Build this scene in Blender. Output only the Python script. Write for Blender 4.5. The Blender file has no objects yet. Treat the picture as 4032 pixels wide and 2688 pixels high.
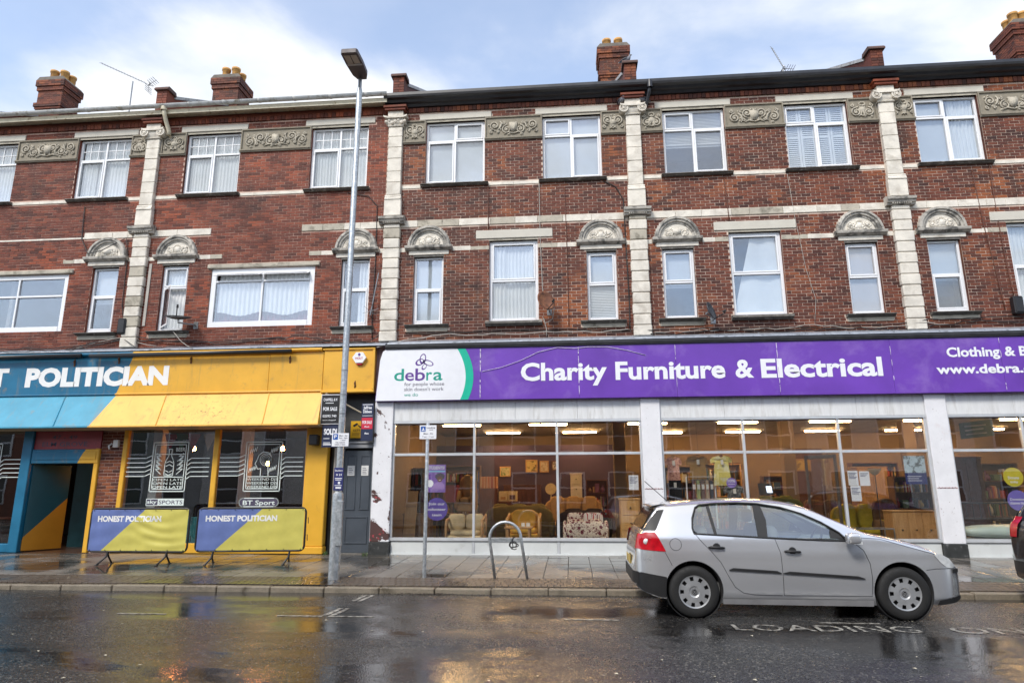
import bpy, math, random
from mathutils import Vector, Matrix
R = math.radians
random.seed(7)
sc = bpy.context.scene
COL = sc.collection

# ------------------------------------------------------------------ camera
CAMY, CAMZ = -15.18, 1.60
cd = bpy.data.cameras.new('camera'); cam = bpy.data.objects.new('camera', cd); COL.objects.link(cam)
cd.sensor_fit = 'HORIZONTAL'; cd.sensor_width = 36.0; cd.lens = 36.0*2600/4032
cd.clip_start = 0.1; cd.clip_end = 2000
cam.matrix_world = (Matrix.Translation((0, CAMY, CAMZ)) @ Matrix.Rotation(R(4.966), 4, 'Z') @ Matrix.Rotation(R(12.646), 4, 'X')
                    @ Matrix.Rotation(R(0.183), 4, 'Y') @ Matrix.Rotation(R(90), 4, 'X'))
sc.camera = cam

# ------------------------------------------------------------------ world: clear sky with broken cloud
SUN_EL, SUN_AZ = 46.0, 205.0      # soft sun behind the camera, high
w = bpy.data.worlds.new('World'); sc.world = w; w.use_nodes = True
nt = w.node_tree; nt.nodes.clear(); N = nt.nodes.new; L = nt.links.new
out = N('ShaderNodeOutputWorld'); mixs = N('ShaderNodeMixShader')
sky = N('ShaderNodeTexSky'); sky.sky_type = 'NISHITA'; sky.sun_disc = False
sky.sun_elevation = R(SUN_EL); sky.sun_rotation = R(SUN_AZ); sky.air_density = 1.0; sky.dust_density = 1.0; sky.ozone_density = 1.6
b1 = N('ShaderNodeBackground'); b1.inputs[1].default_value = 0.15
b2 = N('ShaderNodeBackground'); b2.inputs[0].default_value = (0.95, 0.97, 1.0, 1); b2.inputs[1].default_value = 0.60
tc = N('ShaderNodeTexCoord'); sep = N('ShaderNodeSeparateXYZ'); L(tc.outputs['Generated'], sep.inputs[0])
add = N('ShaderNodeMath'); add.operation = 'ADD'; add.inputs[1].default_value = 0.22; L(sep.outputs[2], add.inputs[0])
mx = N('ShaderNodeMath'); mx.operation = 'MAXIMUM'; mx.inputs[1].default_value = 0.06; L(add.outputs[0], mx.inputs[0])
dv = N('ShaderNodeVectorMath'); dv.operation = 'DIVIDE'; L(tc.outputs['Generated'], dv.inputs[0])
cmb = N('ShaderNodeCombineXYZ')
for i in range(3): L(mx.outputs[0], cmb.inputs[i])
L(cmb.outputs[0], dv.inputs[1])
mp = N('ShaderNodeMapping'); L(dv.outputs[0], mp.inputs[0]); mp.inputs['Location'].default_value = (13.78, 6.62, 3.1); mp.inputs['Scale'].default_value = (1.0, 1.25, 1.0)
nz = N('ShaderNodeTexNoise'); nz.inputs['Scale'].default_value = 1.25; nz.inputs['Detail'].default_value = 9; nz.inputs['Roughness'].default_value = 0.52; nz.inputs['Distortion'].default_value = 0.25
L(mp.outputs[0], nz.inputs['Vector'])
cr = N('ShaderNodeMapRange'); cr.interpolation_type = 'SMOOTHSTEP'; cr.inputs['From Min'].default_value = 0.42; cr.inputs['From Max'].default_value = 0.59
cr.inputs['To Min'].default_value = 0.27; cr.inputs['To Max'].default_value = 1.0
L(nz.outputs[0], cr.inputs['Value'])
nz2 = N('ShaderNodeTexNoise'); nz2.inputs['Scale'].default_value = 4.0; nz2.inputs['Detail'].default_value = 6; L(mp.outputs[0], nz2.inputs['Vector'])
shade = N('ShaderNodeMix'); shade.data_type = 'RGBA'; shade.inputs[6].default_value = (0.74, 0.79, 0.87, 1); shade.inputs[7].default_value = (0.98, 0.98, 0.99, 1)
mr = N('ShaderNodeMapRange'); mr.inputs['From Min'].default_value = 0.35; mr.inputs['From Max'].default_value = 0.6; L(nz2.outputs[0], mr.inputs['Value']); L(mr.outputs[0], shade.inputs[0])
L(shade.outputs[2], b2.inputs[0])
L(sky.outputs[0], b1.inputs[0]); L(cr.outputs[0], mixs.inputs[0]); L(b1.outputs[0], mixs.inputs[1]); L(b2.outputs[0], mixs.inputs[2]); L(mixs.outputs[0], out.inputs[0])

# ------------------------------------------------------------------ sun (thin cloud: soft)
sl = bpy.data.lights.new('sun', 'SUN'); sl.energy = 1.5; sl.angle = R(14); sl.color = (1.0, 0.95, 0.88)
so = bpy.data.objects.new('sun', sl); COL.objects.link(so)
so.rotation_euler = (R(90-SUN_EL), 0, R(-28)); so.location = (0, -30, 40)

# ------------------------------------------------------------------ render settings
sc.render.engine = 'CYCLES'
sc.view_settings.view_transform = 'Standard'; sc.view_settings.look = 'None'; sc.view_settings.gamma = 1.0
sc.view_settings.exposure = 1.06; sc.view_settings.use_curve_mapping = False
sc.cycles.use_denoising = True; sc.cycles.denoising_prefilter = 'ACCURATE'
sc.cycles.max_bounces = 10; sc.cycles.transparent_max_bounces = 24; sc.cycles.diffuse_bounces = 4; sc.cycles.glossy_bounces = 4
sc.cycles.sample_clamp_indirect = 6.0; sc.cycles.caustics_reflective = False; sc.cycles.caustics_refractive = False

# ------------------------------------------------------------------ materials
MATS = {}
def node_mat(name):
    m = bpy.data.materials.new(name); m.use_nodes = True
    n = m.node_tree.nodes; l = m.node_tree.links; b = n['Principled BSDF']
    MATS[name] = m
    return m, n, l, b
def rgba(c): return (c[0], c[1], c[2], 1)
def mixc(n, l, fac, a, b, mode='MIX'):
    x = n.new('ShaderNodeMix'); x.data_type = 'RGBA'; x.blend_type = mode
    for s, v in ((0, fac), (6, a), (7, b)):
        if hasattr(v, 'links'): l.new(v, x.inputs[s])
        elif s == 0: x.inputs[0].default_value = v
        else: x.inputs[s].default_value = rgba(v)
    return x.outputs[2]
def noise(n, l, vec, scale, detail=5, rough=.55, dist=0.0):
    t = n.new('ShaderNodeTexNoise'); t.inputs['Scale'].default_value = scale; t.inputs['Detail'].default_value = detail
    t.inputs['Roughness'].default_value = rough; t.inputs['Distortion'].default_value = dist
    if vec is not None: l.new(vec, t.inputs['Vector'])
    return t.outputs[0]
def mrange(n, l, v, a, b, c=0.0, d=1.0, smooth=False):
    r = n.new('ShaderNodeMapRange'); l.new(v, r.inputs[0])
    if smooth: r.interpolation_type = 'SMOOTHSTEP'
    for i, x in enumerate((a, b, c, d)): r.inputs[i+1].default_value = x
    return r.outputs[0]
def math_(n, l, op, a, b=None):
    t = n.new('ShaderNodeMath'); t.operation = op
    for i, v in enumerate((a, b)):
        if v is None: continue
        if hasattr(v, 'links'): l.new(v, t.inputs[i])
        else: t.inputs[i].default_value = v
    return t.outputs[0]
def objcoord(n, l, scale=None):
    t = n.new('ShaderNodeTexCoord').outputs['Object']
    if scale:
        m = n.new('ShaderNodeMapping'); m.inputs['Scale'].default_value = scale; l.new(t, m.inputs[0]); return m.outputs[0]
    return t
def bumpn(n, l, h, strength, dist=0.01):
    b = n.new('ShaderNodeBump'); b.inputs['Strength'].default_value = strength; b.inputs['Distance'].default_value = dist
    l.new(h, b.inputs['Height']); return b.outputs[0]
def pm(name, col, rough=.6, metal=0.0, var=.12, vscale=5.0, bump=.0, bscale=80.0, stain=None, sscale=2.0, srange=(.52, .68), spec=.5, stretch=None, coat=0.0):
    """plain painted / stone / metal surface: base colour, cloudy variation, optional stain colour, fine relief"""
    if name in MATS: return MATS[name]
    m, n, l, b = node_mat(name)
    v = objcoord(n, l, stretch)
    f = noise(n, l, v, vscale, 6)
    c = mixc(n, l, mrange(n, l, f, .3, .7), [x*(1-var) for x in col], [min(1, x*(1+var)) for x in col])
    if stain is not None:
        s = noise(n, l, v, sscale, 8, .65, .4)
        c = mixc(n, l, mrange(n, l, s, srange[0], srange[1]), c, stain)
    l.new(c, b.inputs['Base Color'])
    b.inputs['Metallic'].default_value = metal; b.inputs['Specular IOR Level'].default_value = spec
    l.new(mrange(n, l, f, .25, .75, max(.02, rough*.82), min(1, rough*1.18)), b.inputs['Roughness'])
    if coat: b.inputs['Coat Weight'].default_value = coat; b.inputs['Coat Roughness'].default_value = .06
    if bump:
        l.new(bumpn(n, l, noise(n, l, v, bscale, 5), bump, .01), b.inputs['Normal'])
    return m
def flat(name, col, rough=.5, spec=.4): return pm(name, col, rough, var=.05, vscale=3, spec=spec)
def brick_mat(name, cols, soot, orange, mort=None):
    m, n, l, b = node_mat(name)
    g = n.new('ShaderNodeNewGeometry'); oi = n.new('ShaderNodeObjectInfo')
    r = math_(n, l, 'FRACT', math_(n, l, 'ADD', g.outputs['Random Per Island'], math_(n, l, 'MULTIPLY', oi.outputs['Random'], 7.31)))
    ramp = n.new('ShaderNodeValToRGB'); l.new(r, ramp.inputs[0]); e = ramp.color_ramp.elements
    e[0].position = 0; e[0].color = rgba(cols[0]); e[1].position = 1; e[1].color = rgba(cols[-1])
    for i, c in enumerate(cols[1:-1]):
        x = e.new((i+1)/(len(cols)-1)); x.color = rgba(c)
    v = g.outputs['Position']
    c = ramp.outputs[0]
    c = mixc(n, l, mrange(n, l, noise(n, l, v, .55, 8, .62, .6), .50, .72, 0, .8), c, soot)
    mp_ = n.new('ShaderNodeMapping'); mp_.inputs['Location'].default_value = (3.3, 1.1, 5.5); l.new(v, mp_.inputs[0])
    c = mixc(n, l, math_(n, l, 'MULTIPLY', mrange(n, l, noise(n, l, mp_.outputs[0], .75, 6, .6), .51, .64), mrange(n, l, r, .35, .6, .1, .9)), c, orange)
    ms_ = n.new('ShaderNodeMapping'); ms_.inputs['Scale'].default_value = (2.6, 1, .28); l.new(v, ms_.inputs[0])
    c = mixc(n, l, mrange(n, l, noise(n, l, ms_.outputs[0], 1.0, 6, .65), .55, .72, 0, .6), c, soot)
    c = mixc(n, l, mrange(n, l, noise(n, l, v, 45, 4), .35, .7, 0, .35), c, [x*.45 for x in cols[1]])
    l.new(c, b.inputs['Base Color']); b.inputs['Roughness'].default_value = .68; b.inputs['Specular IOR Level'].default_value = .35
    l.new(bumpn(n, l, noise(n, l, v, 70, 5), .5, .006), b.inputs['Normal'])
    return m
# glass: clear sheet, mirror share by angle (no refraction so that daylight and lamplight pass)
def glass_mat(name, tint=(.92, .96, .95), base=.05, top=.75, rough=.0):
    m = bpy.data.materials.new(name); m.use_nodes = True; n = m.node_tree.nodes; l = m.node_tree.links; n.clear()
    o = n.new('ShaderNodeOutputMaterial'); t = n.new('ShaderNodeBsdfTransparent'); t.inputs[0].default_value = rgba(tint)
    g = n.new('ShaderNodeBsdfGlossy'); g.inputs[0].default_value = (.97, .98, 1, 1); g.inputs['Roughness'].default_value = rough
    tcn = n.new('ShaderNodeTexCoord'); nn = noise(n, l, tcn.outputs['Object'], 1.3, 2)
    l.new(bumpn(n, l, nn, .02, .05), g.inputs['Normal'])
    lw = n.new('ShaderNodeLayerWeight'); lw.inputs[0].default_value = .5
    mixn = n.new('ShaderNodeMixShader'); l.new(mrange(n, l, math_(n, l, 'POWER', lw.outputs['Facing'], 4.0), 0.0, 1.0, base, 1.0), mixn.inputs[0])
    l.new(t.outputs[0], mixn.inputs[1]); l.new(g.outputs[0], mixn.inputs[2]); l.new(mixn.outputs[0], o.inputs[0])
    MATS[name] = m; return m
def emit_mat(name, col, strength):
    m = bpy.data.materials.new(name); m.use_nodes = True; n = m.node_tree.nodes; l = m.node_tree.links; n.clear()
    o = n.new('ShaderNodeOutputMaterial'); e = n.new('ShaderNodeEmission'); e.inputs[0].default_value = rgba(col); e.inputs[1].default_value = strength
    l.new(e.outputs[0], o.inputs[0]); MATS[name] = m; return m

BRICK_R = brick_mat('brick_brown', [(.050, .017, .013), (.110, .031, .018), (.155, .042, .023), (.205, .060, .030), (.125, .036, .023)], (.024, .014, .012), (.34, .105, .035))
BRICK_L = brick_mat('brick_red', [(.075, .020, .013), (.140, .034, .019), (.185, .044, .024), (.235, .064, .032), (.130, .034, .021)], (.028, .014, .012), (.33, .075, .03))
MORT_R = pm('mortar_pale', (.60, .47, .385), .85, var=.22, vscale=3, bump=.4, bscale=60, stain=(.2, .14, .11), sscale=1.3)
MORT_L = pm('mortar_pink', (.52, .35, .28), .85, var=.25, vscale=3, bump=.4, bscale=60, stain=(.15, .07, .055), sscale=1.1)
STONE = pm('stone_white', (.69, .645, .565), .78, var=.16, vscale=4, bump=.55, bscale=26, stain=(.44, .395, .33), sscale=3.2, srange=(.5, .74))
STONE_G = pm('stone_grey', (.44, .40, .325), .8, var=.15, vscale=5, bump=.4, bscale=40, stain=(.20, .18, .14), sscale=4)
STONE_D = pm('stone_black', (.145, .135, .12), .8, var=.4, vscale=7, bump=.6, bscale=35, stain=(.42, .40, .36), sscale=6, srange=(.55, .7))
STONE_M = pm('stone_streaked', (.46, .43, .38), .8, var=.3, vscale=6, bump=.6, bscale=30, stain=(.13, .125, .115), sscale=5, srange=(.47, .62))
STONE_CB = pm('stone_carving_shade', (.25, .222, .172), .85, var=.2, vscale=8, bump=.4, bscale=40)  # darker than the scrolls: shade of the carved recesses put into the colour
LINTEL = pm('stone_buff', (.55, .52, .45), .75, var=.08, vscale=3, bump=.3, bscale=50)
UPVC = pm('white_plastic', (.80, .81, .83), .32, var=.03, vscale=2)
CREAM = pm('cream_paint', (.62, .56, .42), .5, var=.12, vscale=6, stain=(.30, .21, .10), sscale=7, srange=(.58, .7))
BLACKG = pm('black_gutter', (.018, .019, .024), .38, var=.3, vscale=4, spec=.6)
LEAD = pm('lead_flashing', (.34, .37, .42), .42, var=.25, vscale=5, metal=.25, bump=.3, bscale=18, stain=(.10, .11, .12), sscale=5)
BLACKP = pm('black_plastic', (.016, .016, .018), .42, var=.2)
CABLE_B = pm('black_cable', (.02, .017, .016), .5)
CABLE_W = pm('white_cable', (.40, .37, .33), .5)
GLASS = glass_mat('window_glass', (.95, .97, .98), .14)
SHOPGLASS = glass_mat('shop_glass', (.95, .95, .94), .10)
FAB_W = pm('net_white', (.72, .725, .72), .9, var=.05, vscale=3, spec=.1)
FAB_G = pm('blind_grey', (.54, .56, .58), .85, var=.05, vscale=2, spec=.1)
FAB_P = pm('blind_beige', (.56, .49, .45), .85, var=.05, vscale=2, spec=.1)
FAB_RED = pm('curtain_red', (.20, .030, .045), .9, var=.2, vscale=5, spec=.1)
DARKROOM = pm('room_plaster', (.22, .21, .20), .9)
SLATE = pm('slate_roof', (.10, .105, .12), .55, var=.3, vscale=3)
GALV = pm('galvanised_steel', (.42, .45, .47), .42, metal=.75, var=.22, vscale=22, bump=.25, bscale=60, stain=(.66, .67, .68), sscale=14, srange=(.5, .7))
TERRA = pm('terracotta_pot', (.55, .30, .09), .7, var=.2, vscale=6, stain=(.30, .15, .06), sscale=5)

# ------------------------------------------------------------------ mesh builder
class MB:
    def __init__(s): s.v = []; s.f = []; s.m = []
    def add(s, vs, fs, mi=0):
        o = len(s.v); s.v += [tuple(p) for p in vs]; s.f += [tuple(i+o for i in f) for f in fs]; s.m += [mi]*len(fs); return s
    def box(s, x0, x1, y0, y1, z0, z1, mi=0):
        return s.add([(x0,y0,z0),(x1,y0,z0),(x1,y1,z0),(x0,y1,z0),(x0,y0,z1),(x1,y0,z1),(x1,y1,z1),(x0,y1,z1)],
                     [(0,3,2,1),(4,5,6,7),(0,1,5,4),(1,2,6,5),(2,3,7,6),(3,0,4,7)], mi)
    def cbox(s, x0, x1, y0, y1, z0, z1, c=.008, mi=0):
        X, Y, Z = (x0, x1), (y0, y1), (z0, z1); vs = []; ix = {}
        for a in (0, 1):
            for b in (0, 1):
                for d in (0, 1):
                    p = (X[a], Y[b], Z[d]); sg = (1-2*a, 1-2*b, 1-2*d)
                    for k in range(3):
                        q = list(p)
                        for j in range(3):
                            if j != k: q[j] += sg[j]*c
                        ix[a, b, d, k] = len(vs); vs.append(q)
        fs = []
        for k in range(3):
            i, j = [(1, 2), (2, 0), (0, 1)][k]
            for sd in (0, 1):
                def key(u, v):
                    t = [0, 0, 0]; t[k] = sd; t[i] = u; t[j] = v; return ix[t[0], t[1], t[2], k]
                q = [key(0,0), key(1,0), key(1,1), key(0,1)]; fs.append(tuple(q if sd else q[::-1]))
        for k in range(3):
            i, j = [(1, 2), (2, 0), (0, 1)][k]
            for u in (0, 1):
                for v in (0, 1):
                    def key(e, ax):
                        t = [0, 0, 0]; t[k] = e; t[i] = u; t[j] = v; return ix[t[0], t[1], t[2], ax]
                    q = [key(0, i), key(1, i), key(1, j), key(0, j)]
                    fs.append(tuple(q if (u ^ v) == 0 else q[::-1]))
        for a in (0, 1):
            for b in (0, 1):
                for d in (0, 1):
                    q = [ix[a,b,d,0], ix[a,b,d,1], ix[a,b,d,2]]
                    fs.append(tuple(q if (a+b+d) % 2 else q[::-1]))
        return s.add(vs, fs, mi)
    def tube(s, pts, r, n=6, mi=0, cap=True, closed=False):
        pts = [Vector(p) for p in pts]; k = len(pts); rings = []
        rr = r if isinstance(r, (list, tuple)) else [r]*k
        for i, p in enumerate(pts):
            a = pts[i-1] if (i or closed) else p; b_ = pts[(i+1) % k] if (i < k-1 or closed) else p
            t = (b_-a).normalized() if (b_-a).length > 1e-9 else Vector((0, 0, 1))
            if i == 0: u = t.orthogonal().normalized()
            else:
                u = u - t*u.dot(t); u = u.normalized() if u.length > 1e-6 else t.orthogonal().normalized()
            w_ = t.cross(u)
            rings.append([p + (u*math.cos(2*math.pi*j/n) + w_*math.sin(2*math.pi*j/n))*rr[i] for j in range(n)])
        vs = [q for rg in rings for q in rg]; fs = []
        for i in range(k if closed else k-1):
            i2 = (i+1) % k
            for j in range(n):
                fs.append((i*n+j, i*n+(j+1) % n, i2*n+(j+1) % n, i2*n+j))
        if cap and not closed:
            fs.append(tuple(range(n-1, -1, -1))); fs.append(tuple((k-1)*n+j for j in range(n)))
        return s.add(vs, fs, mi)
    def lathe(s, prof, c=(0, 0, 0), axis='Z', n=20, mi=0, a0=0, a1=2*math.pi, cap=False):
        full = abs(a1-a0-2*math.pi) < 1e-6; m_ = n if full else n+1; vs = []; fs = []
        for r, h in prof:
            for j in range(m_):
                a = a0+(a1-a0)*j/n; x, y = r*math.cos(a), r*math.sin(a)
                p = {'Z': (x, y, h), 'Y': (x, h, y), 'X': (h, x, y)}[axis]; vs.append((p[0]+c[0], p[1]+c[1], p[2]+c[2]))
        k = len(prof)
        for i in range(k-1):
            for j in range(n):
                j2 = (j+1) % m_; fs.append((i*m_+j, i*m_+j2, (i+1)*m_+j2, (i+1)*m_+j))
        return s.add(vs, fs, mi)
    def prism(s, poly, axis, a, b_, mi=0):
        """poly in the two other axes (order x,z for Y; x,y for Z; y,z for X), extruded a..b"""
        def P(u, v, w_): return {'Y': (u, w_, v), 'Z': (u, v, w_), 'X': (w_, u, v)}[axis]
        k = len(poly); vs = [P(u, v, a) for u, v in poly]+[P(u, v, b_) for u, v in poly]
        fs = [tuple(range(k)), tuple(range(2*k-1, k-1, -1))]+[(i, i+k, (i+1) % k+k, (i+1) % k) for i in range(k)]
        return s.add(vs, fs, mi)
    def grid(s, fn, nu, nv, mi=0):
        vs = [fn(i/nu, j/nv) for j in range(nv+1) for i in range(nu+1)]
        return s.add(vs, [(j*(nu+1)+i, j*(nu+1)+i+1, (j+1)*(nu+1)+i+1, (j+1)*(nu+1)+i) for j in range(nv) for i in range(nu)], mi)
    def mesh(s, name, mats, smooth=False):
        me = bpy.data.meshes.new(name); me.from_pydata(s.v, [], s.f)
        for m_ in (mats if isinstance(mats, (list, tuple)) else [mats]): me.materials.append(m_)
        me.polygons.foreach_set('material_index', s.m)
        if smooth: me.polygons.foreach_set('use_smooth', [True]*len(s.f))
        me.update(); return me
    def build(s, name, mats, parent=None, smooth=False, fix=True):
        me = s.mesh(name, mats, smooth)
        if fix: fixn(me)
        return obj(name, me, parent)
import bmesh
def fixn(me):
    bm = bmesh.new(); bm.from_mesh(me); bmesh.ops.recalc_face_normals(bm, faces=bm.faces); bm.to_mesh(me); bm.free()
def obj(name, me, parent=None):
    o = bpy.data.objects.new(name, me); COL.objects.link(o)
    if parent is not None: par(o, parent)
    return o
def par(o, p):
    o.parent = p
    q = p; t = Vector((0, 0, 0))
    while q is not None:
        t += q.location + (q.matrix_parent_inverse.translation if q.parent else Vector((0, 0, 0))); q = q.parent
    o.matrix_parent_inverse = Matrix.Translation(-t)
def smooth_by_angle(o, ang=35):
    me = o.data
    me.polygons.foreach_set('use_smooth', [True]*len(me.polygons))
    bm = bmesh.new(); bm.from_mesh(me)
    for e in bm.edges:
        if len(e.link_faces) == 2 and e.calc_face_angle(0) > R(ang): e.smooth = False
    bm.to_mesh(me); bm.free()
def tag(o, label=None, cat=None, group=None, kind=None):
    if label: o['label'] = label
    if cat: o['category'] = cat
    if group: o['group'] = group
    if kind: o['kind'] = kind
    return o
def thing(name, label, cat, loc=(0, 0, 0), group=None):
    o = bpy.data.objects.new(name, None); COL.objects.link(o); o.location = loc; o.empty_display_size = .2
    return tag(o, label, cat, group)
def text(body, x0, x1, zb, zc, y, ext=.004, bold=.0, skew=0.0, keep=False):
    """lettering as mesh in the XZ plane facing -Y; cap height zb..zc, fitted to x0..x1 (x1 None: natural width)"""
    cu = bpy.data.curves.new('t', 'FONT'); cu.body = body; cu.size = 1.0; cu.offset = bold; cu.extrude = 0; cu.resolution_u = 3; cu.shear = skew
    o = bpy.data.objects.new('t', cu); COL.objects.link(o)
    dg = bpy.context.evaluated_depsgraph_get(); me = bpy.data.meshes.new_from_object(o.evaluated_get(dg))
    bpy.data.objects.remove(o); bpy.data.curves.remove(cu)
    xs = [v.co.x for v in me.vertices]; mn, mxx = min(xs), max(xs)
    cap = CAPH; sz = (zc-zb)/cap; sx = sz if x1 is None else (x1-x0)/(mxx-mn)
    mb = MB(); vs = [((v.co.x-mn)*sx+x0, y, v.co.y*sz+zb) for v in me.vertices]
    mb.add(vs, [tuple(p.vertices) for p in me.polygons])
    bpy.data.meshes.remove(me)
    return mb
CAPH = .729
def rp(X, Z, Y):
    """a point measured on the wall plane (Y = 0) moved along its sight line to the plane at Y"""
    s = (Y-CAMY)/(-CAMY); return X*s, CAMZ+(Z-CAMZ)*s

# ================================================================== STREET
KY, KH, WB = -4.28, .085, .20            # kerb face, kerb height, pavement level at the wall
def pz(y): return KH + (y-KY)*(WB-KH)/(-KY)
def wet_mat(name, cols, wet_lo, wet_hi, scale, bumps, rr=(.10, .48), wet_scale=.7, rand=True, stretch=(1, 1, 1)):
    m, n, l, b = node_mat(name)
    g = n.new('ShaderNodeNewGeometry'); v = g.outputs['Position']
    mp_ = n.new('ShaderNodeMapping'); mp_.inputs['Scale'].default_value = stretch; l.new(v, mp_.inputs[0])
    c = mixc(n, l, mrange(n, l, noise(n, l, v, scale, 8, .7), .3, .7), cols[0], cols[1])
    if rand:
        oi = n.new('ShaderNodeObjectInfo')
        r = math_(n, l, 'FRACT', math_(n, l, 'ADD', g.outputs['Random Per Island'], math_(n, l, 'MULTIPLY', oi.outputs['Random'], 5.7)))
        c = mixc(n, l, mrange(n, l, r, 0, 1, .0, .6), c, cols[2])
    c = mixc(n, l, mrange(n, l, noise(n, l, v, scale*14, 2, .5), .60, .72, 0, .5), c, [min(1, x*3.2+.03) for x in cols[1]])
    wet = mrange(n, l, noise(n, l, mp_.outputs[0], wet_scale, 5, .55, .3), wet_lo, wet_hi, 0, 1, True)
    l.new(mixc(n, l, wet, c, [x*.55 for x in cols[0]]), b.inputs['Base Color'])
    l.new(mrange(n, l, wet, 0, 1, rr[1], rr[0]), b.inputs['Roughness'])
    b.inputs['Specular IOR Level'].default_value = .5
    h = math_(n, l, 'ADD', noise(n, l, v, scale*9, 3, .6), math_(n, l, 'MULTIPLY', noise(n, l, v, scale*3.2, 4, .6), 1.4))
    bn = n.new('ShaderNodeBump'); bn.inputs['Distance'].default_value = .006; l.new(h, bn.inputs['Height'])
    l.new(mrange(n, l, wet, 0, 1, bumps[1], bumps[0]), bn.inputs['Strength']); l.new(bn.outputs[0], b.inputs['Normal'])
    return m
def road_mat():
    m, n, l, b = node_mat('wet_asphalt'); g = n.new('ShaderNodeNewGeometry'); v = g.outputs['Position']
    vo = n.new('ShaderNodeTexVoronoi'); vo.inputs['Scale'].default_value = 58; l.new(v, vo.inputs['Vector'])       # chippings
    sp = n.new('ShaderNodeSeparateColor'); l.new(vo.outputs['Color'], sp.inputs[0])
    c = mixc(n, l, mrange(n, l, sp.outputs[0], .1, 1.0), (.007, .007, .0073), (.038, .037, .038))
    c = mixc(n, l, mrange(n, l, sp.outputs[1], .90, .92, 0, 1), c, (.16, .15, .135))
    big = noise(n, l, v, .8, 6, .6, .4)
    c = mixc(n, l, mrange(n, l, big, .40, .68, 0, .6), c, (.011, .0107, .011))
    mp_ = n.new('ShaderNodeMapping'); mp_.inputs['Scale'].default_value = (.55, 1.4, 1); l.new(v, mp_.inputs[0])
    wet = mrange(n, l, noise(n, l, mp_.outputs[0], .42, 6, .6, .5), .44, .60, 0, 1, True)
    l.new(mixc(n, l, math_(n, l, 'MULTIPLY', wet, .45), c, (.008, .007, .007)), b.inputs['Base Color'])
    l.new(math_(n, l, 'ADD', mrange(n, l, wet, 0, 1, .25, .09), mrange(n, l, sp.outputs[2], 0, 1, -.04, .06)), b.inputs['Roughness'])
    bn = n.new('ShaderNodeBump'); bn.inputs['Distance'].default_value = .008; l.new(mrange(n, l, vo.outputs['Distance'], 0, .8, 1, 0), bn.inputs['Height'])
    l.new(mrange(n, l, wet, 0, 1, .42, .07), bn.inputs['Strength']); l.new(bn.outputs[0], b.inputs['Normal']); return m
ROAD = road_mat()
SLAB = wet_mat('wet_paving_slab', [(.095, .085, .072), (.17, .153, .132), (.22, .20, .175)], .42, .60, 5, (.03, .22), (.06, .34), .55, True)
PAVER = wet_mat('wet_brick_paver', [(.055, .044, .034), (.105, .085, .062), (.085, .06, .045)], .46, .66, 7, (.06, .3), (.10, .42), .6, True)
KERB = wet_mat('granite_kerb', [(.11, .09, .06), (.27, .225, .165), (.22, .19, .145)], .55, .75, 16, (.5, 1.2), (.16, .45), 1.6, True)
PAINT = pm('road_paint', (.36, .345, .31), .35, var=.25, vscale=14, stain=(.06, .055, .05), sscale=16, srange=(.47, .55))
mb = MB(); mb.box(-120, 120, -90, 60, -.5, -.12); tag(mb.build('ground', pm('ground_soil', (.05, .045, .04), .9)), kind='structure')
mb = MB(); mb.add([(-90, -13.6, 0), (90, -13.6, 0), (90, KY+.02, 0), (-90, KY+.02, 0), (-90, -13.6, -.1), (90, -13.6, -.1), (90, KY+.02, -.1), (-90, KY+.02, -.1)], [(0, 1, 2, 3), (4, 7, 6, 5), (0, 4, 5, 1), (1, 5, 6, 2), (2, 6, 7, 3), (3, 7, 4, 0)])
road = tag(mb.build('road', ROAD), kind='structure')
mb = MB(); mb.prism([(KY+.05, -.11), (KY+.05, KH-.03), (.4, WB-.018+.01), (.4, -.11)], 'X', -60, 60)
pave = tag(mb.build('pavement', pm('joint_grit', (.035, .031, .026), .7, var=.3, vscale=20)), kind='structure')
tilt = math.atan2(WB-KH, -KY)
def lay(name, cells, w_, d_, mat, th=.05, far=300, parent=pave, ch=.006):
    """cells: (x, y) centres; the `far` nearest become single pieces that share one mesh, the rest one joined piece"""
    cells = sorted(cells, key=lambda c: (c[0]*.9)**2+(c[1]-CAMY)**2 if abs(c[0]) < 11 else 1e6+c[0]**2)
    one = MB(); one.cbox(-w_/2, w_/2, -d_/2, d_/2, -th, 0, ch); me = one.mesh(name, mat); fixn(me)
    rest = MB()
    for i, (x, y) in enumerate(cells):
        dz = random.uniform(-.003, .002)
        if i < far:
            o = obj(name, me, parent); o.location = (x, y, pz(y)+dz); o.rotation_euler = (tilt+random.uniform(-.005, .005), random.uniform(-.006, .006), random.uniform(-.006, .006))
        else:
            k = len(rest.v); t = math.tan(tilt); rest.cbox(x-w_/2, x+w_/2, y-d_/2, y+d_/2, -th, 0, ch)
            rest.v[k:] = [(a, b_, c+pz(y)+dz+t*(b_-y)) for a, b_, c in rest.v[k:]]
    if rest.v: tag(rest.build(name+'s_beyond', mat, parent), kind='stuff')
rows = [-.29-.447*k for k in range(7)]
lay('paving_slab', [(.555+.43*k, y) for k in range(-42, 34) for y in rows], .421, .438, SLAB)
lay('brick_paver', [(.0+.104*k+(.052 if j % 2 else 0), -3.315-.204*j) for k in range(-165, 135) for j in range(4)], .098, .198, PAVER, .04, 300, pave, .004)
one = MB(); one.cbox(-.446, .446, -.075, .075, -.2, 0, .014); kme = one.mesh('kerb_stone', KERB); fixn(kme)
for k in range(-20, 17):
    o = obj('kerb_stone', kme, pave); o.location = (.06+.9*k, KY+.075, KH+random.uniform(-.008, .004)); o.rotation_euler = (random.uniform(-.03, .03), random.uniform(-.006, .006), random.uniform(-.008, .008)); o.scale = (random.uniform(.985, 1), 1, 1)
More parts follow.
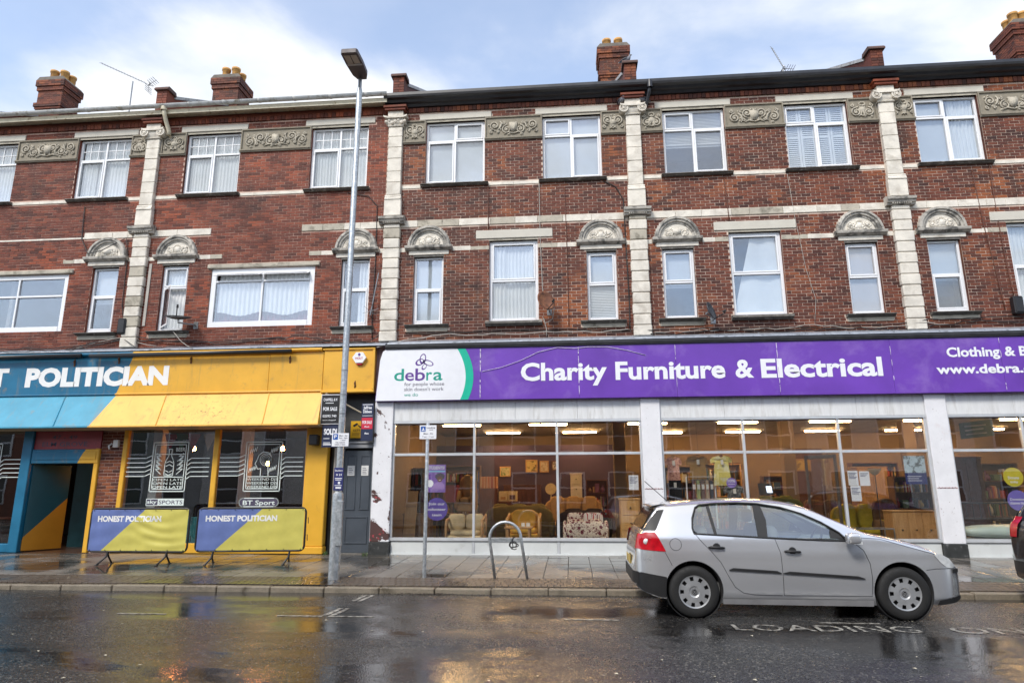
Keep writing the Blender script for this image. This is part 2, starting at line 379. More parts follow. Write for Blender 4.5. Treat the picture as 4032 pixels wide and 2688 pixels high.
# opposite pavement, out of frame behind the camera
mb = MB(); mb.box(-60, 60, -19.5, -13.6, -.1, .10); tag(mb.build('opposite_pavement', SLAB), kind='structure')
# road paint: bay dashes, double end lines, lettering
mk = thing('bay_marking', 'thin white dashed parking bay lines and double end ticks painted on wet road', 'road marking', (-3.2, -6.2, 0))
for a, b_ in ((-6.09, -5.41), (-3.88, -3.27), (-3.19, -2.58), (-.13, .56), (2.99, 3.70), (-8.9, -8.2), (6.1, 6.8)):
    mb = MB(); mb.box(a, b_, -6.275, -6.225, .0035, .0055); mb.build('dash', PAINT, mk)
for x in (-3.265, -3.165):
    for a, b_ in ((-6.19, -5.65), (-5.06, -4.47)):
        mb = MB(); mb.add([(x-.03, a, .0036), (x+.035, a, .0036), (x+.075, b_, .0036), (x+.01, b_, .0036)], [(0, 1, 2, 3)]); mb.build('end_tick', PAINT, mk)
lt = thing('loading_lettering', 'worn white LOADING ONLY lettering painted on the wet road beside the silver hatchback', 'road marking', (3, -6.6, 0))
for wd, x0, x1 in (('LOADING', 1.88, 3.97), ('ONLY', 4.34, 5.75)):
    t = text(wd, x0, x1, -6.76, -6.40, 0, bold=.0); t.v = [(a, c, .0045) for a, b_, c in t.v]; t.build('lettering', PAINT, lt)
# wind-blown scraps, petals and grit on road and pavement
mb = MB(); rs = random.Random(3)
for i in range(1500):
    x = rs.uniform(-12, 9); y = rs.uniform(-12.2, -.2); s = rs.uniform(.003, .011)*(2.4 if rs.random() < .10 else 1)
    z = .006 if y < KY-.02 else (KH+.006 if y < KY+.15 else pz(y)+.007)
    a = rs.uniform(0, 6.28); ca, sa = math.cos(a)*s, math.sin(a)*s
    mb.add([(x+ca, y+sa, z), (x-sa*.6, y+ca*.6, z+s*.25), (x-ca, y-sa, z), (x+sa*.6, y-ca*.6, z+s*.15)], [(0, 1, 2, 3)])
tag(mb.build('leaf_litter', pm('pale_litter', (.50, .46, .36), .7, var=.4, vscale=2)), 'small pale leaves and scraps scattered over the wet road and pavement', 'litter', kind='stuff')

mb = MB(); rs = random.Random(11)
for i in range(160):
    x = rs.gauss(-2.25, .28); y = KY-.05-abs(rs.gauss(0, .05)); z = .006+rs.random()*.012; a = rs.uniform(0, 6.28); s = rs.uniform(.010, .028); ca, sa = math.cos(a)*s, math.sin(a)*s
    mb.add([(x+ca, y+sa, z), (x-sa*.5, y+ca*.5, z+s*.4), (x-ca, y-sa, z), (x+sa*.5, y-ca*.5, z+s*.2)], [(0, 1, 2, 3)])
tag(mb.build('gutter_leaves', pm('sodden_leaves', (.035, .026, .018), .4, var=.6, vscale=60)), 'sodden dark leaves washed up against the kerb', 'leaves', kind='stuff')

# ================================================================== TERRACE: upper storeys
P = [-17.42, -10.87, -4.30, 1.74, 7.80, 13.85]                      # pilaster axes
XL, XM, XR = -17.8, -4.52, 14.3
TOPW_L = [(-16.30, -14.79), (-13.03, -11.53), (-9.98, -8.48), (-6.56, -5.04)]
TOPW_R = [(-3.52, -2.0), (-.53, .94), (2.47, 3.98), (5.42, 6.92), (8.46, 9.95), (11.5, 13.0)]
NAR_L = [(-12.14, -11.43), (-10.25, -9.55), (-5.57, -4.85)]
NAR_R = [(-3.74, -3.0), (.49, 1.20), (2.28, 3.03), (6.49, 7.22), (8.32, 9.05), (12.5, 13.2)]
MID_R = [(-1.87, -.68), (3.86, 5.07), (10.10, 11.3)]
WIDE_L = [(-15.5, -12.77), (-8.93, -6.24)]
ZT0, ZT1, ZN0, ZN1, ZM1, ZW1 = 9.13, 10.86, 5.49, 7.20, 7.56, 7.06

def wall_shell(name, x0, x1, z0, z1, holes, d, mats, parent):
    xs = sorted({x0, x1, *[h[0] for h in holes], *[h[1] for h in holes]}); zs = sorted({z0, z1, *[h[2] for h in holes], *[h[3] for h in holes]})
    def solid(i, j):
        if not (0 <= i < len(xs)-1 and 0 <= j < len(zs)-1): return False
        cx, cz = (xs[i]+xs[i+1])/2, (zs[j]+zs[j+1])/2
        return not any(h[0] < cx < h[1] and h[2] < cz < h[3] for h in holes)
    mb = MB()
    for i in range(len(xs)-1):
        for j in range(len(zs)-1):
            if not solid(i, j): continue
            a, b_, c, e = xs[i], xs[i+1], zs[j], zs[j+1]
            mb.add([(a, 0, c), (b_, 0, c), (b_, 0, e), (a, 0, e)], [(0, 1, 2, 3)], 0)
            mb.add([(a, d, c), (b_, d, c), (b_, d, e), (a, d, e)], [(3, 2, 1, 0)], 2)
            for (di, dj, q) in ((-1, 0, [(a, 0, c), (a, 0, e), (a, d, e), (a, d, c)]), (1, 0, [(b_, 0, c), (b_, d, c), (b_, d, e), (b_, 0, e)]),
                                (0, -1, [(a, 0, c), (a, d, c), (b_, d, c), (b_, 0, c)]), (0, 1, [(a, 0, e), (b_, 0, e), (b_, d, e), (a, d, e)])):
                if not solid(i+di, j+dj): mb.add(q, [(0, 1, 2, 3)], 1)
    return mb.build(name, mats, parent, fix=False)
def brick_courses(x0, x1, z0, z1, blocks, arches, prow=.3):
    out_ = []; k0 = math.ceil(z0/.075)
    for k in range(k0, int(z1/.075)):
        za = k*.075; zm = za+.0375; iv = [(x0, x1)]
        bl = [(b[0], b[1]) for b in blocks if b[2] < zm < b[3]]
        for cx, cz, r in arches:
            if cz <= zm < cz+r: h = math.sqrt(r*r-(zm-cz)**2); bl.append((cx-h, cx+h))
        for a, b_ in bl:
            nv = []
            for p, q in iv:
                if b_ <= p or a >= q: nv.append((p, q)); continue
                if a > p: nv.append((p, a))
                if b_ < q: nv.append((b_, q))
            iv = nv
        off = .1125 if k % 2 else 0
        for p, q in iv:
            i = math.floor((p-off)/.225)
            while off+i*.225 < q:
                a = max(p, off+i*.225); b_ = min(q, off+(i+1)*.225); i += 1
                if b_-a > .035: out_.append((a+.006, b_-.006, za+.0065, za+.0685))
    return out_
def put_bricks(parent, cells, mat, n_single=300):
    full = [c for c in cells if c[1]-c[0] > .21]
    full.sort(key=lambda c: ((c[0]+c[1])/2+1.3)**2+(c[2]-1.6)**2+CAMY**2)
    single = set(full[:n_single]); bw, bh = .213, .062
    one = MB(); one.add([(-bw/2, -.007, -bh/2), (bw/2, -.007, -bh/2), (bw/2, -.007, bh/2), (-bw/2, -.007, bh/2), (-bw/2, .01, -bh/2), (bw/2, .01, -bh/2), (bw/2, .01, bh/2), (-bw/2, .01, bh/2)],
                        [(0, 1, 2, 3), (0, 4, 5, 1), (1, 5, 6, 2), (2, 6, 7, 3), (3, 7, 4, 0)]); me = one.mesh('brick', mat)
    rest = MB()
    for c in cells:
        if c in single:
            o = obj('brick', me, parent); o.location = ((c[0]+c[1])/2, random.uniform(-.002, .002), (c[2]+c[3])/2+random.uniform(-.001, .001)); o.rotation_euler = (random.uniform(-.012, .012), random.uniform(-.004, .004), random.uniform(-.006, .006))
        else:
            y = -.007+random.uniform(-.003, .002); a, b_, e, f = c; e += random.uniform(-.0015, .0015); t = random.uniform(-.002, .002)
            rest.add([(a, y, e), (b_, y+t, e), (b_, y+t, f), (a, y, f), (a, .01, e), (b_, .01, e), (b_, .01, f), (a, .01, f)], [(0, 1, 2, 3), (0, 4, 5, 1), (1, 5, 6, 2), (2, 6, 7, 3), (3, 7, 4, 0)])
    tag(rest.build('bricks_beyond', mat, parent, fix=False), kind='stuff')

# ---- carved panels: scrolls in relief
def spiral(cx, cz, r0, turns, a0, sgn, y=-.02, n=18, shrink=.18):
    return [(cx+(r0*(1-(1-shrink)*i/n))*math.cos(a0+sgn*2*math.pi*turns*i/n), y, cz+(r0*(1-(1-shrink)*i/n))*math.sin(a0+sgn*2*math.pi*turns*i/n)) for i in range(n+1)]
def carving(w_, h, seed, y=-.018, r=.020):
    """mirrored acanthus scrolls filling w x h about the origin"""
    rs = random.Random(seed); mb = MB(); n = max(1, int(round(w_/2/(h*.62))))
    for s in (-1, 1):
        for i in range(n):
            cx = s*(w_/2)*((i+.55)/n)*.92; up = 1 if (i+seed) % 2 else -1; r0 = h*.25
            cz = up*h*.12
            mb.tube(spiral(cx, cz, r0, 1.6, R(90)*-up, s*up, y), r, 5); mb.lathe([(.0, -.04), (.03, -.03), (.045, 0)], (cx, 0, cz), 'Y', 8)
            mb.tube([(cx-s*r0*.6, y, cz-up*r0*1.1), (cx-s*r0*1.2, y-.01, cz-up*r0*.5), (cx-s*r0*1.5, y, cz+up*r0*.5), (cx-s*r0*1.1, y, cz+up*r0*1.0)], [r*.6, r*1.3, r*1.2, r*.4], 5)
            mb.tube(spiral(cx+s*r0*.7, cz-up*h*.36, h*.10, 1.3, R(90), -s*up, y, 12), r*.75, 5)
            mb.tube(spiral(cx-s*r0*.8, cz-up*h*.34, h*.085, 1.3, R(-90), s*up, y, 12), r*.7, 5)
            for q in range(4):
                a = rs.uniform(0, 6.28); x2, z2 = cx+math.cos(a)*r0*1.25, cz+math.sin(a)*r0*1.15
                if abs(x2) < w_/2-.04 and abs(z2) < h/2-.04: mb.lathe([(0, -.035), (.02, -.025), (.034, 0)], (x2, 0, z2), 'Y', 7)
    if seed % 3: mb.lathe([(0, -.05), (.05, -.045), (.085, -.02), (.095, 0)], (0, 0, 0), 'Y', 14); mb.tube([(.07*math.cos(a*.5236), -.03, h*.3+.05*math.sin(a*.5236)) for a in range(12)], r*.7, 5, closed=True)
    else: mb.prism([(-.1, h*.25), (.1, h*.25), (.1, -.02), (.06, -h*.2), (0, -h*.3), (-.06, -h*.2), (-.1, -.02)], 'Y', -.045, 0)
    for s in (-1, 1): mb.tube([(0, y, -h*.36), (s*w_*.1, y, -h*.28), (s*w_*.18, y, -h*.38)], [r, r, r*.5], 5)
    return mb
def frieze(par_, x0, x1, seed):
    z0, z1 = 10.25, 10.91; mb = MB()
    mb.box(x0, x1, -.012, .03, z0+.07, z1)
    mb.box(x0, x1, -.045, -.013, z1-.03, z1); mb.box(x0, x0+.03, -.045, -.013, z0+.07, z1-.031); mb.box(x1-.03, x1, -.045, -.013, z0+.07, z1-.031)
    mb.prism([(.02, z0), (-.045, z0), (-.06, z0+.03), (-.075, z0+.035), (-.075, z0+.065), (.02, z0+.069)], 'X', x0-.01, x1+.01)
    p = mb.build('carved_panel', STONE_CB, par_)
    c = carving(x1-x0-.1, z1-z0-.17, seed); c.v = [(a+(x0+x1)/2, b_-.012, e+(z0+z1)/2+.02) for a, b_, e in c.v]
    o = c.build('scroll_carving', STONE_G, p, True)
def arch(par_, cx, seed, w_=.5):
    zc = 7.465; a = MB()
    prof = [(.36, .02), (.36, -.03), (.40, -.035), (.41, -.07), (.455, -.075), (.465, -.105), (.515, -.105), (.535, -.07), (.535, .02)]
    a.lathe([(r, h) for r, h in prof], (cx, 0, zc), 'Y', 26, 0, 0, math.pi)
    a.prism([(.02, 7.36), (-.06, 7.36), (-.085, 7.39), (-.12, 7.40), (-.135, 7.43), (-.135, 7.464), (.02, 7.464)], 'X', cx-.585, cx+.585)
    o = a.build('arched_hood', STONE_M, par_); smooth_by_angle(o, 40)
    t = MB(); t.prism([(cx+.372*math.cos(i*math.pi/18), zc+.372*math.sin(i*math.pi/18)) for i in range(19)], 'Y', -.012, .02)
    ty = t.build('tympanum', STONE, par_)
    c = carving(.56, .27, seed, -.014, .016); c.v = [(x+cx, y-.012, z+zc+.14) for x, y, z in c.v if True]
    c.build('scroll_carving', STONE, ty, True)
    b_ = MB(); b_.cbox(cx-.5, cx+.5, -.03, .03, 7.245, 7.358, .01); b_.build('lintel', STONE, par_)
def sill(par_, x0, x1, z1, z0, mat, d=.14):
    mb = MB(); mb.prism([(.09, z0+.02), (-.03, z0), (-d*.6, z0+.015), (-d*.65, z0+.035), (-d, z0+.045), (-d, z1-.025), (.09, z1)], 'X', x0, x1); return mb.build('sill', mat, par_)

# ---- windows
def pane_(par_, x0, x1, z0, z1, y=.118, mat=None):
    mb = MB(); mb.box(x0, x1, y, y+.006, z0, z1); return mb.build('pane', mat or GLASS, par_)
def wav(mb, x0, x1, z0, z1, y, amp, per, mi=0, flare=0.0, skew=0.0):
    n = max(6, int((x1-x0)/per*8))
    mb.grid(lambda u, v: (x0+(x1-x0)*u+skew*v, y+amp*math.sin(u*(x1-x0)/per*6.283+v*1.1)+amp*.4*math.sin(u*17+v*2), z0+(z1-z0)*v), n, 5, mi)
def window(par_, x0, x1, z0, z1, cols, rows_, cover, bars=None, frame=.055, y=.075, open_=None, wide=False):
    """cols/rows: inner divisions as fractions; cover: what hangs behind the glass"""
    f = MB(); d = .07; e = frame; m = .05
    f.cbox(x0, x0+e, y, y+d, z0, z1, .006); f.cbox(x1-e, x1, y, y+d, z0, z1, .006)
    f.cbox(x0+e, x1-e, y+.001, y+d-.001, z1-e, z1, .006); f.cbox(x0+e, x1-e, y-.012, y+d-.001, z0, z0+e+.015, .006)
    X = [x0+e]; Z = [z0+e+.015]
    for c in cols: xm = x0+(x1-x0)*c; f.cbox(xm-m/2, xm+m/2, y+.003, y+d-.003, z0+e+.016, z1-e-.001, .005); X += [xm-m/2, xm+m/2]
    X.append(x1-e)
    for r in rows_: zm = z0+(z1-z0)*r; Z += [zm-m/2, zm+m/2]
    Z.append(z1-e)
    for i in range(0, len(X), 2):
        for r in rows_: zm = z0+(z1-z0)*r; f.cbox(X[i]+.001, X[i+1]-.001, y-.004, y+d-.006, zm-m/2, zm+m/2, .005)
    wo = f.build('window', UPVC, par_)
    for i in range(0, len(X), 2):
        for j in range(0, len(Z), 2):
            xa, xb, za, zb = X[i]+.002, X[i+1]-.002, Z[j]+.002, Z[j+1]-.002
            if open_ and open_[0] in (i//2, -1) and open_[1] == j//2: casement(wo, xa, xb, za, zb, y, open_[2], open_[3]); continue
            if bars != 'top' and (i//2+j//2+int(x0*7)) % 2 == 0 and not wide or (bars == 'top' and j == 0 and i == 0):      # opening lights have a second frame
                s = MB(); t = .038
                s.cbox(xa, xa+t, y-.014, y+.05, za, zb, .006); s.cbox(xb-t, xb, y-.014, y+.05, za, zb, .006); s.cbox(xa+t, xb-t, y-.013, y+.05, zb-t, zb, .006); s.cbox(xa+t, xb-t, y-.013, y+.05, za, za+t, .006)
                s.build('casement', UPVC, wo); xa += t; xb -= t; za += t; zb -= t
            pane_(wo, xa, xb, za, zb, y+.035)
            if bars == 'top' and j == len(Z)-2:
                g = MB()
                for q in (1, 2): xx = xa+(xb-xa)*q/3; g.box(xx-.009, xx+.009, y+.022, y+.047, za, zb)
                g.box(xa, xb, y+.024, y+.045, (za+zb)/2-.009, (za+zb)/2+.009); g.build('glazing_bar', UPVC, wo)
    hang(wo, x0+e*.6, x1-e*.6, z0+.03, z1-.02, y+.10, cover)
    return wo
def casement(wo, xa, xb, za, zb, y, mode, ang):
    s = MB(); t = .045; W_, H_ = xb-xa, zb-za
    for q in ((0, t, 0, H_), (W_-t, W_, 0, H_), (t, W_-t, 0, t), (t, W_-t, H_-t, H_)): s.cbox(q[0], q[1], -.02, .025, q[2], q[3], .005)
    g = MB(); g.box(t, W_-t, 0, .006, t, H_-t)
    for b_ in (s, g):
        if mode == 'side': b_.v = [(xa+x*math.cos(ang)-p*math.sin(ang), y-x*math.sin(ang)+p*math.cos(ang), za+z) for x, p, z in b_.v]
        else: b_.v = [(xa+x, y-(H_-z)*math.sin(ang)+p, zb-(H_-z)*math.cos(ang)) for x, p, z in b_.v]
    c = s.build('casement', UPVC, wo); g.build('pane', GLASS, wo)
def hang(wo, x0, x1, z0, z1, y, cover):
    W_ = x1-x0
    for c in cover.split('+'):
        mb = MB()
        if c == 'blind': mb.grid(lambda u, v: (x0+W_*u, y+.004*math.sin(v*9), z0+.02+(z1-z0-.02)*v), 2, 8); mb.build('roller_blind', FAB_G, wo)
        elif c == 'beige': mb.grid(lambda u, v: (x0+W_*u, y+.003*math.sin(v*9), z0+(z1-z0)*v), 2, 8); mb.build('roller_blind', FAB_P, wo)
        elif c == 'half': mb.grid(lambda u, v: (x0+W_*u, y+.02+.004*math.sin(v*9), z0+(z1-z0)*(.45+.55*v)), 2, 8); mb.build('roller_blind', FAB_G, wo)
        elif c == 'net': wav(mb, x0, x1, z0, z1, y+.02, .012, .09); mb.build('net_curtain', FAB_W, wo, True)
        elif c == 'sides':
            wav(mb, x0, x0+W_*.33, z0, z1, y, .022, .085); wav(mb, x1-W_*.14, x1, z0, z1, y, .022, .085); mb.build('curtain', FAB_W, wo, True)
        elif c == 'right': wav(mb, x1-W_*.42, x1, z0, z1, y, .022, .085); mb.build('curtain', FAB_W, wo, True)
        elif c == 'left': wav(mb, x0, x0+W_*.45, z0, z1, y, .022, .08); mb.build('curtain', FAB_W, wo, True)
        elif c == 'leftblind': mb.grid(lambda u, v: (x0+W_*.5*u, y, z0+(z1-z0)*v), 2, 2); mb.build('roller_blind', FAB_G, wo)
        elif c == 'red':
            wav(mb, x0, x1, z0, z1, y+.10, .03, .16); mb.build('curtain', FAB_RED, wo, True)
        elif c in ('venetian', 'lowvenetian'):
            za = z0 if c == 'lowvenetian' else z0+(z1-z0)*.50
            zt = z1 if c == 'venetian' else z0+(z1-z0)*.58
            k = int((zt-za)/.04)
            for i in range(k): z = za+i*.04; mb.add([(x0, y-.012, z), (x1, y-.012, z), (x1, y+.012, z+.026), (x0, y+.012, z+.026)], [(0, 1, 2, 3)])
            mb.box(x0, x1, y-.015, y+.015, za-.03, za-.012); mb.build('venetian_blind', FAB_W, wo)
        elif c == 'shutter':
            for q in range(4):
                a = x0+W_*q/4+.006; b_ = x0+W_*(q+1)/4-.006
                mb.box(a, a+.05, y-.02, y+.012, z0, z1); mb.box(b_-.05, b_, y-.02, y+.012, z0, z1)
                for z in (z0, (z0+z1)*.5, z1-.06): mb.box(a+.05, b_-.05, y-.019, y+.011, z, z+.06)
                for i in range(int((z1-z0)/.052)): z = z0+.05+i*.052; mb.add([(a+.05, y-.018, z), (b_-.05, y-.018, z), (b_-.05, y+.01, z+.05), (a+.05, y+.01, z+.05)], [(0, 1, 2, 3)])
            mb.build('louvre_shutter', FAB_W, wo)
        elif c == 'drape':      # a sheet pinned across with one corner hanging
            mb.grid(lambda u, v: (x0+W_*(u*(.55+.45*(1-v)) + .45*v), y+.02*math.sin(u*9+v*5), z0+.05+(z1-z0-.05)*v), 12, 8); mb.build('pinned_sheet', FAB_W, wo, True)

# ---- assemble the two buildings
def stone_block(par_, x0, x1, z0, z1, y0, mat=STONE, c=.012, y1=.03, name='stone_block'):
    mb = MB(); mb.cbox(x0, x1, y0+random.uniform(-.004, .004), y1, z0, z1, c); return mb.build(name, mat, par_)
def pilaster(par_, cx, ionic=True):
    z = 5.06; k = 0
    while z < 8.0:
        h = min(.262, 8.05-z); stone_block(par_, cx-.20+(.0 if k % 2 else -.012), cx+.20+(.0 if k % 2 else .012), z+.004, z+h-.006, -.12, STONE if random.random() > .18 else STONE_G, .018); z += h; k += 1
    c = MB(); c.prism([(.03, 8.05), (-.14, 8.05), (-.15, 8.085), (-.19, 8.10), (-.20, 8.14), (-.235, 8.16), (-.245, 8.215), (-.14, 8.262), (.03, 8.27)], 'X', cx-.32, cx+.32)
    for i in range(9): c.box(cx-.21+i*.05, cx-.185+i*.05, -.185, -.14, 8.062, 8.095)
    c.build('cornice', STONE_M, par_)
    stone_block(par_, cx-.215, cx+.215, 8.272, 8.70, -.135)
    b_ = MB(); b_.prism([(.03, 8.702), (-.15, 8.702), (-.15, 8.74), (-.125, 8.77), (-.13, 8.80), (-.115, 8.83), (.03, 8.84)], 'X', cx-.205, cx+.205); b_.build('base_moulding', STONE, par_)
    z = 8.842; hs = (.34, .30, .36, .31, .30, .268)
    for h in hs: stone_block(par_, cx-.178, cx+.178, z+.002, z+h-.003, -.105); z += h
    cap = MB(); z0 = 10.725
    cap.prism([(.03, z0), (-.125, z0), (-.14, z0+.02), (-.125, z0+.04), (.03, z0+.04)], 'X', cx-.2, cx+.2)
    cap.prism([(.03, z0+.041), (-.115, z0+.041), (-.165, z0+.13), (-.16, z0+.2), (.03, z0+.2)], 'X', cx-.2, cx+.2)
    if ionic:
        for s in (-1, 1):
            vx = cx+s*.225; cap.lathe([(0, -.2), (.03, -.2), (.035, -.175), (.075, -.175), (.085, -.195), (.115, -.195), (.118, -.02), (.09, 0), (0, 0)], (vx, 0, z0+.165), 'Y', 18)
            cap.tube(spiral(vx, z0+.165, .095, 1.6, R(90), -s, -.197), .011, 5)
        cap.grid(lambda u, v: (cx+(u-.5)*.5, -.17+.02*v, z0+.21+.05*(2*u-1)**2+.05*v), 10, 1)
    else:
        for i in range(7): a = -.24+i*.08; cap.lathe([(0, -.06), (.035, -.045), (.05, 0)], (cx+a, -.13, z0+.13+.04*math.sin(i*2.1)), 'Y', 8)
        cap.cbox(cx-.26, cx+.26, -.15, .02, z0+.06, z0+.2, .03)
    cap.prism([(cx-.31, z0+.285), (cx-.30, z0+.24), (cx-.2, z0+.205), (cx+.2, z0+.205), (cx+.30, z0+.24), (cx+.31, z0+.285), (cx+.2, z0+.25), (cx-.2, z0+.25)], 'Y', -.21, .02)
    o = cap.build('capital', STONE, par_); smooth_by_angle(o, 40)
    stone_block(par_, cx-.2, cx+.2, 10.98, 11.14, -.17, STONE, .01)
    bb = MB(); bb.cbox(cx-.27, cx+.27, -.23, .02, 11.142, 11.20, .006); bb.cbox(cx-.30, cx+.30, -.26, .02, 11.204, 11.268, .006); bb.build('brick_corbel', BRICK_L, par_)

OPEN_L = [(a, b, ZT0, ZT1) for a, b in TOPW_L]+[(a, b, ZN0, ZN1) for a, b in NAR_L]+[(a, b, 5.54, ZW1) for a, b in WIDE_L]
OPEN_L += [(-5.62, -4.54, 3.1, 3.84)]
OPEN_R = [(a, b, ZT0, ZT1) for a, b in TOPW_R]+[(a, b, ZN0, ZN1) for a, b in NAR_R]+[(a, b, 5.52, ZM1) for a, b in MID_R]

def upper(root, x0, x1, opens, tops, nars, mids, wides, pil, brick, mort, side):
    blocks = list(opens); arches = []
    wall_shell('wall', x0, x1, 3.1, 11.5, opens, .30, [mort, brick, DARKROOM], root)
    for cx in pil: blocks.append((cx-.185, cx+.185, 5, 11.4))
    # top floor
    edges = []
    for a, b_ in tops:
        sill(root, a-.10, b_+.10, 9.125, 9.04, STONE_D, .13); blocks.append((a-.1, b_+.1, 9.04, 9.13))
        l_ = MB(); l_.cbox(a-.17, b_+.17, -.035, .03, 10.92, 11.08, .008); l_.build('lintel', LINTEL, root); blocks.append((a-.17, b_+.17, 10.86, 11.08))
        s_ = MB(); s_.box(a-.015, b_+.015, -.005, .07, 10.86, 10.918); s_.build('window_head', STONE_G, root)
        edges += [a, b_]
    cuts = sorted([(a, 'o') for a in tops]+[])
    pts = sorted([('w', a, b_) for a, b_ in tops]+[('p', c-.19, c+.19) for c in pil], key=lambda t: t[1])
    sd = 2 if side == 'L' else 5
    for i in range(len(pts)-1):
        a, b_ = pts[i][2], pts[i+1][1]
        if b_-a > .2:
            frieze(root, a+.01, b_-.01, sd); sd += 1; blocks.append((a, b_, 10.25, 10.91))
        # string course at sill level
        p, q = pts[i][2]+(.1 if pts[i][0] == 'w' else 0), pts[i+1][1]-(.1 if pts[i+1][0] == 'w' else 0)
        if q-p > .05:
            n = max(1, int((q-p)/.62)); 
            for k in range(n): stone_block(root, p+(q-p)*k/n+.002, p+(q-p)*(k+1)/n-.002, 9.03, 9.11, -.018, STONE, .004)
            blocks.append((p, q, 9.02, 9.115))
    # dentil course below the gutter
    dc = MB(); x = x0
    while x < x1-.09: dc.cbox(x+.003, x+.10, -.045-(.006 if int(x*97) % 3 else 0), .02, 11.14, 11.27, .004); x += .105
    tag(dc.build('dentil_bricks', brick, root), kind='stuff'); blocks.append((x0, x1, 11.13, 11.4))
    dc = MB(); dc.box(x0, x1, -.03, .02, 11.272, 11.44); dc.build('eaves_course', brick, root)
    # band under the top floor
    spans = []
    if side == 'R': spans = [(pil[i]+.21, pil[i+1]-.21) for i in range(len(pil)-1)]
    else: spans = [(-12.5, pil[1]-.21), (pil[1]+.21, -9.05), (-6.65, -4.53)]
    for p, q in spans:
        x = p
        while x < q-.02:
            w_ = min(random.choice((.42, .55, .62, .70, .78)), q-x)
            if q-x-w_ < .2: w_ = q-x
            stone_block(root, x+.003, x+w_-.003, 7.99, 8.16, -.022, STONE if random.random() > .12 else STONE_G, .006); x += w_
        blocks.append((p, q, 7.985, 8.165))
    if side == 'L':
        m_ = MB(); m_.box(x0, -12.5, -.014, .02, 8.0, 8.045); m_.build('string_course', STONE, root)
    # first floor
    for i, (a, b_) in enumerate(nars):
        cx = (a+b_)/2; arch(root, cx, i+(1 if side == 'R' else 6)); arches.append((cx, 7.46, .54)); blocks += [(cx-.59, cx+.59, 7.36, 7.47), (cx-.5, cx+.5, 7.24, 7.37)]
        sill(root, cx-.53, cx+.53, 5.485, 5.40, STONE_D, .15); stone_block(root, cx-.50, cx+.50, 5.30, 5.398, -.03, STONE_G, .006, name='sill_block'); blocks.append((cx-.53, cx+.53, 5.30, 5.49))
        s_ = MB(); s_.box(a-.01, b_+.01, -.004, .07, 7.2, 7.243); s_.build('window_head', STONE_D, root); blocks.append((a-.01, b_+.01, 7.19, 7.25))
        for s in (-1, 1):
            e = cx+s*.59
            tgt = e+s*(.95 if side == 'R' else .62)
            for c in pil:
                if (c-e)*s > 0 and abs(c-e) < 1.1: tgt = c-s*.2
            for (ma, mb_) in mids:
                if s > 0 and e < ma < tgt+.6: tgt = ma-.005
                if s < 0 and e > mb_ > tgt-.6: tgt = mb_+.005
            p, q = min(e, tgt), max(e, tgt)
            if q-p > .05:
                n = 2 if q-p > .5 else 1
                for k in range(n): stone_block(root, p+(q-p)*k/n+.003, p+(q-p)*(k+1)/n-.003, 7.335, 7.452, -.012, (STONE, STONE_G)[k if s > 0 else (n-1-k)] if n == 2 else STONE, .005)
                blocks.append((p, q, 7.33, 7.455))
    for a, b_ in mids:
        l_ = MB(); l_.cbox(a-.33, b_+.36, -.03, .03, 7.61, 7.83, .01); l_.build('lintel', LINTEL, root); blocks.append((a-.33, b_+.36, 7.56, 7.83))
        sill(root, a-.08, b_+.08, 5.515, 5.39, STONE_D, .15); blocks.append((a-.08, b_+.08, 5.39, 5.52))
        s_ = MB(); s_.box(a-.01, b_+.01, -.004, .07, 7.56, 7.608); s_.build('window_head', STONE_G, root)
    for a, b_ in wides:
        l_ = MB(); l_.cbox(a-.1, b_+.12, -.06, .08, 7.062, 7.17, .015); l_.build('lintel', STONE_G, root); blocks.append((a-.1, b_+.12, 7.06, 7.17))
    for cx in pil: pilaster(root, cx, ionic=abs(cx-P[2]) > .1)
    put_bricks(root, brick_courses(x0, x1, 5.0, 11.14, blocks, arches), brick)

bl = thing('pub_building', 'red brick terrace with cream gutter and white casement windows above the blue and yellow pub', 'building', (-11, 0, WB))
upper(bl, XL, XM, OPEN_L, TOPW_L, NAR_L, [], WIDE_L, P[:2], BRICK_L, MORT_L, 'L')
br = thing('charity_shop_building', 'darker brown brick terrace with black gutter and pale stone bands above the purple sign', 'building', (4.8, 0, WB))
upper(br, XM, XR, OPEN_R, TOPW_R, NAR_R, MID_R, [], P[2:], BRICK_R, MORT_R, 'R')

covers = ['net', 'net+sides', 'net+left', 'net+left']
for i, (a, b_) in enumerate(TOPW_L): window(bl, a, b_, ZT0, ZT1, [.5], [.66], covers[i], bars='top')
for (a, b_), c in zip(TOPW_R, ['blind', 'blind', 'venetian+half', 'shutter', 'leftblind+right', 'blind']): window(br, a, b_, ZT0, ZT1, [.49], [.70], c)
for (a, b_), c, op in zip(NAR_L, ['half', 'net', 'right'], [None, (0, 0, 'side', .75), None]): window(bl, a, b_, ZN0, ZN1, [], [.56 if op is None else .66], c, open_=op)
for (a, b_), c in zip(NAR_R, ['blind', 'blind+lowvenetian', 'half', 'beige', 'half', 'blind']): window(br, a, b_, ZN0, ZN1, [], [.52], c)
for (a, b_), c in zip(MID_R, ['net+sides', 'drape', 'net']): window(br, a, b_, 5.52, ZM1, [], [.50], c, frame=.07)
wz = window(bl, WIDE_L[0][0], WIDE_L[0][1], 5.54, ZW1, [.5], [.62], 'none', frame=.12, wide=True, y=.02)
wz = window(bl, WIDE_L[1][0], WIDE_L[1][1], 5.54, ZW1, [.5], [.78], 'red', frame=.13, wide=True, y=.02, open_=(-1, 1, 'top', 1.05))
mb = MB(); wav(mb, -8.76, -6.40, 5.95, 6.98, .115, .02, .12)
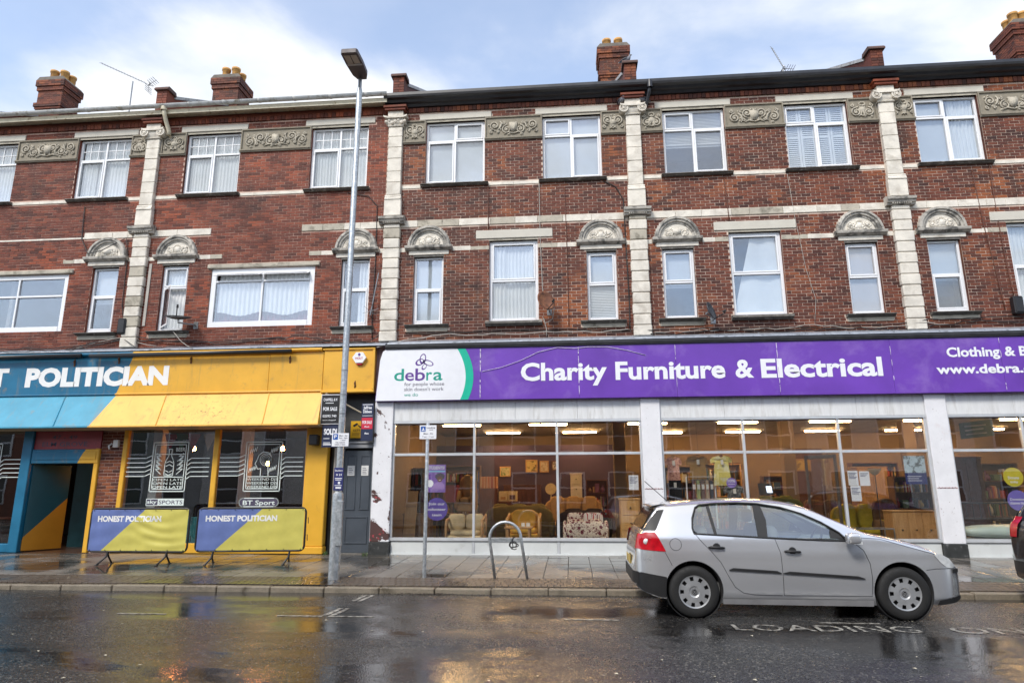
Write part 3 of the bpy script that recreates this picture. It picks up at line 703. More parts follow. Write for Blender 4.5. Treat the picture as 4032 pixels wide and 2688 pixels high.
mb.v = [(x, y, z-(.1*math.sin((x+8.72)/1.15*math.pi)**2*(1 if z < 6.3 else 0))) for x, y, z in mb.v]; mb.build('net_curtain', FAB_W, wz, True)
# rooms behind the upper windows and the body of the houses
for root, a, b_ in ((bl, XL, XM-.01), (br, XM+.01, XR)):
    mb = MB()
    mb.box(a, b_, 9.0, 9.3, .1, 11.5); mb.box(a, b_, .31, 8.99, 8.25, 8.45); mb.box(a, b_, .31, 8.99, 4.6, 4.85); mb.box(a, b_, .31, 8.99, 11.3, 11.42)
    mb.box(a, a+.2, .31, 8.99, 4.86, 8.24); mb.box(a, a+.2, .31, 8.99, 8.46, 11.29); mb.box(b_-.2, b_, .31, 8.99, 4.86, 8.24); mb.box(b_-.2, b_, .31, 8.99, 8.46, 11.29)
    k = a+3.2
    while k < b_-2: mb.box(k, k+.1, .31, 5, 4.86, 8.24); mb.box(k+.4, k+.5, .31, 5, 8.46, 11.29); k += 3.03
    mb.box(a+.2, b_-.2, 3.6, 3.7, 4.86, 8.24); mb.box(a+.2, b_-.2, 3.6, 3.7, 8.46, 11.29)
    mb.build('inner_wall', DARKROOM, root)
    mb = MB(); mb.prism([(-.05, 11.47), (4.6, 11.47+4.65*math.tan(R(29))), (9.4, 11.45), (9.3, 11.43), (4.6, 11.4+4.65*math.tan(R(29))), (-.05, 11.44)], 'X', a, b_); mb.build('roof', SLATE, root)
# gutters
g = MB(); g.prism([(-.02, 11.44), (-.30, 11.44), (-.32, 11.37), (-.30, 11.365), (-.29, 11.40), (-.02, 11.38)], 'X', XL, XM+.02); g.box(XL, XM+.02, -.315, -.30, 11.32, 11.445); g.build('soffit_board', CREAM, bl)
g = MB(); g.lathe([(.075, XL), (.075, XM+.05), (.068, XM+.05), (.068, XL)], (0, -.395, 11.53), 'X', 10, 0, math.pi, 2*math.pi)
for k in range(14): g.lathe([(.08, XL+.4+k*.95), (.084, XL+.42+k*.95), (.084, XL+.45+k*.95), (.08, XL+.47+k*.95)], (0, -.395, 11.53), 'X', 10, 0, math.pi, 2*math.pi)
g.build('gutter', pm('grey_white_gutter', (.60, .61, .60), .4, var=.2, vscale=4, stain=(.3, .27, .2), sscale=5), bl, True)
g = MB(); g.prism([(-.02, 11.275), (-.10, 11.275), (-.14, 11.33), (-.22, 11.345), (-.26, 11.40), (-.34, 11.42), (-.36, 11.47), (-.36, 11.545), (-.345, 11.545), (-.33, 11.46), (-.02, 11.46)], 'X', XM-.06, XR); g.build('gutter', BLACKG, br)
# cream swan-neck downpipe at the left pilaster
g = MB(); g.tube([(-10.48, -.38, 11.47), (-10.47, -.36, 11.3), (-10.46, -.26, 11.12), (-10.44, -.13, 10.92), (-10.44, -.12, 10.80)], .055, 10); g.lathe([(.075, 0), (.075, .1)], (-10.48, -.385, 11.38), 'Z', 10)
tag(g.build('downpipe', CREAM, None, True), 'short cream swan-neck rainwater pipe bending down from the gutter beside a pilaster', 'downpipe')
g = MB(); g.tube([(2.16, -.36, 11.42), (2.14, -.3, 11.2), (2.08, -.12, 10.98), (2.08, -.11, 10.92)], .045, 8); g.lathe([(.07, 0), (.06, .2)], (2.16, -.36, 11.3), 'Z', 10)
tag(g.build('downpipe', BLACKG, None, True), 'stubby black rainwater pipe under the black gutter', 'downpipe')
g = MB(); g.box(-10.60, -10.53, -.03, .0, 5.62, 7.25)
tag(g.build('cable_trunking', CABLE_W), 'white plastic cable trunking strip on red brick beside the stone pilaster', 'trunking')

# ---- party walls and chimneys above the roof
def roofz(y): return 11.47+(y+.05)*math.tan(R(29))
for i, cx in enumerate(P):
    t = thing('party_wall', ['', 'stepped brick party wall with tile coping left of the aerial mast', 'stepped brick party wall where cream gutter meets black gutter', 'stepped brick party wall in front of the lone chimney with a pigeon', 'stepped brick party wall with long pale coping near the right aerial', ''][i] or 'brick party wall at the end of the terrace roof', 'party wall', (cx, .2, 11.3))
    mb = MB(); mb.prism([(.02, 11.4), (.02, 12.25), (.30, 12.25), (.34, 12.18), (.50, roofz(.5)+.48), (4.6, roofz(4.6)+.48), (4.6, 11.4)], 'X', cx-.15, cx+.15); mb.build('wall', BRICK_L, t)
    cells = MB()
    for k in range(11):
        z = 11.42+k*.075
        for q in range(2): a = cx-.15+(q*.15 if k % 2 else (-.0+q*.19)); b_ = min(cx+.15, a+(.15 if k % 2 else (.19 if q == 0 else .11))); cells.box(a+.005, b_-.005, .006, .03, z+.006, z+.07)
    for k in range(40):
        for s in (-1, 1):
            for r_ in range(2):
                y = .34+k*.10; z = roofz(y)+.07+r_*.1
                cells.add([(cx+s*.158, y, z), (cx+s*.158, y+.09, z+.05), (cx+s*.158, y+.09, z+.13), (cx+s*.158, y, z+.08)], [(0, 1, 2, 3)])
    tag(cells.build('bricks', BRICK_L if i < 3 else BRICK_R, t), kind='stuff')
    mb = MB(); mb.prism([(-.05, 12.25), (-.05, 12.29), (.0, 12.35), (.32, 12.35), (.36, 12.25)], 'X', cx-.2, cx+.2); mb.cbox(cx-.04, cx+.02, .1, .16, 12.35, 12.41, .005); mb.build('cap', pm('weathered_tile', (.10, .055, .045), .8, var=.3), t)
    mb = MB(); mb.prism([(.34, roofz(.34)+.49), (4.65, roofz(4.65)+.48), (4.65, roofz(4.65)+.57), (.34, roofz(.34)+.58)], 'X', cx-.19, cx+.19); mb.build('coping', pm('pale_coping', (.42, .42, .42), .6, var=.25, vscale=4, stain=(.12, .11, .1), sscale=4), t)
    mb = MB()
    for s in (-1, 1):
        for q in range(14): y = .3+q*.07; mb.add([(cx+s*.163, y, roofz(y)-.02), (cx+s*.163, y+.05, roofz(y)-.02), (cx+s*.163, y+.05, roofz(y)+.12+.05*math.sin(q*3)), (cx+s*.163, y, roofz(y)+.10)], [(0, 1, 2, 3)])
    mb.build('flashing', LEAD, t)
def chimney(cx, ztop, y0, pots, label, wdt=.86, dep=.75):
    t = thing('chimney_stack', label, 'chimney', (cx, y0, 12.3), 'chimney stacks on the terrace roof'); core = MB(); br_ = MB(); core.box(cx-wdt/2+.01, cx+wdt/2-.01, y0+.01, y0+dep-.01, 11.9, ztop-.02)
    nb = int((ztop-12.0)/.075)
    for k in range(nb):
        z = ztop-(k+1)*.075; g_ = 0
        if k < 3: g_ = .075
        elif k < 5: g_ = .04
        elif k in (11, 12): g_ = .06
        elif k in (13,): g_ = .03
        a, b_, c, e = cx-wdt/2-g_, cx+wdt/2+g_, y0-g_, y0+dep+g_
        L_ = b_-a; x = a-(.1125 if k % 2 else 0)
        while x < b_-.02:
            p, q = max(a, x), min(b_, x+.225); x += .225
            if q-p > .03: br_.box(p+.004, q-.004, c, c+.05, z+.005, z+.07); br_.box(p+.004, q-.004, e-.05, e, z+.005, z+.07)
        y = c+.05-(.1125 if k % 2 else 0)
        while y < e-.06:
            p, q = max(c+.051, y), min(e-.051, y+.225); y += .225
            if q-p > .02:
                for s in (a, b_-.05): br_.box(s, s+.05, p+.004, q-.004, z+.005, z+.07)
    core.build('stack', MORT_R, t); tag(br_.build('bricks', BRICK_R, t), kind='stuff')
    f = MB(); f.prism([(cx-wdt/2-.08, ztop), (cx+wdt/2+.08, ztop), (cx+wdt/2-.02, ztop+.12), (cx-wdt/2+.02, ztop+.12)], 'Y', y0-.06, y0+dep+.06); f.build('flaunching', pm('mortar_cap', (.17, .15, .13), .9, var=.3), t)
    for px, py in pots:
        p = MB(); p.lathe([(.115, ztop+.05), (.12, ztop+.40), (.14, ztop+.41), (.14, ztop+.48), (.11, ztop+.48), (.10, ztop+.1)], (cx+px, y0+py, 0), 'Z', 16); p.build('chimney_pot', TERRA, t, True)
chimney(-16.95, 14.95, 3.0, [(-.12, .2), (.2, .25), (.22, .55)], 'brick chimney stack with buff pots beyond the aerial at the end of the cream gutter')
chimney(-10.85, 14.65, 3.0, [(-.15, .2), (.18, .2), (.2, .55)], 'brick chimney stack with three buff pots between aerial mast and street lamp')
chimney(1.60, 14.95, 3.0, [(-.18, .3), (.18, .3)], 'tall lone brick chimney stack with two orange pots above the black gutter')
chimney(13.75, 14.95, 3.0, [(-.3, .2), (-.05, .2), (.25, .2), (-.25, .55)], 'wide dark brick chimney stack with orange pots at the end of the black gutter', 1.0, .9)

# ---- aerials
METAL = pm('grey_metal', (.30, .31, .32), .4, metal=.8, var=.2)
def aerial(label, base, top, boom, n_el, refl=True, el=.12):
    t = thing('tv_aerial', label, 'aerial', base); m_ = MB(); m_.tube([base, top], .018, 6); m_.build('mast', METAL, t)
    a, b_ = Vector(boom[0]), Vector(boom[1]); m_ = MB(); m_.tube([a, b_], .011, 6); m_.build('boom', METAL, t)
    e = MB(); d = (b_-a); sdir = d.cross(Vector((0, 1, 0))).normalized() if abs(d.normalized().y) < .7 else Vector((1, 0, 0)); sdir = (Vector((0, 1, 0))*.6+sdir*.5).normalized()
    for i in range(n_el): p = a+d*(i/(n_el-1))*.82; e.tube([p-sdir*el, p+sdir*el], .005, 4)
    e.build('element', METAL, t)
    r_ = MB(); q = a+d*.93; nrm = d.normalized(); u = Vector((0, 1, 0)); w_ = nrm.cross(u).normalized()
    for s in (-1, 1):
        for k in range(4): o_ = w_*s*(.06+.05*k)+nrm*(.02+.03*k); r_.tube([q+o_-u*.16, q+o_+u*.16], .007, 4)
        r_.tube([q, q+w_*s*.22+nrm*.13], .008, 4)
    r_.box(q.x-.03, q.x+.03, q.y-.03, q.y+.03, q.z-.02, q.z+.05); r_.build('reflector', METAL, t)
aerial('long television aerial slanting on a grey mast above the cream gutter', (-12.52, 1, 11.95), (-12.53, 1, 13.30), ((-13.62, 1.0, 13.98), (-11.9, 1.0, 13.10)), 16, el=.06)
aerial('tilted comb-like television aerial above the black gutter', (5.62, .6, 11.7), (5.76, .6, 12.35), ((5.50, .6, 12.90), (5.78, .6, 12.22)), 11, el=.12)

# ================================================================== CHARITY SHOPFRONT
def peel_mat(name, amount, white=(.78, .78, .80), under=(.075, .035, .031), scale=1.6, low=False):
    m, n, l, b = node_mat(name); v = objcoord(n, l)
    a = noise(n, l, v, scale, 9, .62, .5); f = noise(n, l, v, 30, 3, .5)
    if low:   # more paint has come off where knees and spray reach
        s = n.new('ShaderNodeSeparateXYZ'); l.new(v, s.inputs[0]); a = math_(n, l, 'ADD', a, mrange(n, l, s.outputs[2], 2.7, .5, -.06, .085))
    mask = mrange(n, l, a, amount, amount+.012); specks = mrange(n, l, f, .70, .72, 0, .8)
    c = mixc(n, l, mrange(n, l, noise(n, l, v, 4, 6), .3, .7), [x*.9 for x in white], white)
    c = mixc(n, l, mrange(n, l, noise(n, l, v, 2.2, 8, .7), .62, .72, 0, .45), c, (.62, .45, .42))
    c = mixc(n, l, specks, c, (.2, .12, .10))
    red = mixc(n, l, mrange(n, l, noise(n, l, v, 6, 4), .58, .64), under, (.40, .05, .06))
    l.new(mixc(n, l, mask, c, red), b.inputs['Base Color']); b.inputs['Roughness'].default_value = .55
    l.new(bumpn(n, l, mrange(n, l, a, amount-.01, amount+.012, 1, 0), .8, .004), b.inputs['Normal']); return m
PEEL1 = peel_mat('peeling_white_paint', .555, low=True); PEEL2 = peel_mat('chipped_white_paint', .72, scale=3.5)
WHITEP = pm('white_render', (.70, .71, .71), .6, var=.10, vscale=3, stain=(.42, .41, .38), sscale=3.0, srange=(.50, .78), stretch=(1.6, 1, .3), bump=.2, bscale=20)
ALU = pm('aluminium_frame', (.62, .64, .66), .35, metal=.35, var=.06)
PANELW = pm('stallriser_panel', (.60, .62, .61), .45, var=.07, vscale=2, stain=(.4, .4, .37), sscale=3, srange=(.58, .75))
PLINTH = pm('black_plinth', (.03, .032, .031), .5, var=.3, vscale=9, stain=(.16, .16, .16), sscale=12, srange=(.58, .7))
PURPLE = pm('sign_purple', (.140, .045, .39), .34, var=.16, vscale=.9, stain=(.24, .13, .48), sscale=1.1, srange=(.52, .75))
SIGNW = pm('sign_white', (.80, .81, .84), .35, var=.03); SIGNG = pm('sign_green', (.0, .46, .30), .35, var=.05)
SIGNT = pm('sign_teal', (.0, .30, .22), .4, var=.05); SIGNV = pm('sign_violet', (.11, .035, .26), .4, var=.05)
INKP = pm('ink_grey', (.07, .06, .10), .5)
cs = thing('charity_shopfront', 'white painted shopfront with aluminium framed display windows under the purple sign', 'shopfront', (2, 0, WB))
SF0 = -.045
for i, (a, b_) in enumerate(((-4.53, -4.09), (1.60, 2.03), (7.72, 8.16), (13.75, 14.25))):
    mb = MB(); mb.cbox(a, b_, -.11, .10, .47, 3.62, .012); mb.build('pillar', PEEL1 if i == 0 else PEEL2, cs)
    mb = MB(); mb.cbox(a-.015, b_+.015, -.125, .1, WB-.02, .47, .01); mb.build('plinth', PLINTH, cs)
    mb = MB()
    for q in range(14): t = q/14; mb.cbox(a+.01+(b_-a-.03)*t, a+.01+(b_-a-.03)*(t+1/15), -.118, -.1095, 1.605+.006*math.sin(q*2.3), 1.616+.012*math.sin(q*1.7)**2, .002)
    if i in (1, 2): mb.build('paint_scar', pm('rust_red', (.30, .15, .15), .8, var=.5, vscale=30), cs)
segs = [(-4.09, 1.60, [-2.19, -.30]), (2.03, 7.72, [3.83, 5.87]), (8.16, 13.75, [9.68, 11.6])]
mb = MB()
for a, b_, ms in segs:
    for q in range(4): mb.cbox(a+(b_-a)*q/4+.002, a+(b_-a)*(q+1)/4-.002, -.055, .09, 3.165, 3.62, .004)
mb.build('header_panel', WHITEP, cs)
for a, b_, ms in segs:
    xs = [a]+ms+[b_]
    f = MB(); f.box(a, b_, SF0-.015, .045, 3.11, 3.164); f.box(a, b_, SF0-.02, .05, .50, .565); f.build('window_frame', ALU, cs)
    for x in xs:
        w_ = .03 if x in (a, b_) else .028
        p, q = (x, x+.045) if x == a else ((x-.045, x) if x == b_ else (x-w_, x+w_))
        f = MB(); f.cbox(p, q, SF0, .04, .566, 3.109, .006); f.build('mullion', ALU, cs)
    for i in range(len(xs)-1):
        p = xs[i]+(.046 if i == 0 else .029); q = xs[i+1]-(.046 if i == len(xs)-2 else .029)
        f = MB(); f.cbox(p, q, SF0+.006, .034, 2.365, 2.425, .006); f.build('transom', ALU, cs)
        for za, zb in ((.567, 2.364), (2.426, 3.108)):
            g = MB(); g.box(p+.001, q-.001, -.004, .006, za, zb); g.build('shop_pane', SHOPGLASS, cs)
        f = MB(); f.cbox(xs[i]+(.02 if i == 0 else .03), xs[i+1]-(.02 if i == len(xs)-2 else .03), -.03, .09, WB+.03, .499, .006); f.build('stallriser', PANELW, cs)
        if i: f = MB(); f.cbox(xs[i]-.029, xs[i]+.029, -.04, .09, WB+.03, .499, .005); f.build('riser_post', ALU, cs)
    f = MB(); f.cbox(a-.0, b_, -.06, .09, WB-.03, WB+.029, .008); f.build('base_ledge', PANELW, cs)
# lead roof of the shopfront, dark cornice strip
f = MB(); f.prism([(.0, 5.09), (-.06, 5.07), (-.27, 4.985), (-.29, 4.95), (-.27, 4.95), (.0, 5.0)], 'X', -4.25, 14.2)
for k in range(20): f.tube([(-4.2+k*.95, -.01, 5.09), (-4.2+k*.95, -.28, 4.985)], .012, 5)
f.build('lead_flashing', LEAD, cs)
f = MB(); f.prism([(0, 4.955), (-.275, 4.945), (-.275, 4.90), (-.25, 4.84), (0, 4.84)], 'X', -4.3, 14.2); f.build('dark_cornice', pm('dark_trim', (.035, .036, .04), .5, var=.3, vscale=6), cs)

# ---- the long sign
fs = thing('shop_fascia_sign', 'long purple shop sign with white lettering and a white logo end panel', 'sign', (2, -.2, 3.6))
SY = -.22; Z0, Z1 = 3.62, 4.835
seam = [-4.50, -2.04, .23, 2.42, 4.66, 7.09, 9.38, 11.8, 14.2]
for i in range(8):
    mb = MB()
    if i == 0: mb.prism([(-4.50, Z0), (seam[1]-.002, Z0), (seam[1]-.002, Z1), (-4.30, Z1), (-4.36, Z1-.05), (-4.42, Z1-.25)], 'Y', SY, -.06)
    else: mb.cbox(seam[i]+.002, seam[i+1]-.002, SY+random.uniform(-.003, .003), -.06, Z0, Z1, .004)
    mb.build('sign_panel', PURPLE, fs)
def arcx(z, x0, bulge): return x0+bulge*(1-((z-4.15)/.70)**2)
zz = [Z0+.006+(Z1-Z0-.012)*k/16 for k in range(17)]
inner = [(arcx(z, -2.60, .22), z) for z in zz]; outer = [(arcx(z, -2.41, .21), z) for z in zz]
mb = MB(); mb.prism([(-4.49, Z0+.004)]+inner+[(-4.30, Z1-.004), (-4.36, Z1-.05), (-4.42, Z1-.25)], 'Y', SY-.004, SY-.0005); mb.build('logo_panel', SIGNW, fs)
mb = MB(); mb.prism(inner+outer[::-1], 'Y', SY-.006, SY-.001)
k = len(zz); mb = MB(); vs = [(x, SY-.0045, z) for x, z in inner]+[(x, SY-.0045, z) for x, z in outer]; mb.add(vs, [(i, i+k, i+k+1, i+1) for i in range(k-1)]); mb.build('green_crescent', SIGNG, fs)
for body, x0, x1, zb, zc, bo in (('Charity', -1.10, .87, 4.05, 4.46, .031), ('Furniture', 1.06, 3.50, 4.04, 4.45, .031), ('&', 3.72, 4.12, 4.04, 4.45, .031), ('Electrical', 4.28, 6.88, 4.03, 4.45, .031), ('Clothing', 8.26, 9.36, 4.41, 4.62, .031), ('& Books', 9.46, 10.55, 4.41, 4.62, .031), ('www.debra.org.uk', 8.00, 10.75, 4.04, 4.24, .031)):
    text(body, x0, x1, zb, zc, SY-.0055, bold=bo).build('lettering', SIGNW, fs)

x = -4.07
for ch, wd, mt in (('d', .245, SIGNT), ('e', .225, SIGNV), ('b', .245, SIGNV), ('r', .15, SIGNT), ('a', .23, SIGNT)):
    text(ch, x, x+wd-.012, 4.09, 4.385, SY-.0055, bold=.012).build('lettering', mt, fs); x += wd+.016
text('for people whose', -3.82, -2.88, 3.965, 4.05, SY-.0055, bold=.004).build('lettering', INKP, fs)
text("skin doesn't work", -3.82, -2.89, 3.845, 3.93, SY-.0055, bold=.004).build('lettering', INKP, fs)
text('we do', -3.82, -3.49, 3.72, 3.80, SY-.0055, bold=.008).build('lettering', SIGNT, fs)
mb = MB()
for cx, cz, ra, rb, an in ((-3.40, 4.60, .075, .125, 12), (-3.47, 4.52, .075, .11, 62), (-3.27, 4.50, .065, .135, 110), (-3.36, 4.41, .05, .085, 35)):
    n_ = 20; ri = []; ro = []
    for q in range(n_):
        a = 2*math.pi*q/n_; ca, sa = math.cos(R(an)), math.sin(R(an))
        for lst, kx in ((ro, 1.0), (ri, .70)): u, v = ra*kx*math.cos(a), rb*kx*math.sin(a)+(0 if kx == 1 else .012); lst.append((cx+u*ca+v*sa, SY-.0056, cz-u*sa+v*ca))
    mb.add(ro+ri, [(q, (q+1) % n_, n_+(q+1) % n_, n_+q) for q in range(n_)])
mb.build('butterfly_emblem', SIGNV, fs)
tape = pm('old_sealant', (.66, .60, .72), .6, var=.25, vscale=20)
for i, x in enumerate(seam[1:-1]):
    mb = MB(); z = Z1-.03; rs = random.Random(i*3+1)
    while z > Z0+.05:
        h = rs.uniform(.05, .22)
        if rs.random() < (.9 if i in (0, 1, 3) else .55): w_ = rs.uniform(.004, .016 if i == 0 else .009); mb.add([(x-w_, SY-.0062, z), (x+w_*.6, SY-.0062, z), (x+w_*1.2, SY-.0062, z-h*.6), (x+w_*.3, SY-.0062, z-h), (x-w_*.5, SY-.0062, z-h)], [(0, 1, 2, 3, 4)])
        z -= h+rs.uniform(0, .06)
    mb.build('seam_sealant', tape, fs)
mb = MB(); mb.tube([(-2.0, SY-.014, 4.27), (-1.55, SY-.014, 4.36), (-1.1, SY-.014, 4.51), (-.7, SY-.014, 4.70), (-.25, SY-.014, 4.80), (.15, SY-.014, 4.77), (.45, SY-.014, 4.80), (.9, SY-.014, 4.79), (1.35, SY-.014, 4.70), (1.75, SY-.014, 4.58)], .006, 5)
tag(mb.build('loose_cable', tape, None, True), 'thin pale cable looping loosely over the purple sign', 'cable')

# ================================================================== PUB FRONT
def two_tone(name, blue, yellow, axis, rough=.5, dirt=True, moss=False):
    """flat paint in two colours meeting on a slanting line  x = axis[0] + (z-axis[1])*axis[2]"""
    m, n, l, b = node_mat(name); v = objcoord(n, l); s = n.new('ShaderNodeSeparateXYZ'); l.new(v, s.inputs[0])
    lim = math_(n, l, 'ADD', math_(n, l, 'MULTIPLY', math_(n, l, 'SUBTRACT', s.outputs[2], axis[1]), axis[2]), axis[0])
    f = math_(n, l, 'GREATER_THAN', s.outputs[0], lim)
    vr = mrange(n, l, noise(n, l, v, 2.0, 7, .6), .3, .7)
    c = mixc(n, l, f, mixc(n, l, vr, [x*.85 for x in blue], [x*1.1 for x in blue]), mixc(n, l, vr, [x*.90 for x in yellow], [min(1, x*1.06) for x in yellow]))
    if dirt:
        c = mixc(n, l, mrange(n, l, noise(n, l, v, 3.5, 9, .72), .57, .72, 0, .55), c, (.30, .19, .07))
        st = n.new('ShaderNodeMapping'); st.inputs['Scale'].default_value = (5, 1, .5); l.new(v, st.inputs[0])
        c = mixc(n, l, mrange(n, l, noise(n, l, st.outputs[0], 1.5, 6, .6), .56, .72, 0, .4), c, (.26, .18, .08))
    if moss:
        # mould spots gathered on the middle canopy panel
        q = n.new('ShaderNodeVectorMath'); q.operation = 'DISTANCE'; l.new(v, q.inputs[0]); q.inputs[1].default_value = (-8.55, -.5, 3.45)
        near = mrange(n, l, q.outputs['Value'], .2, 1.2, 1, 0)
        sp = mrange(n, l, noise(n, l, v, 11, 6, .75), .56, .64)
        c = mixc(n, l, math_(n, l, 'MULTIPLY', near, sp), c, (.13, .10, .03))
    l.new(c, b.inputs['Base Color']); b.inputs['Roughness'].default_value = rough
    l.new(bumpn(n, l, noise(n, l, v, 1.6, 5), .25, .03), b.inputs['Normal']); return m
BLUE = (.008, .135, .25); YEL = (.74, .40, .035)
PUB_F = two_tone('pub_fascia_paint', BLUE, YEL, (-10.53, 5.0, .36), .42)
PUB_C = two_tone('pub_canopy_paint', (.055, .30, .44), (.82, .47, .10), (-10.92, 3.86, .28), .45, moss=True)
PUB_D = two_tone('pub_door_paint', (.012, .085, .115), (.62, .27, .02), (-12.62, 1.38, .40), .4, dirt=False)
PUB_H = two_tone('pub_doorhead_paint', BLUE, YEL, (-11.62, 2.56, .55), .45)
YELP = pm('yellow_paint', YEL, .45, var=.07, vscale=2, stain=(.42, .20, .03), sscale=2.5, srange=(.6, .8), bump=.15, bscale=9)
BLUP = pm('blue_paint', BLUE, .45, var=.15, vscale=3)
TEALD = pm('teal_dark', (.006, .05, .06), .4, var=.2)
PUBTXT = pm('pub_lettering_white', (.80, .80, .78), .5, var=.04)
pf = thing('pub_shopfront', 'blue and yellow painted pub front with canopy and POLITICIAN lettering', 'shopfront', (-10, 0, WB))
FY = -.20
mb = MB(); mb.cbox(-17.8, -7.13, FY, -.02, 3.86, 4.83, .01); mb.build('fascia_board', PUB_F, pf)
mb = MB(); mb.cbox(-7.126, -5.80, FY-.004, -.02, 3.86, 4.835, .01); mb.build('fascia_board', PUB_F, pf)
mb = MB(); mb.cbox(-5.79, -4.56, FY-.012, -.02, 3.83, 4.89, .01); mb.cbox(-5.82, -4.54, FY-.05, FY-.013, 3.83, 3.89, .01); mb.cbox(-4.60, -4.54, FY-.05, FY-.013, 3.891, 4.85, .01); mb.cbox(-5.82, -4.54, FY-.05, FY-.013, 4.851, 4.90, .01); mb.build('fascia_board', YELP, pf)
mb = MB(); mb.prism([(-.02, 4.93), (-.27, 4.91), (-.29, 4.875), (-.27, 4.84), (-.02, 4.838)], 'X', -17.8, -5.83); mb.build('cornice', PUB_F, pf)
mb = MB(); mb.prism([(0, 5.07), (-.27, 4.965), (-.29, 4.935), (-.02, 4.935)], 'X', -17.8, -4.3); mb.build('lead_flashing', LEAD, pf)
mb = MB(); mb.prism([(-.02, 3.855), (-.21, 3.855), (-.24, 3.88), (-.235, 3.90), (-.201, 3.905), (-.201, 3.9)], 'X', -17.8, -5.8); mb.build('fascia_rail', PUB_F, pf)
cx_t = [-17.8, -14.9, -12.22, -9.64, -7.08, -5.78]; cx_b = [-17.8, -14.6, -12.02, -9.50, -6.96, -5.66]
for i in range(5):
    a, b_, c, e = cx_t[i]+.003, cx_t[i+1]-.003, cx_b[i]+.003, cx_b[i+1]-.003
    mb = MB(); mb.add([(a, FY, 3.85), (b_, FY, 3.85), (e, -.70, 3.08), (c, -.70, 3.08), (a, FY+.03, 3.85), (b_, FY+.03, 3.85), (e, -.66, 3.07), (c, -.66, 3.07)], [(0, 3, 2, 1), (4, 5, 6, 7), (0, 1, 5, 4), (2, 3, 7, 6), (1, 2, 6, 5), (3, 0, 4, 7)]); mb.build('canopy_panel', PUB_C, pf)
for i in range(1, 5): mb = MB(); mb.tube([(cx_t[i], FY-.006, 3.85), (cx_b[i], -.705, 3.085)], .014, 6); mb.build('canopy_rib', PUB_C, pf)
mb = MB(); mb.cbox(-17.8, -5.64, -.735, -.66, 3.035, 3.075, .008); mb.build('canopy_edge', PUB_C, pf)
mb = MB(); mb.add([(-5.66, -.68, 3.06), (-5.78, FY, 3.85), (-5.72, 0, 3.85), (-5.66, 0, 3.06)], [(0, 1, 2, 3)]); mb.build('canopy_cheek', YELP, pf)
mb = MB(); mb.box(-17.8, -5.66, -.66, .0, 3.03, 3.05); mb.build('canopy_soffit', pm('soffit_paint', (.55, .45, .30), .7, var=.1), pf)
for a, b_ in ((-17.8, -11.85), (-11.62, -6.55)):
    mb = MB(); mb.tube([(a, -.35, 4.83-.02), (b_, -.35, 4.83)], .05, 10); mb.build('awning_roller', BLACKP, pf, True)
text('HONEST', -16.6, -13.80, 4.14, 4.57, FY-.004, bold=.05).build('lettering', PUBTXT, pf)
t_ = text('POLITICIAN', -13.34, -9.64, 4.12, 4.56, FY-.004, bold=.055); t_.build('lettering', PUBTXT, pf)
for x, z in ((-10.95, 4.75), (-9.1, 4.72), (-6.62, 4.68), (-5.0, 4.05), (-12.1, 4.7)):
    mb = MB(); mb.tube([(x, FY-.002, z+.06), (x-.01, FY-.03, z), (x+.01, FY-.02, z-.06), (x, FY-.002, z-.10)], [.012, .02, .018, .01], 6); mb.cbox(x-.025, x+.02, FY-.012, FY-.002, z-.12, z+.02, .004); mb.build('rusty_bracket', pm('rust', (.14, .06, .025), .85, var=.5, vscale=30), pf)
# brick pier between door and window
cells = brick_courses(-11.26, -10.70, .2, 3.03, [], [])
mb = MB(); mb.box(-11.26, -10.70, 0, .3, .2, 3.03); pier = mb.build('brick_pier', MORT_L, pf)
bme = {}
for a, b_, c, e in cells:
    w_ = round(b_-a, 3)
    if w_ not in bme: q = MB(); q.cbox(-w_/2, w_/2, -.009, .02, -.0315, .0315, .003); bme[w_] = q.mesh('brick', BRICK_R); fixn(bme[w_])
    o = obj('brick', bme[w_], pier); o.location = ((a+b_)/2, random.uniform(-.001, .001), (c+e)/2)
# door surround
mb = MB(); mb.cbox(-13.24, -12.99, -.09, .12, .2, 3.03, .012); mb.build('door_jamb', BLUP, pf)
mb = MB(); mb.cbox(-11.38, -11.265, -.06, .12, .2, 2.60, .012); mb.build('door_jamb', YELP, pf)
mb = MB(); mb.cbox(-12.985, -11.27, -.07, .12, 2.25, 2.585, .012); mb.cbox(-12.92, -11.33, -.085, -.071, 2.34, 2.53, .008); mb.build('door_head', PUB_H, pf)
mb = MB(); mb.box(-12.985, -11.27, -.03, .08, 2.59, 3.02); mb.build('address_panel', pm('faded_red_panel', (.30, .04, .05), .35, var=.25, vscale=1.5, stain=(.05, .02, .03), sscale=.9), pf)
text('47 - 49', -12.55, -11.9, 2.83, 2.93, -.033, bold=.01).build('lettering', INKP, pf)
text('ELM GROVE', -12.78, -11.62, 2.66, 2.77, -.033, bold=.01).build('lettering', INKP, pf)
# open door leaf
mb = MB(); mb.cbox(0, .88, -.022, .022, .23, 2.235, .005); ang = R(66)
mb.v = [(-12.975+x*math.cos(ang)-y*math.sin(ang), .02+x*math.sin(ang)+y*math.cos(ang), z) for x, y, z in mb.v]
mb.build('door_leaf', PUB_D, pf)
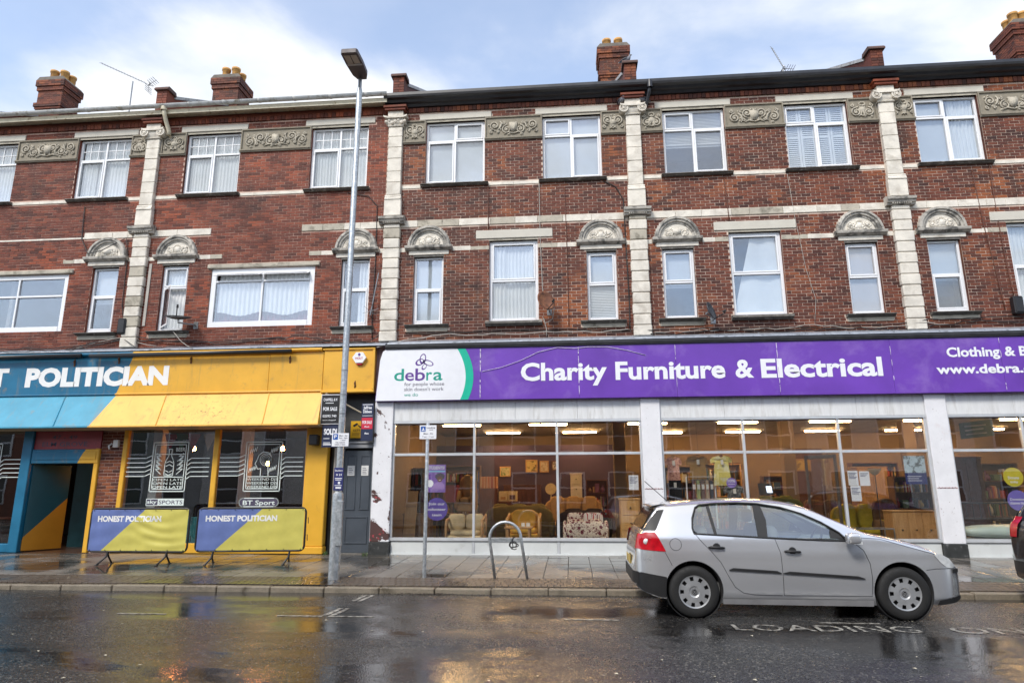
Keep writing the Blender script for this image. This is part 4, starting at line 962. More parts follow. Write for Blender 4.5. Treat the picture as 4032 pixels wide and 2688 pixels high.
# window joinery
for a, b_ in ((-10.695, -10.58), (-8.42, -8.29), (-6.16, -6.11)):
    mb = MB(); mb.cbox(a, b_, -.05, .06, .40, 3.03, .012); mb.build('mullion', YELP, pf)
mb = MB(); mb.cbox(-10.70, -5.62, -.06, .1, .2, .42, .012); mb.build('window_base', YELP, pf)
mb = MB(); mb.cbox(-6.108, -5.62, -.10, .1, .36, 3.03, .015); mb.build('pier', YELP, pf)
mb = MB(); mb.cbox(-6.13, -5.60, -.13, .1, .2, .36, .015); mb.build('pier_base', YELP, pf)
for a, b_ in ((-10.579, -8.421), (-8.289, -6.161), (-17.5, -13.245)):
    mb = MB(); mb.box(a, b_, .0, .008, .42, 3.02); mb.build('pub_pane', SHOPGLASS, pf)
mb = MB(); mb.cbox(-17.5, -13.245, -.05, .1, .2, .40, .012); mb.build('window_base', BLUP, pf)
mb = MB(); mb.tube([(-11.0, -.012, 2.72), (-11.05, -.05, 2.66), (-11.02, -.06, 2.58)], .02, 6); mb.cbox(-10.93, -10.80, -.09, -.012, 2.62, 2.80, .01); mb.build('wall_light', PUBTXT, pf)
# ---- white line graphics stuck on the pub windows
VINYL = pm('white_vinyl', (.72, .80, .76), .5, var=.03)
def ribbon(mb, pts, w_=.012, y=-.014, closed=False):
    k = len(pts)
    for i in range(k if closed else k-1):
        (x0, z0), (x1, z1) = pts[i], pts[(i+1) % k]; d = math.hypot(x1-x0, z1-z0)
        if d < 1e-6: continue
        nx, nz_ = -(z1-z0)/d*w_, (x1-x0)/d*w_; ex, ez = (x1-x0)/d*w_, (z1-z0)/d*w_
        mb.add([(x0-ex+nx, y, z0-ez+nz_), (x0-ex-nx, y, z0-ez-nz_), (x1+ex-nx, y, z1+ez-nz_), (x1+ex+nx, y, z1+ez+nz_)], [(0, 1, 2, 3)])
def poster_graphic(label, x0, x1, z0, z1, word, right_end, pic):
    t = thing('window_graphic', label, 'window graphic', (x0, -.014, z0)); W_ = x1-x0
    f = MB(); ribbon(f, [(x0, z0), (x1, z0), (x1, z1), (x0, z1)], .011, closed=True); ribbon(f, [(x0+.055, z0+.055), (x1-.055, z0+.055), (x1-.055, z1-.055), (x0+.055, z1-.055)], .009, closed=True); ribbon(f, [(x0+.055, z0+.33), (x1-.055, z0+.33)], .009); f.build('frame_line', VINYL, t)
    s = MB()
    for q in range(5):
        z = z0+.27+q*.105
        ribbon(s, [(x0-.62, z+.08-(.1 if False else 0)), (x0-.16, z+.08), (x0-.0, z+.15)], .009)
        ribbon(s, [(x1, z), (x1+.10, z+.075), (x1+right_end, z+.075)], .009)
    s.build('stripe', VINYL, t)
    for q, b_ in enumerate((.012, .004, -.004)): text(word, x0+.07, x1-.06, z0+.07+q*.085, z0+.07+q*.085+.06, -.014, bold=b_).build('lettering', VINYL, t)
    p = MB(); cx = (x0+x1)/2; zb = z0+.36
    if pic == 'bottle':
        ribbon(p, [(cx-.11, zb), (cx-.11, zb+.28), (cx-.09, zb+.36), (cx-.035, zb+.46), (cx-.035, zb+.62), (cx+.035, zb+.62), (cx+.035, zb+.46), (cx+.09, zb+.36), (cx+.11, zb+.28), (cx+.11, zb)], .009, closed=True)
        for z in (.05, .12, .22, .30): ribbon(p, [(cx-.08, zb+z), (cx, zb+z-.04 if z < .2 else zb+z+.04), (cx+.08, zb+z)], .008)
        for s_ in (-1, 1):
            for k in range(4): ribbon(p, [(cx+s_*.20, zb+.04+k*.10), (cx+s_*.34, zb+.16+k*.10), (cx+s_*.22, zb+.15+k*.10), (cx+s_*.33, zb+.22+k*.10)], .008)
        ribbon(p, [(x0+.06, zb+.5), (x1-.06, zb+.5)], .008); text('BEER', x1-.30, x1-.08, z1-.21, z1-.12, -.014, bold=.0).build('lettering', VINYL, t)
    else:
        ribbon(p, [(cx-.05, zb), (cx-.05, zb+.16), (cx-.13, zb+.14), (cx-.16, zb+.22), (cx-.20, zb+.26), (cx-.15, zb+.36), (cx-.12, zb+.46), (cx-.02, zb+.54), (cx+.12, zb+.52), (cx+.20, zb+.42), (cx+.19, zb+.30), (cx+.12, zb+.22), (cx+.14, zb)], .009)
        for r_ in (.14, .10, .065, .03): ribbon(p, [(cx+.06+r_*math.cos(a*.314), zb+.36+r_*math.sin(a*.314)) for a in range(20)], .007, closed=True)
        for a, b_ in ((x0+.1, zb+.55), (x1-.27, zb+.55), (x0+.1, zb+.12), (x1-.28, zb+.12)): ribbon(p, [(a+k*.024, b_+(.05 if k % 2 else -.05)+k*.008) for k in range(8)], .007)
    p.build('line_drawing', VINYL, t)
poster_graphic('white line drawing of a bottle over OPEN LATE on pub window', -9.93, -9.06, 1.59, 2.73, 'OPEN LATE', .55, 'bottle')
poster_graphic('white line drawing of a headphone listener over WEEKEND DJS on pub window', -7.62, -6.75, 1.59, 2.72, 'WEEKEND DJS', .52, 'head')
poster_graphic('white line drawing with striped lines on the window left of the pub door', -14.70, -13.83, 1.59, 2.73, 'OPEN LATE', .55, 'bottle')
def sticker(label, x0, x1, z0, z1, word, style):
    t = thing('window_sticker', label, 'sticker', (x0, -.014, z0))
    if style == 'box':
        m_ = MB(); m_.box(x0, x1, -.016, -.012, z0, z1); m_.build('backing', VINYL, t); m_ = MB(); xm = x0+(x1-x0)*.31; m_.box(x0+.015, xm, -.0185, -.0165, z0+.015, z1-.015); m_.build('dark_field', INKP, t)
        text('sky', x0+.03, xm-.02, z0+.05, z1-.03, -.0195, bold=.02).build('lettering', VINYL, t); text('SPORTS', xm+.03, x1-.03, z0+.035, z1-.035, -.0175, bold=.01).build('lettering', INKP, t)
    else:
        m_ = MB(); r_ = (z1-z0)/2; pts = [(x1-r_+r_*math.cos(a), (z0+z1)/2+r_*math.sin(a)) for a in [R(-90+18*k) for k in range(11)]]+[(x0+r_+r_*math.cos(a), (z0+z1)/2+r_*math.sin(a)) for a in [R(90+18*k) for k in range(11)]]
        m_.prism(pts, 'Y', -.016, -.012); m_.build('backing', INKP, t); m_ = MB(); ribbon(m_, pts, .01, -.0175, True); m_.build('rim', VINYL, t)
        text('BT Sport', x0+.09, x1-.08, z0+.04, z1-.045, -.0175, bold=.015).build('lettering', VINYL, t)
sticker('white and black SPORTS sticker low on the pub window above the wrinkled banner', -9.97, -9.04, 1.265, 1.425, 'sky SPORTS', 'box')
sticker('rounded black Sport sticker low on the pub window above the taut banner', -7.69, -6.75, 1.24, 1.43, 'BT Sport', 'pill')

# ---- narrow side door between pub and shop
sd = thing('side_door', 'narrow slate grey panelled door between the yellow pub pier and the peeling pillar', 'door', (-4.9, 0, WB))
SLG = pm('slate_grey_paint', (.060, .072, .088), .4, var=.1, vscale=3)
mb = MB(); mb.box(-5.60, -4.53, .16, .24, WB, 3.9); mb.build('recess_wall', pm('recess_grey', (.055, .058, .06), .7, var=.25, vscale=6), sd)
mb = MB(); mb.cbox(-5.26, -4.57, .06, .12, WB+.02, 2.50, .006); leaf = mb.build('door_leaf', SLG, sd)
for a, b_, c, e in ((-5.20, -4.96, 1.16, 2.40), (-4.87, -4.63, 1.16, 2.40), (-5.18, -4.65, .42, 1.02)):
    mb = MB()
    for q in ((a, b_, e-.03, e), (a, b_, c, c+.03), (a, a+.03, c+.03, e-.03), (b_-.03, b_, c+.03, e-.03)): mb.cbox(q[0], q[1], .045, .0595, q[2], q[3], .004)
    mb.build('panel_moulding', SLG, leaf)
for a in (-5.17, -4.84):
    mb = MB(); mb.box(a, a+.17, .048, .058, 1.93, 2.16); mb.build('notice_plate', pm('notice_paper', (.62, .62, .60), .6), leaf)
    mb = MB(); [mb.box(a+.03, a+.13-.02*(q % 2), .0465, .0478, 1.97+q*.04, 1.982+q*.04) for q in range(4)]; mb.build('notice_print', INKP, leaf)
mb = MB(); mb.cbox(-5.30, -4.55, .02, .159, 2.56, 2.66, .008); mb.cbox(-5.30, -4.55, -.01, .159, 2.663, 2.71, .008); mb.build('door_head', pm('pale_grey_trim', (.30, .31, .33), .5), sd)
mb = MB(); mb.cbox(-5.34, -5.268, .02, .159, WB, 2.559, .008); mb.cbox(-4.565, -4.535, -.03, .159, WB, 2.559, .006); mb.build('door_frame', pm('pale_grey_trim', (.30, .31, .33), .5), sd)
mb = MB(); mb.box(-5.3, -4.54, -.05, .16, WB-.04, WB+.018); mb.build('threshold', STONE_D, sd)
mb = MB(); mb.tube([(-5.46, .02, .75), (-5.46, .02, 2.6), (-5.44, .03, 3.0)], .035, 8); tag(mb.build('waste_pipe', CABLE_W, None, True), 'slim white vertical pipe beside the yellow pub pier', 'pipe')

# ================================================================== SHOP INTERIOR
FZ = .28                                                            # shop floor
def wood(name, a, b_, rough=.45):
    if name in MATS: return MATS[name]
    m, n, l, bs = node_mat(name); v = objcoord(n, l, (1, 1, .12)); t = noise(n, l, v, 14, 8, .6, 1.2)
    l.new(mixc(n, l, mrange(n, l, t, .35, .65), a, b_), bs.inputs['Base Color']); bs.inputs['Roughness'].default_value = rough; return m
OAK = wood('oak', (.36, .19, .075), (.48, .28, .12)); PINE = wood('pine', (.50, .27, .09), (.60, .36, .14)); MAHOG = wood('mahogany', (.085, .028, .015), (.15, .05, .025)); WALNUT = wood('walnut', (.13, .065, .03), (.20, .10, .045))
CREAMW = pm('shop_wall_cream', (.27, .18, .095), .8, var=.05); AUBERG = pm('shop_wall_aubergine', (.060, .036, .072), .75, var=.12, vscale=2)
CARPET = pm('shop_carpet', (.06, .05, .045), .95, var=.3, vscale=30)
m, n, l, b = node_mat('ceiling_tile'); v = objcoord(n, l); br_n = n.new('ShaderNodeTexBrick'); l.new(v, br_n.inputs['Vector']); br_n.offset = 0; br_n.inputs['Scale'].default_value = 1.0
br_n.inputs['Brick Width'].default_value = .6; br_n.inputs['Row Height'].default_value = .6; br_n.inputs['Mortar Size'].default_value = .012; br_n.inputs['Color1'].default_value = (.46, .40, .31, 1); br_n.inputs['Color2'].default_value = (.42, .365, .28, 1); br_n.inputs['Mortar'].default_value = (.24, .21, .16, 1)
l.new(br_n.outputs[0], b.inputs['Base Color']); b.inputs['Roughness'].default_value = .85; CEIL = m
sh = thing('shop_room', 'warm lit showroom behind the display windows with cream walls and tiled ceiling', 'room', (4, 4, FZ)); sh['kind'] = 'structure'
mb = MB(); mb.box(-4.5, 14.2, .05, 8.98, FZ-.2, FZ); mb.build('shop_floor', CARPET, sh)
mb = MB(); mb.box(-4.5, 14.2, .10, 8.98, 3.42, 3.5); mb.build('shop_ceiling', CEIL, sh)
mb = MB(); mb.box(-4.5, 14.2, 7.9, 8.0, FZ, 3.42); mb.box(-4.5, -4.35, .12, 7.89, FZ, 3.42); mb.box(14.0, 14.2, .12, 7.89, FZ, 3.42); mb.build('shop_wall', CREAMW, sh)
mb = MB(); mb.box(-4.34, 1.45, 6.3, 6.4, FZ, 3.0); mb.build('accent_wall', AUBERG, sh)
for x, y in ((1.32, 3.0), (5.9, 3.5), (9.4, 4.2)):
    mb = MB(); mb.cbox(x-.16, x+.16, y, y+.32, FZ, 3.42, .01); mb.build('column', CREAMW, sh)
TUBE = emit_mat('fluorescent_tube', (1.0, .62, .28), 42.0)
for x in (-3.0, -.6, 2.1, 4.5, 6.9, 9.3, 11.7):
    for y, dx in ((3.1, 0), (6.2, .9)):
        if y == 6.2 and x < 1.4: y = 5.7
        x = x+dx
        t = thing('ceiling_light', 'warm white fluorescent strip light on the showroom ceiling', 'light', (x, y, 3.4), 'strip lights on the showroom ceiling')
        mb = MB(); mb.cbox(x-.63, x+.63, y-.06, y+.06, 3.37, 3.418, .008); mb.build('batten', UPVC, t)
        mb = MB(); mb.cbox(x-.52, x+.52, y-.045, y+.045, 3.325, 3.368, .01); mb.build('tube', TUBE, t)

def cushion(x0, x1, y0, y1, z0, z1, puff=.5, n_=7):
    mb = MB(); cx, cy, cz = (x0+x1)/2, (y0+y1)/2, (z0+z1)/2; a, b_, c = (x1-x0)/2, (y1-y0)/2, (z1-z0)/2; e = 1-puff*.6
    def sp(v, k): return math.copysign(abs(v)**k, v)
    def fn(u, v):
        th = u*2*math.pi; ph = (v-.5)*math.pi
        return (cx+a*sp(math.cos(ph), e*.7)*sp(math.cos(th), e*.7), cy+b_*sp(math.cos(ph), e*.7)*sp(math.sin(th), e*.7), cz+c*sp(math.sin(ph), e))
    mb.grid(fn, n_*4, n_*2); return mb
def fabric(name, c, var=.15): return pm(name, c, .9, var=var, vscale=9, bump=.3, bscale=140, spec=.15)
def sofa(name, label, cat, x0, x1, y0, y1, h, mat, seats=2, pillow=None, arm=.16, wood_arm=None, face=-1, seat_h=.42, group=None):
    """face=-1: the sitter looks at the street (back at y1); +1: the back is at y0"""
    t = thing(name, label, cat, ((x0+x1)/2, (y0+y1)/2, FZ), group); D = y1-y0
    yb0, yb1 = (y1-.22, y1) if face < 0 else (y0, y0+.22)
    ys0, ys1 = (y0+.03, y1-.2) if face < 0 else (y0+.2, y1-.03)
    b_ = MB(); b_.cbox(x0+arm*.6, x1-arm*.6, y0+.04, y1-.04, FZ+.06, FZ+.27, .03); b_.build('base', mat, t)
    o = cushion(x0+.04, x1-.04, yb0, yb1, FZ+.2, FZ+h, .45).build('back', mat, t, True)
    for i in range(seats):
        a = x0+arm+(x1-x0-2*arm)*i/seats; e = x0+arm+(x1-x0-2*arm)*(i+1)/seats
        cushion(a, e, ys0, ys1, FZ+.24, FZ+seat_h, .5).build('seat_cushion', mat, t, True)
        cushion(a+.02, e-.02, (yb0-.14 if face < 0 else yb1-.04), (yb0+.06 if face < 0 else yb1+.14), FZ+seat_h-.05, FZ+h+.04, .6).build('back_cushion', mat, t, True)
    for s, (a, e) in enumerate(((x0, x0+arm), (x1-arm, x1))):
        if wood_arm:
            m_ = MB(); xm = (a+e)/2; m_.tube([(xm, y0+.04, FZ), (xm, y0+.03, FZ+.5), (xm, y0+.10, FZ+.62), (xm, (y0+y1)/2, FZ+.64), (xm, y1-.05, FZ+.72)], [.03, .03, .035, .035, .03], 8); m_.tube([(xm, y1-.06, FZ), (xm, y1-.05, FZ+.72)], .028, 8); m_.tube([(xm, y0+.05, FZ+.22), (xm, y1-.05, FZ+.22)], .025, 8); m_.build('arm', wood_arm, t, True)
        else: cushion(a, e, y0, y1-.05, FZ+.08, FZ+.60, .35).build('arm', mat, t, True)
    for (x, y) in ((x0+.1, y0+.1), (x1-.1, y0+.1), (x0+.1, y1-.1), (x1-.1, y1-.1)):
        m_ = MB(); m_.lathe([(.022, FZ), (.03, FZ+.07)], (x, y, 0), 'Z', 8); m_.build('leg', wood_arm or MAHOG, t)
    if pillow:
        for (px, pw, pm_) in pillow:
            c = cushion(px, px+pw, (ys0+ys1)/2, (ys0+ys1)/2+.18, FZ+seat_h-.02, FZ+seat_h+.36, .7); c.build('loose_cushion', pm_, t, True)
    return t
def floral_mat():
    m, n, l, b = node_mat('floral_fabric'); v = objcoord(n, l); vo = n.new('ShaderNodeTexVoronoi'); vo.inputs['Scale'].default_value = 9; l.new(v, vo.inputs['Vector'])
    k = mrange(n, l, math_(n, l, 'ADD', vo.outputs['Distance'], math_(n, l, 'MULTIPLY', noise(n, l, v, 14, 4), .35)), .50, .52); k2 = mrange(n, l, noise(n, l, v, 16, 3, .5, 1.5), .56, .58)
    c = mixc(n, l, k, (.14, .018, .03), (.66, .56, .44)); c = mixc(n, l, math_(n, l, 'MULTIPLY', k, k2), c, (.14, .018, .03)); l.new(c, b.inputs['Base Color']); b.inputs['Roughness'].default_value = .9; return m
def stripe_mat(name, cols, scale=40, axis=(1, 0, 0)):
    m, n, l, b = node_mat(name); v = objcoord(n, l, (scale, scale, .2)); t = noise(n, l, v, 1.0, 1); r_ = n.new('ShaderNodeValToRGB'); r_.color_ramp.interpolation = 'CONSTANT'; l.new(t, r_.inputs[0]); e = r_.color_ramp.elements
    e[0].color = rgba(cols[0]); e[1].position = .62; e[1].color = rgba(cols[-1])
    for i, c in enumerate(cols[1:-1]): x = e.new(.40+.2*i/max(1, len(cols)-2)); x.color = rgba(c)
    l.new(r_.outputs[0], b.inputs['Base Color']); b.inputs['Roughness'].default_value = .9; return m
F_CREAM = fabric('cream_fabric', (.66, .52, .30)); F_YEL = fabric('mustard_fabric', (.66, .38, .06)); F_OLIVE = fabric('olive_fabric', (.22, .17, .05)); F_BLK = fabric('black_leather', (.022, .02, .02)); F_TAN = fabric('tan_fabric', (.42, .26, .11)); F_GRN = fabric('green_fabric', (.19, .18, .03)); F_BRN = fabric('brown_fabric', (.13, .075, .04)); F_LIME = fabric('lime_fabric', (.42, .34, .03))
FLORAL = floral_mat(); STRIPE_R = stripe_mat('red_stripe', [(.45, .03, .04), (.75, .68, .6), (.16, .02, .03)], 22)
sofa('armchair', 'cream cushioned armchair with pale wooden frame behind the volunteer sticker', 'armchair', -3.03, -2.05, .75, 1.6, .62, F_CREAM, 1, [(-2.98, .42, F_CREAM), (-2.55, .44, F_CREAM)], .13, OAK, seat_h=.40)
sofa('armchair', 'mustard yellow armchair with curved wooden arms behind the small table', 'armchair', -1.66, -.74, 1.45, 2.3, .80, F_YEL, 1, None, .13, PINE)
sofa('armchair', 'red and cream floral sofa with striped cushions in the middle display window', 'sofa', -.22, .86, .85, 1.7, .60, FLORAL, 2, [(-.12, .45, FLORAL), (.25, .5, STRIPE_R)], .10, face=1)
sofa('sofa', 'long olive brown sofa seen from behind the yellow armchair', 'sofa', -2.35, -.45, 2.75, 3.6, .92, F_OLIVE, 3, None, .2, face=1)
sofa('sofa', 'black leather sofa with its back to the floral sofa', 'sofa', -.42, 1.05, 2.6, 3.4, .80, F_BLK, 2, None, .2, face=1)
sofa('sofa', 'tan sofa with plump back cushions in front of the aubergine wall', 'sofa', -.85, .95, 3.9, 4.8, 1.10, F_TAN, 3, None, .2)
sofa('recliner_chair', 'tan recliner tipped up on a shelf behind the students poster', 'chair', -3.0, -2.45, 1.9, 2.7, .95, F_TAN, 1, None, .14, None).location.z = FZ+.72
sofa('sofa', 'green velvet sofa beyond the shop door', 'sofa', 4.5, 5.85, 2.3, 3.1, 1.12, F_GRN, 2, None, .2, face=1)
sofa('sofa', 'lime yellow sofa behind the floor lamp', 'sofa', 6.35, 7.55, 1.7, 2.5, .92, F_LIME, 2, None, .2, face=-1)
sofa('sofa', 'dull brown sofa stacked behind the lime sofa', 'sofa', 5.9, 7.3, 2.9, 3.7, 1.0, F_BRN, 2, None, .2)
sofa('armchair', 'dark brown armchair behind the oak sideboard', 'armchair', 7.25, 7.95, 1.6, 2.3, 1.05, F_BRN, 1, None, .15)
def cabinet(name, label, cat, x0, x1, y0, y1, z0, z1, mat, cols=1, rows_=3, knob=None, doors=False):
    t = thing(name, label, cat, ((x0+x1)/2, (y0+y1)/2, z0)); mb = MB(); mb.cbox(x0, x1, y0+.02, y1, z0+.04, z1-.03, .006); mb.build('carcass', mat, t); mb = MB(); mb.cbox(x0-.02, x1+.02, y0, y1, z1-.03, z1, .006); mb.build('top', mat, t); mb = MB(); mb.box(x0+.02, x1-.02, y0+.05, y1-.02, z0, z0+.04); mb.build('plinth', mat, t)
    for i in range(cols):
        for j in range(rows_):
            a, e = x0+.02+(x1-x0-.04)*i/cols+.006, x0+.02+(x1-x0-.04)*(i+1)/cols-.006; c, f = z0+.06+(z1-z0-.1)*j/rows_+.006, z0+.06+(z1-z0-.1)*(j+1)/rows_-.006
            mb = MB(); mb.cbox(a, e, y0, y0+.018, c, f, .006); dr = mb.build('door' if doors else 'drawer', mat, t)
            mb = MB(); kx = (a+e)/2 if not doors else (e-.04 if i % 2 == 0 else a+.04); mb.lathe([(0, y0-.03), (.018, y0-.025), (.014, y0-.005)], (kx, 0, (c+f)/2), 'Y', 8); mb.build('handle', knob or BLACKP, dr)
    return t
cabinet('sideboard', 'long oak sideboard with three round-knobbed drawers near the chipped pillar', 'sideboard', 7.05, 7.98, .55, 1.0, FZ, 1.13, OAK, 3, 1)
cabinet('cabinet', 'pale oak cabinet at the end of the first display window', 'cabinet', 1.12, 1.56, .6, 1.1, FZ, 1.40, PINE, 1, 3)
cabinet('drawer_tower', 'narrow white drawer tower before the aubergine wall', 'drawers', -.02, .32, 4.95, 5.3, FZ, 2.08, pm('white_melamine', (.7, .62, .48), .5), 1, 6)
cabinet('wardrobe', 'tall dark mahogany wardrobe behind the bed frame', 'wardrobe', 9.7, 10.5, 3.0, 3.6, FZ, 2.40, MAHOG, 2, 1, doors=True)
cabinet('wardrobe', 'honey pine wardrobe behind the lamp and the framed pictures', 'wardrobe', 7.9, 8.7, 4.2, 4.8, FZ, 2.2, PINE, 2, 1, doors=True)
cabinet('dresser', 'dark carved dresser against the aubergine wall', 'dresser', -2.1, -.95, 5.8, 6.25, FZ, 1.75, MAHOG, 3, 2)
cabinet('bookcase', 'dark wooden chest at the edge of the first display window', 'chest', -4.05, -3.4, .95, 1.4, FZ, 1.05, WALNUT, 1, 3)
cabinet('shop_counter', 'light wood counter beside the till', 'counter', 4.9, 5.7, 4.0, 4.6, FZ, 1.35, PINE, 2, 1, doors=True)
t = thing('leaning_board', 'bare wooden wardrobe side panel leaning by the peeling pillar', 'panel', (-3.85, .8, FZ)); mb = MB(); mb.add([(-4.0, .75, FZ), (-3.72, .75, FZ), (-3.70, .95, 1.58), (-3.98, .95, 1.58), (-4.0, .79, FZ), (-3.72, .79, FZ), (-3.70, .99, 1.58), (-3.98, .99, 1.58)], [(0, 1, 2, 3), (7, 6, 5, 4), (0, 4, 5, 1), (1, 5, 6, 2), (2, 6, 7, 3), (3, 7, 4, 0)]); mb.build('board', PINE, t)
for z in (.55, 1.2): mb = MB(); mb.box(-3.99, -3.72, .735, .745, z, z+.05); mb.v = [(x, y+(z_-FZ)*.155, z_) for x, y, z_ in mb.v]; mb.build('cleat', OAK, t)
t = thing('plastic_crate', 'red plastic crate on a shelf beside the students poster', 'crate', (-3.05, 1.9, 1.3)); mb = MB(); mb.prism([(-3.17, 1.30), (-2.93, 1.30), (-2.89, 1.68), (-3.21, 1.68)], 'Y', 1.8, 2.1); mb.build('tub', pm('red_plastic', (.36, .02, .02), .4), t); mb = MB(); mb.cbox(-3.23, -2.87, 1.78, 2.12, 1.66, 1.72, .01); mb.build('rim', pm('red_plastic', (.36, .02, .02), .4), t)
t = thing('shelf_unit', 'plain wooden shelf unit carrying the red crate and recliner', 'shelf', (-2.9, 2.2, FZ)); mb = MB(); mb.cbox(-3.4, -2.35, 1.75, 2.75, .96, 1.0, .005); mb.build('shelf', WALNUT, t); mb = MB(); mb.cbox(-3.4, -3.0, 1.75, 2.2, 1.26, 1.295, .005); mb.build('shelf', WALNUT, t)
for x, y, zt in ((-3.38, 1.78, 1.255), (-2.4, 1.78, .955), (-3.38, 2.7, .955), (-2.4, 2.7, .955), (-3.02, 1.78, .955)): mb = MB(); mb.box(x-.02, x+.02, y-.02, y+.02, FZ, zt); mb.build('post', WALNUT, t)
t = thing('easel', 'thin dark tripod easel between the two armchairs', 'easel', (-2.05, 1.9, FZ))
for a in ((-2.2, 1.75), (-1.86, 1.75), (-2.04, 2.2)): mb = MB(); mb.tube([(a[0], a[1], FZ), (-2.04, 1.92, 1.36)], .012, 6); mb.build('leg', MAHOG, t)
t = thing('coffee_table', 'small oak table with price cards before the yellow armchair', 'table', (-1.27, 1.1, FZ)); mb = MB(); mb.cbox(-1.60, -.93, .85, 1.3, .70, .745, .01); mb.build('table_top', OAK, t)
for x in (-1.52, -1.01):
    for y in (.9, 1.25): mb = MB(); mb.cbox(x-.03, x+.03, y-.03, y+.03, FZ, .699, .006); mb.build('leg', OAK, t)
for x, z in ((-1.2, .746), (-1.08, .746)): mb = MB(); mb.cbox(x, x+.09, 1.0, 1.01, z, z+.09, .002); tag(mb.build('price_card', pm('price_card', (.72, .68, .6), .6)), 'small white price card on the oak table', 'price card', 'price cards on the oak table')
def picture(label, x0, x1, z0, z1, y, inner, frame=MAHOG):
    t = thing('framed_picture', label, 'picture', ((x0+x1)/2, y, z0)); mb = MB(); f = .035
    for q in ((x0, x1, z1-f, z1), (x0, x1, z0, z0+f), (x0, x0+f, z0+f, z1-f), (x1-f, x1, z0+f, z1-f)): mb.cbox(q[0], q[1], y-.03, y, q[2], q[3], .005)
    mb.build('frame', frame, t); mb = MB(); mb.box(x0+f, x1-f, y-.012, y-.002, z0+f, z1-f); mb.build('mount', inner, t)
def art(name, a, b_, s): return pm(name, a, .6, var=.1, stain=b_, sscale=s, srange=(.5, .58))
picture('gold framed green landscape picture on the aubergine wall', -2.27, -1.92, 2.01, 2.33, 6.29, art('art_green', (.55, .50, .30), (.12, .22, .06), 6), PINE)
picture('yellow print of dark figures on the aubergine wall', -1.44, -1.06, 2.14, 2.53, 6.29, art('art_yellow', (.62, .46, .16), (.06, .05, .03), 8), PINE)
picture('pale map-like print on the aubergine wall', -.99, -.70, 2.14, 2.50, 6.29, art('art_pale', (.58, .48, .34), (.3, .2, .12), 12), OAK)
picture('small white-mounted print by the window post on the aubergine wall', -.61, -.40, 2.2, 2.50, 6.29, art('art_dark', (.6, .52, .4), (.05, .04, .04), 5))
picture('wide yellow landscape on the brown screen beyond the counter', 6.5, 6.95, 2.1, 2.45, 5.0, art('art_field', (.55, .38, .10), (.25, .16, .05), 4), OAK)
picture('dark portrait picture near the counter', 4.95, 5.2, 2.3, 2.7, 7.88, art('art_port', (.08, .05, .04), (.3, .2, .12), 6))
picture('pale picture above the counter', 5.3, 5.65, 2.1, 2.45, 7.88, art('art_p2', (.5, .42, .3), (.2, .12, .08), 7))
picture('small framed picture above the pine wardrobe', 8.1, 8.5, 2.45, 2.8, 7.88, art('art_p3', (.3, .22, .14), (.1, .05, .03), 5))
t = thing('display_screen', 'brown partition screen carrying a landscape picture', 'screen', (6.7, 5.1, FZ)); mb = MB(); mb.cbox(6.3, 7.3, 5.01, 5.06, FZ, 2.75, .005); mb.build('board', pm('brown_board', (.12, .045, .02), .6), t)
for x in (6.35, 7.25): mb = MB(); mb.box(x-.03, x+.03, 4.9, 5.2, FZ-.0, FZ+.04); mb.build('foot', BLACKP, t)
t = thing('desk_fan', 'cream round desk fan on the back of the tan sofa', 'fan', (-.6, 4.86, FZ)); mb = MB(); mb.lathe([(0, 4.80), (.16, 4.80), (.165, 4.83), (.16, 4.88), (0, 4.9)], (-.6, 0, 1.62), 'Y', 20); mb.build('cage', F_CREAM, t); mb = MB(); mb.tube([(-.6, 4.86, FZ), (-.6, 4.86, 1.5)], .02, 6); mb.lathe([(.16, FZ), (.14, FZ+.03), (.03, FZ+.05)], (-.6, 4.86, 0), 'Z', 14); mb.build('stand', F_CREAM, t)
t = thing('clothes_rack', 'rack of striped folded textiles by the aubergine wall', 'rack', (-2.47, 5.1, FZ)); mb = MB(); mb.cbox(-2.72, -2.22, 4.9, 5.3, 1.64, 1.99, .01); mb.build('textiles', stripe_mat('striped_textile', [(.5, .16, .08), (.6, .45, .3), (.3, .06, .05), (.55, .3, .12)], 30), t); mb = MB(); mb.cbox(-2.74, -2.20, 4.88, 5.32, FZ, 1.63, .01); mb.build('base', MAHOG, t)
for k, (a, e) in enumerate(((-2.15, -1.9), (-1.88, -1.62))): t = thing('carton', ['plain cream carton on the table behind the olive sofa', 'cream carton with dark print behind the olive sofa'][k], 'carton', (a, 4.9, 1.27)); mb = MB(); mb.cbox(a, e, 4.9, 5.2, 1.27, 1.56, .006); mb.build('box', F_CREAM, t); mb = MB(); mb.box(a+.05, e-.05, 4.893, 4.8995, 1.32, 1.4+.05*k); mb.build('print', MAHOG if k else OAK, t)
t = thing('table', 'dark side table carrying two cream cartons', 'table', (-1.9, 5, FZ)); mb = MB(); mb.cbox(-2.18, -1.55, 4.8, 5.3, 1.22, 1.268, .008); mb.build('table_top', MAHOG, t)
for x in (-2.12, -1.6):
    for y in (4.85, 5.25): mb = MB(); mb.box(x-.025, x+.025, y-.025, y+.025, FZ, 1.219); mb.build('leg', MAHOG, t)
